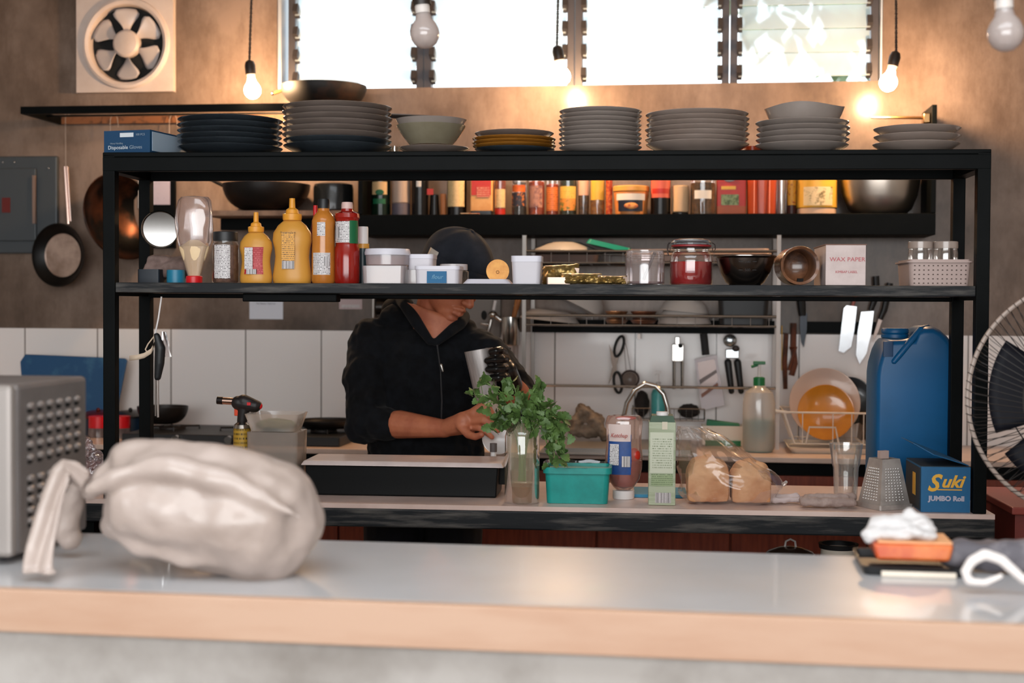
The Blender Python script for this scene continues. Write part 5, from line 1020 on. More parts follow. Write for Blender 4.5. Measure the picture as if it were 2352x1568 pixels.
# collar opening, collar and zip
a, b, c_ = pl(932, 692, .66), pl(1000, 786, .6), pl(1058, 738, .645)
g = G(); g.chain([pl(925, 686, .74), pl(934, 700, .68), pl(958, 742, .625), pl(988, 784, .6)], [.024, .022, .018, .012]); g.chain([pl(1062, 728, .72), pl(1056, 742, .66), pl(1032, 762, .622), pl(1002, 786, .6)], [.024, .02, .016, .012])
g.chain([pl(925, 690, .74), pl(905, 712, .8), pl(950, 730, .84), pl(1020, 735, .82), pl(1060, 728, .74)], [.024, .04, .045, .04, .024]); g.o('hood_collar', M_shirt, per, remesh=.004, sm=3)
g = G(); g.grid(lambda u, v: (a*(1-u)+c_*u)*(1-v)+b*v+V((0, -.028*sin(pi*u)*(1-v)+.0, 0))+V((0, .012, 0)), 10, 8); g.o('throat', M_skin, per, solid=.02)
g = G(); g.tube([pl(1004, 792, .592), pl(1012, 850, .575), pl(1015, 920, .572), pl(1012, 1000, .58)], .0022, 6); z_ = g.o('zip_line', M('gunmetal', '4a4c50', .4, .8), per)
g = G(); g.cap(pl(1013, 838, .568), pl(1017, 852, .568), .004, .003); g.o('zip_pull', M('bright_metal', 'a8a6a2', .3, .9), z_)
# trousers and shoes
g = G(); g.ell((pel.x, .02, .9), (.175, .125, .13))
for s_ in (-1, 1): g.chain([V((pel.x+s_*.085, .02, .88)), V((pel.x+s_*.1, -.01, .5)), V((pel.x+s_*.1, .03, .1))], [.105, .08, .065])
g.o('trousers', M('dark_navy_cloth', '10131b', .85, noise=(10, '171b26', .4, .6)), per, remesh=.007, sm=3)
for s_ in (-1, 1):
    g = G(); g.cap((pel.x+s_*.1, .05, .052), (pel.x+s_*.115, -.17, .042), .05, .042); g.box((pel.x+s_*.107, -.06, .012), (.09, .3, .022)); g.o('shoe', M_black, per, remesh=.005, sm=2)
# hair, cap with tag and button
g = G(); g.ell(h(-.035, 0, .0), (.068, .082, .06), rot=hrot); g.o('hair', M('black_hair', '0c0908', .6, bump=(200, .5, .002)), per)
g = G(); seg = 48
def capf(u, v):
    a = 2*pi*u; t = v*pi/2; rx = .116; ry = .1; k = 1+.02*sin(8*a)*sin(2*t)+.03*max(0, sin(t*2))+.01*sin(3*a+5*v)
    return h(rx*cos(a)*cos(t)*k-.004, ry*sin(a)*cos(t)*k, .056+.1*sin(t)*(1+.02*sin(5*a+1)))
g.grid(capf, 64, 18, closed_u=True); cap_ = g.o('cap', M_cap, per, solid=.003, sub=0)
g = G(); g.grid(lambda u, v: h(.1165*cos(2*pi*u)*(1-.012*v)-.003, .101*sin(2*pi*u)*(1-.012*v), .062-.052*v), 48, 3, closed_u=True); g.o('cap_band', M_cap, cap_, solid=.004)
g = G(); g.ell(h(-.004, 0, .158), (.011, .01, .004), rot=hrot); g.o('top_button', M_cap, cap_)
an = -1.56                                                    # where the tag sits on the band
def tg(u, v): a = an+(u-.5)*.34; return h(.123*cos(a)-.003, .107*sin(a), .07-.05*v)
g = G(); g.grid(tg, 5, 4); g.o('cap_tag', M('tag_grey', 'cbc6be', .7), cap_, solid=.001)
g = G()
def tg2(u, v): a = an+(u-.5)*.16+.0; return h(.1245*cos(a)-.003, .1085*sin(a), .044-.009*v+.003*sin(u*26))
g.grid(tg2, 24, 1); g.o('tag_script', M_black, cap_, solid=.0005)
# tumbler held in the glove
t0, t1 = lc(RKp(1099, 803, .455)), lc(RKp(1120, 925, .455))
wt = OR+XR*t1.x+YR*t1.y+V((0, 0, t1.z)); ax = (t0-t1); L0 = ax.length; o = T('steel_tumbler', 'tall brushed metal tumbler held tilted in the black gloved hand', 'tumbler', wt, rot=(0, atan2(ax.x, ax.z), RZ)); s = mpp(wt)
g = G(); g.lathe([(0, 0), (25*s, 0), (26*s, .003), (33*s, L0), (31.5*s, L0), (24.5*s, .005), (0, .005)], 40); g.o('tumbler_body', M('brushed_aluminium', 'b8b2b0', .45, .55, noise=(30, 'a29c9a', .4, .6, (4, 4, .2))), o)
# small dish under the bare hand
o = T('small_dish', 'small white dish held on edge under the bare hand', 'dish', OR+XR*0+V(RKp(1140, 1012, .44)-OR), rot=(R(62), R(38), RZ)); g = G(); g.lathe([(0, 0), (.022, 0), (.044, .014), (.042, .015), (.021, .003), (0, .003)], 32); g.o('dish_body', M('china_white', 'cfc9c6', .25, coat=.3), o)
# ================================================================ on the worktable
def TB(px, v, z=None): return RK(px, v, (ZB+.0006) if z is None else z)
def vz(px, py): return lc(Zp(px, py, ZB)).y              # table depth under picture row py
# black long bin with white top
v0 = .12; c0, c1 = TB(705, v0), TB(1140, v0); w = (c1-c0).length; h_ = (1136-1066)*mpp(c0); c = (c0+c1)/2
o = T('prep_bin', 'long black lidded prep bin on the worktable before the cook', 'bin', c); M_bin = M('black_bin', '090b0c', .4, spec=.2)
g = G(); g.bz((0, .075, 0), (w, .15, h_), t=(1.02, 1.02)); g.o('bin_body', M_bin, o, smooth=False, bevel=.004)
g = G(); g.bz((.004, .075, h_), (w*1.07, .19, .012), t=(.97, .9)); g.o('white_lid', M('pinkish_white', 'c4b4b0', .35, noise=(9, 'b0a09c', .4, .7), coat=.2), o, smooth=False, bevel=.003)
g = G(); g.bz((w/2+.012, .1, .028), (.022, .08, .05)); g.o('side_latch', M_bin, o, smooth=False)
# bottle with herbs
vb = .05; c = TB(1199, vb); s = mpp(c); W = 40*s; H_ = lc(RKp(1199, 958, vb)).z-ZB; o = T('glass_bottle', 'tall clear glass bottle holding a bunch of leafy herbs', 'bottle', c)
g = G(); g.lathe([(0, 0), (W*.95, 0), (W, .004), (W, H_*.78), (W*.9, H_*.85), (W*.55, H_*.93), (W*.5, H_*.95), (W*.5, H_), (W*.54, H_*.998)], 40); g.o('bottle_glass', MG('bottle_glass', 'f4f2e6', 1.2, .05, .3, 'cfc6b2'), o)
g = G(); g.lathe([(0, .004), (W*.92, .004), (W*.95, H_*.2), (0, H_*.2)], 32); g.o('amber_water', MG('amber_water', 'e0b890', .3, .1, .4, 'b88a66'), o)
M_leaf = M('herb_leaf', '5a763c', .5, noise=(30, '3a5226', .35, .65), sss=.0); M_stem = M('herb_stem', '5c7a3c', .5)
random.seed(21)
hb = T('herb_bunch', 'leafy green herb bunch arching out of the glass bottle and drooping over the teal tub', 'herbs', c+V((0, 0, H_*.5)))
tips = [(1105, 878, .0), (1120, 925, -.02), (1092, 905, 0), (1150, 900, -.02), (1175, 880, 0), (1160, 940, -.03), (1200, 915, -.02), (1215, 935, 0), (1240, 885, .02), (1235, 930, -.02), (1255, 925, 0), (1268, 940, -.02), (1250, 965, -.03), (1285, 970, -.01), (1295, 1000, -.01), (1288, 1030, -.02), (1275, 1050, -.02), (1180, 955, -.04), (1215, 960, -.04), (1140, 960, -.02), (1270, 985, -.03), (1225, 985, -.045), (1296, 965, 0), (1155, 975, -.03), (1135, 985, -.02), (1190, 940, .03), (1275, 1010, -.03), (1264, 1062, -.02), (1290, 1048, -.02)]
tips = [t for t in tips]
gs = G(); gl_ = G(); q0 = lc(hb.location)
def leafc(p, d, sz):                     # a lobed leaf, slightly cupped
    d = d.normalized(); a, b = frame_of(d); rr = random.uniform(0, 6.28); n = (a*cos(rr)+b*sin(rr)); t = d.cross(n).normalized()
    vs = [gl_.bm.verts.new(p)]; m = 14; ring = []
    for k in range(m+1):
        an_ = -2.3+4.6*k/m; rad = sz*(.72+.28*abs(cos(an_*1.5)))*(1 if k % 2 else .84)
        ring.append(gl_.bm.verts.new(p+d*(sz*.35+rad*cos(an_)*.9)+t*(rad*sin(an_))+n*(.25*sz*(sin(an_)**2)+random.uniform(-.05, .05)*sz)))
    cc = gl_.bm.verts.new(p+d*sz*.45)
    for k in range(m): gl_.bm.faces.new((cc, ring[k], ring[k+1]))
    gl_.bm.faces.new((vs[0], ring[0], cc)); gl_.bm.faces.new((vs[0], cc, ring[-1]))
for i, (px, py, dvv) in enumerate(tips):
    q = lc(RKp(px, py, vb+dvv)); e = V((q.x-q0.x, q.y-q0.y, q.z-q0.z)); st = V((random.uniform(-.01, .01), random.uniform(-.01, .01), -H_*.25)); nk = V((random.uniform(-.008, .008), random.uniform(-.008, .008), H_*.5))
    top = V((e.x*.6, e.y*.6, max(e.z, H_*.5)+random.uniform(.0, .02))) if e.z > H_*.35 else V((e.x*.75, e.y, H_*.5+.035))
    pts = []
    for k in range(9):
        t = k/8; pts.append(st*(1-t)**3+nk*3*t*(1-t)**2+top*3*t*t*(1-t)+e*t**3)
    gs.tube(pts, .0013, 5)
    for k in range(5, 9):
        for j in range(3 if k > 6 else 2):
            d = V((random.gauss(0, 1), random.gauss(0, .7), random.gauss(0, .9)))+(pts[k]-pts[k-1]).normalized()*1.0
            pp = pts[k]+V((random.gauss(0, .006), random.gauss(0, .006), random.gauss(0, .006))); gs.tube([pts[k], pp+d.normalized()*.006], .0007, 4); leafc(pp+d.normalized()*.005, d, random.uniform(.011, .019))
gs.o('stems', M_stem, hb); lf = gl_.o('leaves', M_leaf, hb, ang=80); lf['kind'] = 'stuff'
# teal tub with white contents
vt = .045; c = TB(1327, vt+.045); s = mpp(c); W = 138*s; hh = lc(RKp(1327, 1075, vt)).z-ZB; M_teal = M('teal_plastic2', '188e86', .4, noise=(20, '157e78', .4, .7))
o = T('teal_tub', 'bright teal plastic tub with loose film over white contents', 'tub', c)
g = G(); g.rbox((0, 0, 0), (W, .1, hh), .014, t=1.07, wall=.003); g.o('tub_body', M_teal, o)
g = G(); g.rbox((0, 0, hh-.014), (W*1.13, .118, .016), .018, wall=.008, bot=False); g.o('tub_rim', M_teal, o)
g = G(); g.grid(lambda u, v: V(((u-.5)*W*.98, (v-.5)*.095, hh-.016+.012*noise.noise(V((u*9, v*7, 1))))), 30, 14); g.o('white_contents', M('white_crumbs', 'c9cfd2', .7, bump=(120, .6, .004)), o, solid=.004)
g = G()
def film(u, v):
    a = 2*pi*u; n = 5; x, y = cos(a), sin(a); k = (abs(x)**n+abs(y)**n)**(-1/n)
    return V((x*k*W*(.565+.012*v+.008*sin(5*a)), y*k*(.06+.003*v+.003*sin(7*a)), hh+.001+.008*v+.002*sin(11*a)))
g.grid(film, 60, 4, closed_u=True); g.o('plastic_film', MG('film', 'f4fafa', 1.0, .08, .04), o)
# ketchup bottle upside down
vk = .157; c = TB(1432, vk); s = mpp(c); o = T('ketchup_bottle', 'nearly empty squeeze ketchup bottle standing on its white cap', 'bottle', c); H_ = lc(RKp(1432, 954, vk)).z-ZB; W = 43*s
g = G(); g.lathe([(0, 0), (24*s, 0), (25*s, .004), (25*s, .022), (0, .022)], 30); g.o('white_cap', M_white, o)
pf = [(.35, .022), (.55, .03), (.85, .052), (.98, .08), (1, .11), (.93, .15), (.95, .18), (1, H_-.02), (.9, H_-.003), (.82, H_), (0, H_)]
g = G(); g.lathe([(W*a_, z_) for a_, z_ in pf], 36, sq=(1, .6)); g.o('bottle_body', MG('ketchup_plastic', 'fbeee8', 1.1, .06, .2, 'e6c6ba'), o)
M_ket = M('ketchup', '9a140a', .25, noise=(9, '6a0e08', .4, .65))
g = G(); g.lathe([(0, .024), (W*.52, .032), (W*.82, .053), (W*.95, .08), (W*.96, .1), (W*.5, .108), (0, .1)], 32, sq=(1, .58)); g.o('ketchup_fill', M_ket, o)
g = G(); g.ell((W*.55, -.012, .115), (.017, .012, .02)); g.ell((W*.1, -.014, H_-.006), (.028, .01, .006)); g.o('ketchup_smear', M('red_smear', 'b3281a', .3), o, remesh=.002, sm=1)
L3 = [(W*.935, .065), (W*1.01, .1), (W*.95, .15), (W*.97, .17)]
g = G(); g.lathe(L3, 16, sq=(1, .61), a0=-pi/2-1.0, a1=-pi/2+.42); g.o('blue_label', M('ketchup_blue', '1c3e78', .4, noise=(8, '24559c', .4, .6)), o)
g = G(); g.lathe([(W*.96, .152), (W*.975, .17), (W*1.0, .19), (W*.99, .197)], 16, sq=(1, .62), a0=-pi/2-.95, a1=-pi/2+.38); g.o('pale_label', M('label_pink', 'cdb8b2', .5), o)
txt(o, 'Ketchup', .0155, (-W*.26, -W*.63-.003, .168), M('ketchup_ink', 'a02a1c', .5), shear=.3, rot=(pi/2, 0, -.16), sx=.85)
flat(o, W*.5, .055, (-W*.5, -W*.56-.003, .118), M_lab, 'nutrition_panel', rot=(0, 0, -.3)); flat(o, W*.46, .028, (W*.12, -W*.64, .1), M_bar, 'bar_code')
# carton
vc = .035; c = TB(1520, vc); s = mpp(c); w = 62*s; H_ = lc(RKp(1520, 966, vc)).z-ZB; o = T('drink_carton', 'tall pale green drink carton with white cap beside the bread bag', 'carton', c)
M_cg = M('carton_green', '9fa68d', .5, noise=(3, '8b9478', .45, .55, (1, 1, 12)))
g = G(); g.bz((0, .035, 0), (w, .07, H_-.004)); g.o('carton_body', M_cg, o, smooth=False, bevel=.002)
g = G(); g.prism([(-.032, H_-.004), (.032, H_-.004), (.027, H_+.012), (-.027, H_+.012)], 0, .07, ax='y'); g.o('gable_top', M('dark_green_card', '2e4a34', .5), o, smooth=False)
g = G(); g.lathe([(0, 0), (.0155, 0), (.0155, .013), (0, .013)], 24, c=(.0, .02, H_+.008)); g.o('screw_cap', M_white, o)
flat(o, w*.86, H_*.48, (-.001, -.0006, H_*.62), M('carton_pale', 'b8baa6', .5), 'pale_panel'); flat(o, w*.72, H_*.36, (0, -.0014, H_*.62), MPrint('carton_print', 'b8baa6', '6f7a5c', rowh=.006, dens=.5), 'ingredient_print')
flat(o, w*.8, H_*.14, (0, -.0006, H_*.3), MPrint('carton_print2', '8a9a72', '5f6d4c', rowh=.005, dens=.55), 'small_print'); flat(o, w*.58, H_*.12, (.003, -.001, H_*.09), M_bar, 'bar_code'); flat(o, w*.2, H_*.09, (.006, -.001, H_*.94), M('carton_strip', 'c2b8a4', .5), 'strip')
# blue mat
a_, b_ = TB(1456, .26), TB(1576, .26); g = G(); g.bz((0, 0, 0), ((b_-a_).length, .16, .008)); o = g.o('blue_mat', M('sky_blue_plastic', '2a86ae', .4), smooth=False); place(o, (a_+b_)/2); tag(o, 'thin sky blue plastic board lying behind the carton', 'board')
# bread loaves in a clear bag
M_bread = M('bread_crust', 'cb9f78', .75, noise=(7, 'a5683e', .45, .7), bump=(40, .5, .006)); M_br2 = M('bread_side', 'cba079', .8, noise=(12, 'bb8a60', .4, .6))
vB = .11; cb2 = TB(1672, vB); s = mpp(cb2)
def loaf(px, wpx, hpx, label, dz=0, rz=0):
    c = TB(px, vB+.01); w = wpx*s/2; hh = hpx*s; o = T('bread_loaf', label, 'bread', c+V((0, 0, .003)), RZ+rz, 'loaves in the clear bag')
    g = G(); g.box((0, 0, hh*.36), (w*1.84, .12, hh*.66), t=(1.04, 1.0)); g.ell((-w*.35, 0, hh*.66), (w*.62, .062, hh*.34)); g.ell((w*.38, -.005, hh*.64), (w*.58, .064, hh*.33)); g.ell((0, .01, hh*.7), (w*.6, .06, hh*.32))
    g.o('crust', M_bread, o, remesh=.004, sm=14, disp=(.03, .009)); return o
loaf(1624, 100, 102, 'browner bread loaf in the clear bag, nearer the carton'); loaf(1722, 94, 96, 'paler bread loaf in the clear bag, nearer the folded cloth')
bg_ = T('bread_bag', 'clear plastic bag gathered upward around two bread loaves', 'bag', TB(1675, vB))
q0 = lc(bg_.location)
def bq(px, py, v=vB): q = lc(RKp(px, py, v)); return V((q.x-q0.x, q.y-q0.y, q.z-q0.z))
g = G(); secs = [((1575, 1150), (1775, 1150), .085), ((1562, 1128), (1790, 1125), .095), ((1560, 1090), (1800, 1112), .098), ((1558, 1050), (1772, 1078), .092), ((1556, 1025), (1728, 1052), .075), ((1556, 1000), (1700, 1030), .045), ((1557, 985), (1662, 1002), .03), ((1556, 978), (1625, 982), .026)]
def bagf(u, v):
    t = v*(len(secs)-1); k = min(int(t), len(secs)-2); f = t-k
    L1 = bq(*secs[k][0])*(1-f)+bq(*secs[k+1][0])*f; R1_ = bq(*secs[k][1])*(1-f)+bq(*secs[k+1][1])*f; dd = secs[k][2]*(1-f)+secs[k+1][2]*f
    a = 2*pi*u; n = noise.noise(V((cos(a)*3, sin(a)*3, v*7)))*.012+noise.noise(V((cos(a)*8, sin(a)*8, v*5+3)))*.006*(.4+v)
    p = (L1+R1_)/2+(R1_-L1)/2*cos(a)+V((0, dd*sin(a), 0)); p += V((cos(a), sin(a), 0))*n; p.z = max(p.z, .0015); return p
g.grid(bagf, 64, 30, closed_u=True); g.o('bag_film', MG('bag_clear', 'fdfaf8', .55, .12, .05, 'e8dcd4'), bg_)
g = G(); g.tube([bq(1800, 1112), bq(1806, 1106, .1)], [.006, .004], 8); g.o('tied_end', MG('film_knot', 'e8e0dc', 1.5, .1, .4), bg_)
# napkin and folded cloth
M_cloth = M('greyish_cloth', 'a08d86', .9, noise=(30, '8d7a73', .4, .6))
def clothblob(name, caps, mat, loc, label, cat, vox=.003, sm_=4, disp=(.02, .008), rz=0):
    g = G()
    for c_ in caps: g.cap(*c_)
    o = g.o(name, mat, remesh=vox, sm=sm_, disp=disp); place(o, loc, RZ+rz); tag(o, label, cat); return o
clothblob('folded_cloth', [((-.06, 0, .012), (.06, .01, .012), .012, .012), ((-.055, -.012, .022), (.045, 0, .022), .009, .01), ((-.06, -.025, .012), (.06, -.025, .011), .012, .011), ((.02, .02, .014), (.065, .02, .02), .012, .012)], M_cloth, TB(1900, .06)+V((0, 0, .004)), 'folded grey kitchen cloth lying in front of the drinking glass', 'cloth')
clothblob('paper_towel', [((-.04, 0, .008), (.04, .01, .008), .008, .008), ((-.04, .03, .01), (.03, .04, .012), .01, .01)], M('soft_white', 'b9aaa8', .9), TB(1806, .09)+V((0, 0, .003)), 'white paper towel between the bread bag and the folded cloth', 'paper towel')
# drinking glass
vg = .2; c = TB(1942, vg); s = mpp(c); H_ = lc(RKp(1942, 1019, vg)).z-ZB; W = 38*s; o = T('drinking_glass', 'empty faceted drinking glass behind the folded cloth', 'glass', c)
M_gl2 = MG('facet_glass', 'fbfbfa', 1.0, .03, .06)
g = G(); g.lathe([(0, .002), (W*.64, 0), (W*.68, .003), (W*.76, H_*.58), (W*.82, H_*.62), (W, H_), (W*.97, H_), (W*.79, H_*.63), (W*.72, H_*.58), (W*.6, .014), (0, .014)], 40, wob=lambda a, z: 1+.02*cos(10*a)*(z < H_*.55)); g.o('glass_body', M_gl2, o)
# box grater
vr = .035; c = TB(2030, vr+.04); s = mpp(c); H_ = lc(RKp(2030, 1052, vr+.04)).z-ZB; o = T('box_grater', 'steel four sided box grater beside the blue foil box', 'grater', c, RZ+R(28)); M_gr = M('grater_steel', 'b5ada8', .45, .5, noise=(14, '8a827d', .4, .7))
g = G(); b0, b1 = .047, .027
for k in range(4):
    mt = Matrix.Rotation(k*pi/2, 4, 'Z'); nu, nv = 8, 12
    g.grid(lambda u, v: mt @ V(((u-.5)*2*(b0+(b1-b0)*v), -(b0+(b1-b0)*v), v*H_)), nu, nv)
g.o('grater_body', M_gr, o, smooth=False)
g = G()
for k in range(2):
    mt = Matrix.Rotation(-k*pi/2, 4, 'Z')
    for i in range(12):
        for j in range(6):
            v = .18+.62*i/11; hw = (b0+(b1-b0)*v); g.ell(mt @ V(((j-2.5)/3*hw*.72, -hw-.0006, v*H_)), (.0022, .0016, .002), seg=6, rg=4)
g.o('grating_teeth', M('tooth_steel', 'd2cdc9', .3, .8), o)
g = G(); g.box((-.004, 0, H_+.009), (.026, .012, .02)); g.o('grip', M('pinkish_grip', 'a8928a', .4), o)
g = G(); g.rbox((0, 0, 0), (.102, .102, .012), .006, wall=.003, bot=False); g.o('base_rim', M_gr, o)
# blue foil box
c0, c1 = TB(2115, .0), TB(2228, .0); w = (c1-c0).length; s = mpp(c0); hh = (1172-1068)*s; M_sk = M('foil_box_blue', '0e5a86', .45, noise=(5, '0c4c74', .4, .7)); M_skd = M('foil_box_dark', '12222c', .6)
o = T('foil_box', 'blue carton reading Suki on the table corner, its lid flap raised', 'box', (c0+c1)/2, RZ)
g = G(); g.bz((0, .1, 0), (w, .2, hh)); g.o('carton', M_sk, o, smooth=False)
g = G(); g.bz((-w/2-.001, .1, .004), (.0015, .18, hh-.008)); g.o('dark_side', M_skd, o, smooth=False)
g = G(); g.bz((0, .1, hh), (w*.98, .19, .0015)); g.o('dark_top', M_skd, o, smooth=False)
g = G(); A_ = [V((w/2, .02, hh+.002)), V((w/2, .19, hh+.002)), V((-w*.62, .19, hh+.055)), V((-w*.62, .03, hh+.055)), V((-w*.25, -.0, hh+.03))]
vs = [g.bm.verts.new(p) for p in A_]; g.bm.faces.new(vs); g.o('raised_flap', M('foil_box_flap', '0c5480', .5), o, smooth=False, solid=.002)
M_yl = M('suki_yellow', 'd9a232', .5); M_gw = M('grey_white_print', 'a9a6b4', .5)
txt(o, 'S', .058, (-w*.27, -.0012, hh*.63), M_yl, shear=.35, off=.0015); txt(o, 'uki', .042, (w*.12, -.0012, hh*.67), M_yl, shear=.35, off=.0012, sx=1.05)
flat(o, w*.5, .0025, (w*.08, -.0008, hh*.5), M_yl, 'underline'); txt(o, 'JUMBO Roll', .0165, (.002, -.0012, hh*.3), M_gw, off=.0008, sx=1.05)
flat(o, .0012, hh*.5, (-w/2-.002, .08, hh*.55), M_yl, 'side_print'); o2_ = [x for x in bpy.data.objects if x.parent == o and x.name.startswith('side_print')][0]; o2_.rotation_euler = (0, 0, pi/2); o2_.scale = (30, 1, 1)
# blowtorch and clear boxes near the bag
vtb = .2; c = TB(556, vtb); s = mpp(c); o = T('kitchen_torch', 'kitchen blowtorch on a yellow gas canister', 'blowtorch', c)
def tq(px, py, v=vtb): q = lc(RKp(px, py, v)); q0_ = lc(o.location); return V((q.x-q0_.x, q.y-q0_.y, q.z-q0_.z))
hc_ = tq(556, 978).z; W = 20*s
g = G(); g.lathe([(0, 0), (W, 0), (W, hc_-.006), (0, hc_-.006)], 28); g.o('gas_canister', MPrint('canister_yellow', 'b08a2c', '4a3a18', rowh=.012, dens=.5), o)
g = G(); g.lathe([(W, hc_-.0055), (W*.9, hc_+.004), (W*.6, hc_+.01), (0, hc_+.01)], 24); g.o('canister_neck', M_chrome, o)
g = G(); g.cap(tq(556, 968), tq(560, 938), .014, .016); g.cap(tq(548, 925), tq(585, 932), .02, .018); g.cap(tq(560, 922), tq(592, 930), .02, .012); g.o('torch_head', M('torch_black', '1c1514', .5), o, remesh=.002, sm=2)
g = G(); g.tube([tq(545, 922), tq(508, 920)], .0095, 16); g.o('nozzle', M('heat_steel', 'a88a7c', .25, 1), o)
g = G(); g.tube([tq(512, 920), tq(499, 919)], .0105, 16); g.o('burnt_tip', M('burnt', '1c1210', .5, .5), o)
g = G(); g.box(tq(544, 946), (.012, .012, .02)); g.o('trigger', M('orange_trigger', 'd0421c', .4), o, bevel=.002)
g = G(); g.ell(tq(597, 932), (.007, .008, .009)); g.o('red_dial', M_red, o); g = G(); g.box(tq(576, 926)+V((0, -.019, 0)), (.01, .004, .008)); g.o('red_switch', M_red, o)
M_cl = MG('smoky_clear', 'ece8e4', .8, .1, .45, 'c4bbb4')
vq = .2; c = TB(637, vq); s = mpp(c); h1 = (1062-992)*s; h1 = lc(RKp(637, 992, vq)).z-ZB
o = T('clear_box', 'clear square box, under the tub of green herbs near the torch', 'food container', c); g = G(); g.rbox((0, 0, 0), (112*s, .12, h1), .012, t=1.05, open_top=True); g.o('box_body', M_cl, o); g = G(); g.rbox((0, 0, .002), (106*s, .11, h1*.5), .01); g.o('contents', M('pale_food', 'b5a898', .8, noise=(30, '857568', .4, .6)), o)
g = G(); g.rbox((0, 0, h1), (118*s, .128, .004), .013); g.o('lid', M_cl, o)
h2 = lc(RKp(637, 948, vq)).z-ZB-h1-.005; o = T('clear_box', 'clear open tub of chopped green herbs, stacked on the clear square box', 'food container', TB(635, vq, ZB+h1+.0055)); g = G(); g.rbox((0, 0, 0), (100*s, .1, h2), .014, t=1.26, open_top=True); g.o('box_body', M_cl, o)
g = G(); g.ell((0, 0, h2*.3), (46*s, .045, h2*.35)); g.o('green_herbs', M('chopped_green', '3c5234', .8, noise=(50, '56704a', .4, .6)), o, disp=(.012, .012), remesh=.003)
# ================================================================ on the back counter
ZKs = ZK+.0008
def BC(px, off): return WL(px, off, ZKs)
def bcz(py, off, px): return WLp(px, py, off).z-ZKs
# gooseneck tap
o = T('gooseneck_tap', 'chrome gooseneck tap arching over the sink', 'tap', BC(1428, .37), 0)
def W_(px, py, off=.37): q = WLp(px, py, off)-V(o.location); return q
pts = [V((0, 0, .02)), W_(1428, 975), W_(1440, 925), W_(1458, 895), W_(1482, 880), W_(1506, 886), W_(1524, 905), W_(1533, 935), W_(1536, 962)]
g = G(); g.tube(pts, .0085, 12); g.o('gooseneck', M_chrome, o); g = G(); g.tube([V((0, 0, .0055)), V((0, 0, .04))], .018, 16); g.o('tap_base', M_chrome, o)
# sink
a_, b_ = BC(1250, .4), BC(1600, .4); g = G(); g.rbox((0, 0, 0), ((b_-a_).length, .42, .004), .02, wall=.02, bot=False); o = g.o('sink_rim', M_steel); place(o, (a_+b_)/2+V((0, -.0, -.0002)), 0); tag(o, 'brushed steel rim of the sink set in the back counter', 'sink')
def bottle(px, off, wpx, pyt, label, body, liquid, pump, prof, lvl=.45, pumpm=None, tube_=None):
    c = BC(px, off); s = mpp(c); W = wpx*s/2; H_ = bcz(pyt, off, px); o = T('pump_bottle', label, 'bottle', c, 0)
    g = G(); g.lathe([(W*x, H_*z) for x, z in prof], 36); g.o('bottle_body', body, o)
    if liquid: g = G(); g.lathe([(0, .002), (W*.88, .002), (W*.95, H_*.06), (W*.95, H_*lvl), (0, H_*lvl)], 32); g.o('liquid', liquid, o)
    zt = H_*prof[-1][1]; g = G(); g.lathe([(0, zt-.002), (W*.36, zt-.002), (W*.36, zt+H_*.08), (W*.2, zt+H_*.09), (0, zt+H_*.09)], 24); g.o('pump_collar', pump, o)
    g = G(); g.tube([(0, 0, zt+H_*.08), (0, 0, H_*.97)], W*.11, 10); g.o('pump_stem', M_white, o); g = G(); g.box((0, 0, H_*.985), (W*.75, W*.4, H_*.035)); g.tube([(0, 0, H_*.97), (-W*.5, 0, H_*.94)], W*.1, 8); g.o('pump_head', pumpm or pump, o, bevel=.002)
    return o
MSG = M('leaf_green', '0e6a38', .4)
bottle(1742, .39, 73, 830, 'large translucent soap bottle with green pump by the white rack post', MG('milky_bottle', 'f4f0ec', .7, .15, .42, 'f0eae6'), M('green_soap', '5f8a7c', .35, noise=(7, '6a8a80', .4, .6)), MSG, [(0, 0), (.85, 0), (1, .05), (1, .55), (.85, .66), (.4, .72), (.34, .74)], .36)
bottle(1511, .12, 32, 852, 'slim teal soap bottle with clear pump behind the tap', M('teal_soap', '3f9a9c', .3, noise=(6, '58b0ac', .4, .6)), None, MG('clear_pump', 'e8e4e2', 1, .1, .4), [(0, 0), (1, 0), (1, .68), (.8, .74), (.35, .76)], pumpm=M_white)
def scrub(px, py, off, wpx, hpx, label, mat, name='scrubber', d=.04):
    p = WLp(px, py, off); s = mpp(p); g = G(); g.ell((0, 0, hpx*s/2), (wpx*s/2, d, hpx*s/2)); o = g.o(name, mat, remesh=.004, disp=(.012, .02)); place(o, V((p.x, p.y, p.z)), 0); tag(o, label, 'scrubber'); return o
M_scr = M('steel_wool', '2e2826', .7, .3, bump=(150, 1, .006))
# caddy shelf on the tiles for the scrubbers
a_, b_ = WLp(1452, 962, .06), WLp(1618, 962, .06); o = T('mounted_caddy', 'wire caddy on the tiles behind the tap holding dark scrubbers', 'caddy', V(((a_.x+b_.x)/2, YW-.06, a_.z)), 0); w = b_.x-a_.x
g = G()
for y in (-.045, .045): g.tube([(-w/2, y, 0), (w/2, y, 0)], .002, 6)
for y in (-.045,): g.tube([(-w/2, y, .045), (w/2, y, .045)], .002, 6)
for k in range(13): x = -w/2+w*k/12; g.tube([(x, .045, 0), (x, -.045, 0), (x, -.045, .045)], .0013, 5)
for x in (-w/2, w/2): g.tube([(x, .045, 0), (x, .05, .05)], .003, 6)
g.o('wire_frame', M_chrome, o); zc = a_.z+.0025
for px, w_, h__, lb in ((1474, 34, 60, 'tall dark scrubbing sponge in the caddy behind the tap'), (1582, 50, 32, 'low dark steel wool scourer at the far end of the caddy')):
    p = WL(px, .06, zc); s = mpp(p); g = G(); g.ell((0, 0, h__*s/2), (w_*s/2, .03, h__*s/2)); o = g.o('scourer', M_scr, disp=(.012, .012)); place(o, p+V((0, 0, .006)), 0); tag(o, lb, 'scourer')
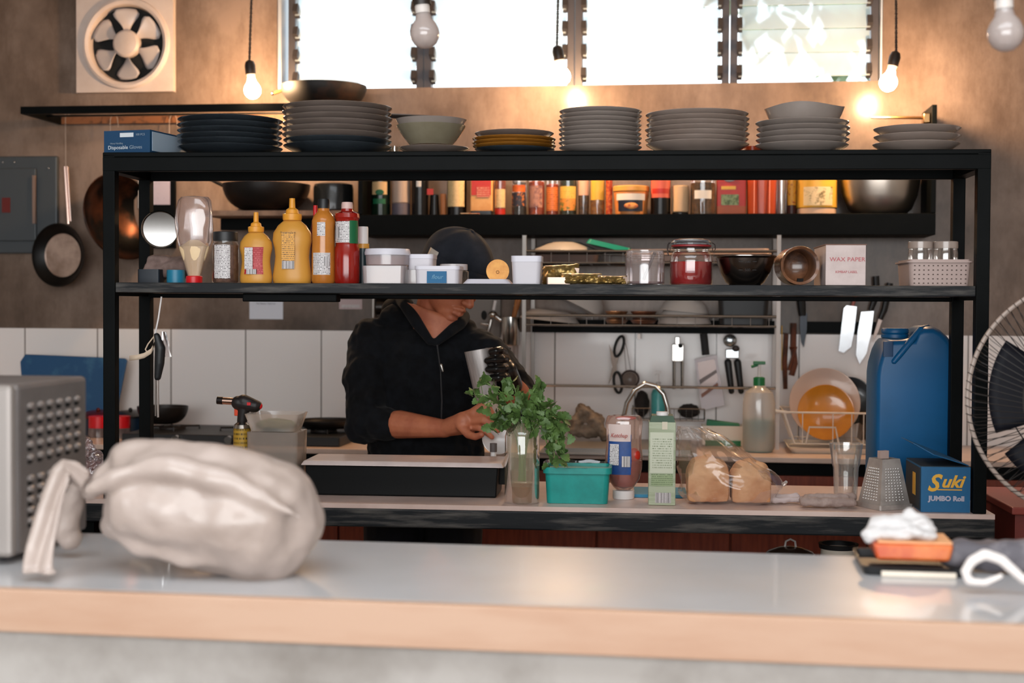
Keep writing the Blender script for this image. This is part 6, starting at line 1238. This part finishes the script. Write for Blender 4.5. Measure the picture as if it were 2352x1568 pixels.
# sponge box
c = BC(1660, .16); s = mpp(c); o = T('sponge_holder', 'white open holder with a green scouring sponge beside the big soap bottle', 'holder', c, 0); g = G(); g.rbox((0, 0, 0), (95*s, .09, 45*s), .008, t=1.05, wall=.003); g.o('holder_body', M_cream, o); g = G(); g.rbox((0, -.05, 0), (80*s, .008, 12*s), .002); g.o('green_strip', MSG, o); g = G(); g.box((0, 0, 46*s), (75*s, .06, 14*s), rot=(0, .12, 0)); g.o('sponge', M('green_sponge', '3c7a5c', .8, bump=(120, .6, .003)), o, bevel=.004)
# crumpled cloth by the sink
clothblob('dish_cloth', [((-.05, 0, .03), (-.02, 0, .11), .022, .02), ((-.02, 0, .11), (.03, 0, .06), .02, .03), ((.03, 0, .06), (.055, -.01, .015), .025, .02), ((-.05, 0, .03), (.03, 0, .02), .024, .022), ((-.11, .01, .05), (-.03, 0, .07), .012, .02)], M('khaki_cloth', '8a7868', .9, noise=(25, '6f5f50', .4, .6)), BC(1350, .3)+V((0, 0, .028)), 'crumpled khaki dish cloth heaped at the sink edge', 'cloth', disp=(.03, .025), vox=.004)
# dish drainer with plates, tray
c = BC(1905, .27); s = mpp(c); o = T('draining_tray', 'shallow cream tray under the white wire dish drainer', 'tray', c, 0); g = G(); g.rbox((0, 0, 0), (180*s, .3, 12*s), .02, t=1.1, wall=.003); g.o('tray_body', M_cream, o)
dz = ZKs+12*s+.001; o = T('dish_drainer', 'white coated wire dish drainer holding plates beside the jerrycan', 'dish drainer', WL(1905, .27, dz), 0); zt_r = WLp(1905, 948, .4).z-dz; zb_r = .012; W1 = 108*s; M_wc = M('white_coated_wire', 'd3c6b8', .4)
g = G(); r_ = .0035
for y in (-.13, .13):
    g.tube([(-W1, y, zt_r), (W1, y, zt_r)], r_, 8); g.tube([(-W1*.78, y, zb_r), (W1, y, zb_r)], r_*.7, 6); g.tube([(-W1, y, zt_r), (-W1*.78, y, zb_r)], r_, 8)
for x in (-W1*.62, W1*.0, W1*.38, W1*.62, W1*.95): g.tube([(x, -.13, zt_r), (x, -.13, zb_r), (x, .13, zb_r), (x, .13, zt_r)], r_*.55, 6)
g.tube([(-W1*.55, -.131, zb_r), (-W1*.48, -.131, zt_r*.58), (W1*.05, -.131, zt_r*.58), (W1*.12, -.131, zb_r)], r_, 8); g.tube([(-W1*1.18, -.13, zt_r+.004), (-W1*.95, -.13, zt_r)], r_*1.6, 8); g.tube([(-W1, -.13, zt_r), (-W1, .13, zt_r)], r_, 8); g.tube([(W1, -.13, zt_r), (W1, .13, zt_r)], r_, 8)
g.o('wire_frame', M_wc, o)
def stand(px, py, off, rpx, mat, label, tilt=78, h=.022, lean=0):
    c = WLp(px, py, off); s = mpp(c); r = rpx*s; p = plate_mesh(r, h, 'dinner_plate', mat, foot=.5); place(p, c+V((0, 0, .006)), rot=(R(tilt), 0, R(lean))); tag(p, label, 'plate', 'plates in the dish drainer'); return p
stand(1893, 930, .2, 80, M('plate_blush', 'bfa698', .3, coat=.3), 'large blush white plate standing in the dish drainer')
stand(1896, 952, .27, 64, M('amber_plate', 'c8822a', .2, coat=.5, noise=(4, 'b06e1c', .4, .65)), 'glossy amber plate standing in front of the blush plate')
stand(1950, 925, .14, 55, M_pd, 'dark plate standing behind the blush plate at the jerrycan side')
c = WLp(1978, 965, .24); g = G()
for k in range(5): g.box((k*.007, 0, 0), (.0022, .14, .1), rot=(0, R(6), 0))
o = g.o('cutlery_rack', MG('rack_clear', 'c8b4a4', 1, .1, .4, '8a7464')); place(o, V((c.x, c.y, dz+.066)), 0); tag(o, 'row of clear ribbed dividers in the drainer beside the amber plate', 'divider')
# blue jerrycan standing on the worktable rear
vj = .385; c = TB(2092, vj); s = mpp(c); W = 96*s; hj = lc(RKp(2092, 748, vj)).z-ZB; o = T('jerrycan', 'big blue plastic jerrycan standing behind the grater and foil box', 'jerrycan', c, RZ); M_jer = M('jerrycan_blue', '05507f', .42, spec=.4, noise=(4, '054872', .4, .65))
g = G(); ol = [(-1, 0), (1, 0), (1, .74), (.96, .81), (.86, .88), (.7, .94), (.52, .98), (.35, 1.0), (.12, 1), (.0, .985), (-.08, .93), (-.72, .925), (-.8, .9), (-.88, .86), (-.97, .78), (-1, .72)]
def jr(k, y): return [(x*W*k, max(z*hj*(1-(1-k)*.3), 0)) for x, z in ol]
n_ = len(ol); prev = None
for y, k in ((-.092, .88), (-.084, .95), (-.06, .99), (-.02, 1), (.02, 1), (.06, .99), (.084, .95), (.092, .88)):
    ring = [g.bm.verts.new((x, y, z)) for x, z in jr(k, y)]
    if prev: 
        for i in range(n_): g.bm.faces.new((prev[i], prev[(i+1) % n_], ring[(i+1) % n_], ring[i]))
    else: g.bm.faces.new(ring)
    prev = ring
g.bm.faces.new(prev[::-1]); g.o('can_body', M_jer, o, ang=50, bevel=.004)
g = G(); g.lathe([(0, 0), (W*.32, 0), (W*.32, .009), (W*.3, .011), (W*.32, .014), (W*.32, .022), (W*.3, .026), (0, .026)], 32, c=(-W*.42, 0, hj*.927)); g.o('screw_cap', M_jer, o)
g = G(); g.tube([(-W*.66, -.082, hj*.775), (-W*.58, -.09, hj*.79), (-W*.45, -.09, hj*.83), (-W*.2, -.09, hj*.91), (W*.05, -.075, hj*.98), (W*.3, -.03, hj*.995)], [.003, .008, .009, .009, .009, .006], 12); g.o('moulded_handle', M_jer, o, bevel=0)
g = G(); g.rbox((-W*.72, -.095, hj*.82), (.026, .006, .04), .002); g.o('recess_shade_patch', M('jerrycan_shadow', '04345a', .5), o)  # raised patch, the recess shade put into its darker blue
# corner at the left end: blue cutting board, red tins, clear bags, wok
a_, b_ = WLp(42, 812, .12), WLp(290, 980, .12); w = b_.x-a_.x; o = T('cutting_board', 'worn dark blue cutting board leaning on the tiles behind the rack posts', 'cutting board', V(((a_.x+b_.x)/2, YW-.12, ZKs+.002)), rot=(R(-4), 0, 0)); hh = a_.z-ZKs-.004
g = G(); g.prism([(-w/2+.03, 0), (w/2-.055, 0), (w/2-.003, hh-.02), (w/2-.012, hh-.012), (-w/2+.02, hh), (-w/2, hh-.03)], -.006, .006); g.o('board_body', M('worn_blue', '10456e', .5, noise=(9, '3c6a88', .55, .75)), o, smooth=False, bevel=.004)
for px, lb in ((228, 'red capped jar on the back counter, behind the outer rack post'), (275, 'red capped jar on the back counter, between the two rack posts')):
    c = BC(px, .3); s = mpp(c); o = T('red_capped_jar', lb, 'jar', c, 0, 'red capped jars'); hz_ = bcz(955, .3, px); g = G(); g.lathe([(0, 0), (.042, 0), (.042, hz_-.045), (0, hz_-.045)], 28); g.o('jar_body', MG('jar_hazy', 'd8ccc8', 1, .1, .5, '9a8682'), o); g = G(); g.lathe([(0, hz_-.045), (.04, hz_-.045), (.04, hz_), (0, hz_)], 28); g.o('red_lid', M_red, o)
for px, cc, lb in ((226, '5a1410', 'red rimmed dark lid stacked behind the outer red capped jar'), (300, '1c1a1c', 'dark pan lid with steel knob leaning near the inner rack post')):
    p = WLp(px, 950, .2); g = G(); g.lathe([(0, .012), (.05, .008), (.075, 0), (.075, -.006), (0, -.004)], 32); g.ell((0, 0, .016), (.008, .008, .008)); o = g.o('pan_cover', M('lid_'+cc, cc, .3, .4)); place(o, V((p.x, p.y, p.z)), rot=(R(6), 0, 0)); tag(o, lb, 'lid')
for px,  lb in ((226, 'dark blue canister carrying the red rimmed lid'), (300, 'dark blue canister carrying the steel knobbed lid')):
    p = BC(px, .2); zt2 = WLp(px, 950, .2).z-.0075-ZKs; g = G(); g.lathe([(0, 0), (.06, 0), (.062, zt2), (0, zt2)], 32); o = g.o('canister', M('canister_navy', '122436', .4)); place(o, p, 0); tag(o, lb, 'canister', 'dark canisters')
c = TB(220, .28); clothblob('plastic_bag', [((-.02, 0, .02), (.02, 0, .02), .03, .03), ((-.01, 0, .03), (-.02, 0, .1), .03, .015), ((.0, 0, .05), (.03, 0, .04), .03, .02)], MG('bag_hazy', 'e8dce0', 1.5, .08, .3, 'b5a5aa'), c+V((0, 0, .012)), 'crinkled clear plastic bag on the table between oven and rack post', 'bag', disp=(.02, .03))
c = BC(372, .28); s = mpp(c); o = T('small_wok', 'small black wok on the stove near the inner rack post', 'wok', BC(374, .26)+V((0, 0, .052)), 0); wok(o, 58*s, 40*s, M_iron, .4)
# stove
a_, b_ = BC(330, .3), BC(812, .3); o = T('gas_stove', 'low black gas stove on the back counter', 'stove', (a_+b_)/2, 0); w = (b_-a_).length
g = G(); g.bz((0, 0, 0), (w, .42, .035)); g.o('stove_body', M_black, o, smooth=False, bevel=.004)
for x in (-w*.36, 0, w*.36):
    g = G(); g.lathe([(.0, .036), (.05, .036), (.05, .044), (0, .046)], 24, c=(x, 0, 0)); g.o('burner', M('burner_iron', '2c2624', .5, .5), o)
    g = G()
    for k in range(4): a = k*pi/2+.4; g.tube([(x+.03*cos(a), .03*sin(a), .047), (x+.1*cos(a), .1*sin(a), .047), (x+.1*cos(a), .1*sin(a), .035)], .004, 6)
    g.o('pan_support', M_iron, o)
for k, x in enumerate((-.2, .0, .2)): g = G(); g.lathe([(0, 0), (.016, 0), (.014, .018), (0, .018)], 16, m=Matrix.Translation((x, -.21, .018)) @ Matrix.Rotation(pi/2, 4, 'X')); g.o('knob', M_chrome, o)
o = T('frying_pan', 'wide black frying pan on the stove beside the cook', 'pan', BC(752, .3)+V((0, 0, .0525)), 0); wok(o, .115, .028, M_iron, .7)
# ladle and strap hanging from a cord on the rack
p = RKp(356, 683, .02); o = T('hanging_ladle', 'black handled ladle tied with white cord under the middle shelf', 'ladle', p); s = mpp(p)
def lq(px, py, v=.02): q = lc(RKp(px, py, v)); q0_ = lc(o.location); return V((q.x-q0_.x, q.y-q0_.y, q.z-q0_.z))
g = G(); g.tube([lq(371, 681), lq(364, 730), lq(356, 768)], .0022, 6); g.o('white_cord', M_white, o)
g = G(); g.chain([lq(360, 772), lq(368, 800), lq(366, 835), lq(362, 866)], [.009, .014, .013, .009]); g.o('black_handle', M_black, o, remesh=.002, sm=2)
g = G(); g.tube([lq(362, 866), lq(362, 900), lq(363, 958)], .0035, 8); g.tube([lq(357, 870), lq(357, 955)], .002, 6); g.o('steel_shaft', M_pipe, o)
M_strap = M('cream_strap', 'c8b29c', .7)
g = G(); pp = [(356, 770), (358, 790), (350, 806), (334, 816), (318, 820), (300, 822)]
for (x0_, y0_), (x1_, y1_) in zip(pp, pp[1:]):
    A1, B1 = lq(x0_, y0_-6), lq(x0_, y0_+6); A2_, B2 = lq(x1_, y1_-6), lq(x1_, y1_+6); fvs = [g.bm.verts.new(q+V((0, -.01, 0))) for q in (A1, B1, B2, A2_)]; g.bm.faces.new(fvs)
bmesh.ops.remove_doubles(g.bm, verts=g.bm.verts, dist=.0005); g.o('strap', M_strap, o, solid=.002); g = G(); g.tube([lq(354, 772), lq(340, 790), lq(334, 802), lq(340, 812)], .0018, 6); g.o('strap_loop', M_strap, o)
g = G(); g.grid(lambda u, v: lq(366+u*12*(1+v), 762+v*58)+V((0, .012+.006*sin(u*9), 0)), 8, 8); g.o('plastic_wrap', MG('ladle_wrap', 'e0d8dc', 1.4, .08, .25), o)
# small white spray bottle on the table beyond the bin
c = TB(1133, .36); s = mpp(c); o = T('small_bottle', 'small white bottle with grey cap behind the prep bin', 'bottle', c); H_ = lc(RKp(1133, 1018, .36)).z-ZB; g = G(); g.lathe([(0, 0), (.016, 0), (.016, H_*.6), (.008, H_*.7), (.008, H_*.8), (0, H_*.8)], 20); g.o('bottle_body', M_white, o); g = G(); g.lathe([(0, H_*.8), (.01, H_*.8), (.01, H_), (0, H_)], 16); g.o('grey_cap', M('grey_cap', '5a5250', .5), o)
# under the table: lidded pot and tub on the lower shelf
c = RK(1812, .2, .4008); o = T('lidded_pot', 'steel lidded pot with a white loop handle seen under the table edge', 'pot', c); zt3 = RKp(1815, 1254, .2).z-.4; g = G(); g.lathe([(0, 0), (.058, 0), (.062, .01), (.062, zt3-.02), (0, zt3-.02)], 40); g.o('pot_body', M_steel, o)
g = G(); g.lathe([(.064, zt3-.02), (.058, zt3-.014), (.03, zt3-.004), (0, zt3)], 40); g.o('pot_lid', M('lid_steel', '7a6c62', .25, .9), o); g = G(); g.tube([(-.014, 0, zt3-.002), (-.012, 0, zt3+.012), (0, 0, zt3+.018), (.012, 0, zt3+.012), (.014, 0, zt3-.002)], .003, 8); g.o('loop_handle', M_white, o)
c = RK(1922, .2, .4008); o = T('ceramic_jar', 'beige ceramic jar under the table beside the lidded pot', 'jar', c); zt3 = RKp(1922, 1248, .2).z-.4; g = G(); g.lathe([(0, 0), (.035, 0), (.047, zt3*.5), (.046, zt3-.012), (.044, zt3-.012), (0, zt3-.03)], 30); g.o('jar_body', M_cream, o); g = G(); g.lathe([(.05, zt3-.012), (.052, zt3), (.044, zt3), (.044, zt3-.012)], 30); g.o('dark_rim', M_black, o)
# ================================================================ right edge: red cabinet, dark bench and standing fan
c = RK(2345, .32, 0); o = T('red_cabinet', 'dull red wooden cabinet beside the worktable end', 'cabinet', c+XR*.17); zc_ = RKp(2300, 1163, .12).z; M_redw = M('dull_red_wood', '6e2a22', .5, noise=(6, '541c18', .4, .7)); 
g = G(); g.bz((0, 0, 0), (.5, .4, zc_-.02)); g.o('cabinet_body', M_redw, o, smooth=False); g = G(); g.bz((0, 0, zc_-.0195), (.52, .42, .0195)); g.o('cabinet_top', M('red_brown_top', '8a3c32', .4), o, smooth=False, bevel=.003); g = G(); g.bz((-.1, -.2055, .1), (.24, .01, zc_-.2)); g.o('door', M_redw, o, smooth=False, bevel=.003)
# fan
pf_ = CAM+ray(2500, 915)*2.95; rF = 270*2.95/F; of = T('standing_fan', 'round floor fan with a pale wire guard cut by the picture edge', 'fan', V((pf_.x, pf_.y, 0)), YAW-R(6)); zf = pf_.z
mt = Matrix.Translation((0, 0, zf)) @ Matrix.Rotation(pi/2, 4, 'X'); M_gd = M('pale_fan_rim', '9a8a80', .4); M_fb = M('dark_blue_fan', '0a0a12', .6, spec=.2)
g = G(); pts = [mt @ V((rF*cos(2*pi*k/96), rF*sin(2*pi*k/96), 0)) for k in range(96)]; g.tube(pts, .0048, 8, closed=True); g.o('guard_rim', M_gd, of)
for sg, nm in ((1, 'front_guard'), (-1, 'rear_guard')):
    g = G()
    for k in range(90):
        a = 2*pi*k/90; g.tube([mt @ V((rF*f*cos(a+sk), rF*f*sin(a+sk), sg*z_)) for f, z_, sk in ((1.02, .002, 0), (.97, .035, .03), (.6, .06, .12), (.2, .062, .2))], .0009, 4)
    for f in (.2, .6): g.tube([mt @ V((rF*f*cos(2*pi*k/48), rF*f*sin(2*pi*k/48), sg*.061)) for k in range(48)], .0015, 5, closed=True)
    g.o(nm, M('guard_wire', '211b18', .6, .1), of)
for k in range(5):
    g = G(); a0 = k*2*pi/5+.5
    def bf(u, v, a0=a0): r = rF*(.15+.68*v); a = a0+(u-.5)*(1.15-.15*v); return mt @ V((r*cos(a), r*sin(a), .03*(u-.5)+.0))
    g.grid(bf, 10, 8); g.o('fan_blade', M_fb, of, solid=.002)
g = G(); g.lathe([(0, .03), (rF*.14, .025), (rF*.16, -.03), (rF*.14, -.13), (0, -.15)], 32, m=mt); g.o('motor', M_fb, of)
g = G(); g.tube([(0, .1, .03), (0, .1, zf-.02)], .018, 16); g.o('pole', M_gd, of); g = G(); g.lathe([(0, 0), (.2, 0), (.19, .03), (.03, .05), (0, .05)], 40, c=(0, .1, 0)); g.o('base', M_fb, of)
# ================================================================ on the bar counter
# toaster oven
M_ovs = M('oven_grey', '7c7674', .45, .4, noise=(5, '6c6664', .4, .7)); M_ovf = M('oven_front', '8d8580', .4, .3)
c1 = FC(42, .19); sO = mpp(c1); o = T('toaster_oven', 'grey toaster oven with a vented side at the counter end', 'toaster oven', c1, aF+R(2)); HO = (1280-868)*sO
dO = .27
g = G(); g.bz((-.25, dO/2, .012), (.5, dO, HO-.012)); g.o('oven_body', M_ovs, o, smooth=False, bevel=.008)
g = G(); g.bz((-.25, -.011, .012), (.5, .022, HO-.012)); g.o('front_frame', M_ovf, o, smooth=False, bevel=.008)
g = G(); g.bz((-.28, -.026, .05), (.36, .01, HO-.1)); g.o('glass_door', M('dark_glass', '14110f', .08, spec=.8), o, smooth=False)
g = G(); g.lathe([(0, 0), (.018, 0), (.015, .02), (0, .02)], 20, m=Matrix.Translation((-.045, -.022, .05)) @ Matrix.Rotation(pi/2, 4, 'X')); g.o('knob', M_black, o)
for (z0_, z1_, rows) in ((HO*.58, HO*.87, 5), (HO*.22, HO*.46, 5)):
    g = G()
    for i in range(rows):
        for j in range(6):
            g.ell((.001, .045+j*.036, z0_+(z1_-z0_)*i/(rows-1)), (.004, .011, .0055), seg=10, rg=6)
    g.o('louvres', M('louvre_light', 'a8a09c', .35, .5), o)
    g = G()
    for i in range(rows):
        for j in range(6):
            g.ell((-.0005, .042+j*.036, z0_+(z1_-z0_)*i/(rows-1)-.008), (.0018, .011, .004), seg=10, rg=6)
    g.o('vent_slits', M_dark, o)
for x in (-.45, -.05):
    for y in (.04, dO-.04): g = G(); g.lathe([(0, 0), (.012, 0), (.012, .0115), (0, .0115)], 12, c=(x, y, 0)); g.o('foot', M_black, o)
# big white bag
bp = FC(480, .16)+V((0, 0, .012)); o = T('white_bag', 'large soft white plastic bag with knotted handles on the bar counter', 'bag', bp, aF); s = mpp(bp)
def wq(px, py, v=.16): q = onplane(px, py, OFc+fy*v, fy)-bp; return V((q.dot(fx), v-.16 if 0 else q.dot(fy), q.z))
M_bagw = M('white_poly_bag', 'ae9e96', .4, noise=(7, '9e8e85', .35, .7), bump=(6, .5, .03), coat=.3)
g = G(); C_ = lambda a, b, r1, r2: g.cap(wq(*a), wq(*b), r1*s, r2*s)
C_((370, 1140), (590, 1180), 130, 145); C_((330, 1090), (540, 1130), 85, 95); C_((300, 1060), (500, 1090), 60, 68); C_((420, 1200), (600, 1205), 105, 128); C_((620, 1150), (640, 1200), 100, 105)
C_((300, 1040), (240, 1100), 36, 36); C_((240, 1100), (205, 1130), 32, 22); C_((300, 1040), (420, 1060), 40, 45); C_((270, 1200), (360, 1180), 40, 90)
for L_2, vv, r_2 in (([(205, 1125), (262, 1095), (330, 1075), (420, 1075), (500, 1100), (600, 1140), (690, 1190)], .055, (16, 26, 30, 34, 34, 26, 10)), ([(260, 1215), (320, 1260), (420, 1285), (540, 1290), (640, 1265)], .085, (14, 24, 28, 26, 14))):
    g.chain([wq(x_, y_-(8 if vv > .06 else 0), vv+.03) for x_, y_ in L_2], [r_*s*.95 for r_ in r_2])
b_ = g.o('bag_body', M_bagw, o, remesh=.005, sm=14, disp=(.12, .034))
rb = [((205, 1085), (190, 1135)), ((172, 1060), (165, 1115)), ((140, 1055), (158, 1090)), ((118, 1075), (160, 1100)), ((98, 1130), (148, 1140)), ((78, 1200), (138, 1200)), ((62, 1260), (127, 1262)), ((56, 1300), (122, 1300)), ((56, 1322), (128, 1322))]
g = G()
def rbf(u, v):
    t = v*(len(rb)-1); k = min(int(t), len(rb)-2); f = t-k; vv = .13-.08*v; A1 = wq(*rb[k][0], vv)*(1-f)+wq(*rb[k+1][0], vv)*f; B1 = wq(*rb[k][1], vv)*(1-f)+wq(*rb[k+1][1], vv)*f
    p = A1*(1-u)+B1*u; p.y += .006*sin(u*8+v*5); p.z = max(p.z, .004); return p
g.grid(rbf, 10, 40); hd = g.o('bag_handle', M_bagw, o, solid=.006, sub=1)
g = G(); g.chain([wq(180, 1110, .22), wq(165, 1160, .24), wq(150, 1215, .25), wq(160, 1235, .25)], [.012, .018, .022, .02]); g.o('bag_handle', M_bagw, o, remesh=.004, sm=4, disp=(.04, .01))
# tray with sponge cake block and tissue
ct = FC(2092, .4); s = mpp(ct); o = T('black_tray', 'small black tray carrying the orange block on the counter', 'tray', ct, aF); g = G(); g.rbox((0, 0, .0005), (230*s, .16, .014), .012, t=1.05, wall=.003); g.o('tray_body', M_black, o)
g = G(); g.bz((.0, -.088, .001), (160*s, .004, .008)); g.o('pale_label', M_cream, o, smooth=False)
cb3 = ct+V((0, 0, .0185)); o = T('wooden_block', 'orange brown glazed block dish on the black tray', 'block', cb3, aF+R(0)); g = G(); g.prism([(-.058, 0), (.052, 0), (.058, .026), (-.064, .026)], -.05, .05, ax='y'); g.o('block_body', M('orange_wood', 'b8481c', .35, noise=(12, 'd8783c', .45, .7), coat=.3), o, smooth=False, bevel=.005)
g = G(); g.bz((0, 0, .0265), (.112, .092, .003)); g.o('pale_top', M('peach_top', 'd89a6c', .5), o, smooth=False)
g = G(); g.chain([(-.075, -.02, .03), (-.05, 0, .055), (-.02, -.01, .06), (.01, 0, .062), (.03, -.01, .045)], [.02, .026, .024, .026, .016]); g.chain([(-.05, -.03, .04), (0, -.035, .042), (.035, -.03, .035)], [.016, .018, .01]); g.ell((-.0, .0, .08), (.014, .012, .018))
o = g.o('tissue', M('white_tissue', 'c4c0bf', .8), remesh=.004, sm=3, disp=(.03, .02)); o.scale = (.82, .8, .62); place(o, cb3+V((0, 0, .014)), aF); tag(o, 'crumpled white tissue heaped on the orange block', 'tissue')
# grey pouch and white strap at the counter end
ce = FC(2330, .36); s = mpp(ce)
g = G(); g.chain([(-.09, .02, .02), (-.02, .01, .024), (.09, 0, .022)], [.018, .024, .022]); g.cap((-.08, .03, .035), (-.03, .03, .03), .012, .015); o = g.o('grey_pouch', M('grey_nylon', '5a565c', .7, noise=(15, '8a8488', .45, .65)), remesh=.005, sm=4, disp=(.05, .02)); place(o, ce+V((0, 0, .004)), aF); tag(o, 'soft grey pouch at the far end of the counter', 'pouch')
cw = FC(2290, .2); o = T('white_strap', 'broad white looped strap in front of the grey pouch', 'strap', cw, aF)
def sq_(px, py, v=.2): q = onplane(px, py, OFc+fy*v, fy)-cw; return V((q.dot(fx), q.dot(fy), q.z))
g = G(); g.chain([sq_(2225, 1335), sq_(2217, 1312), sq_(2232, 1288), sq_(2262, 1272), sq_(2300, 1285), sq_(2350, 1330), sq_(2400, 1352)], [.0065, .007, .0075, .008, .008, .007, .007]); g.chain([sq_(2225, 1335), sq_(2262, 1338), sq_(2300, 1322)], [.006, .0055, .004]); g.o('strap_band', M('soft_white_band', 'd6ceca', .7), o, remesh=.003, sm=3)
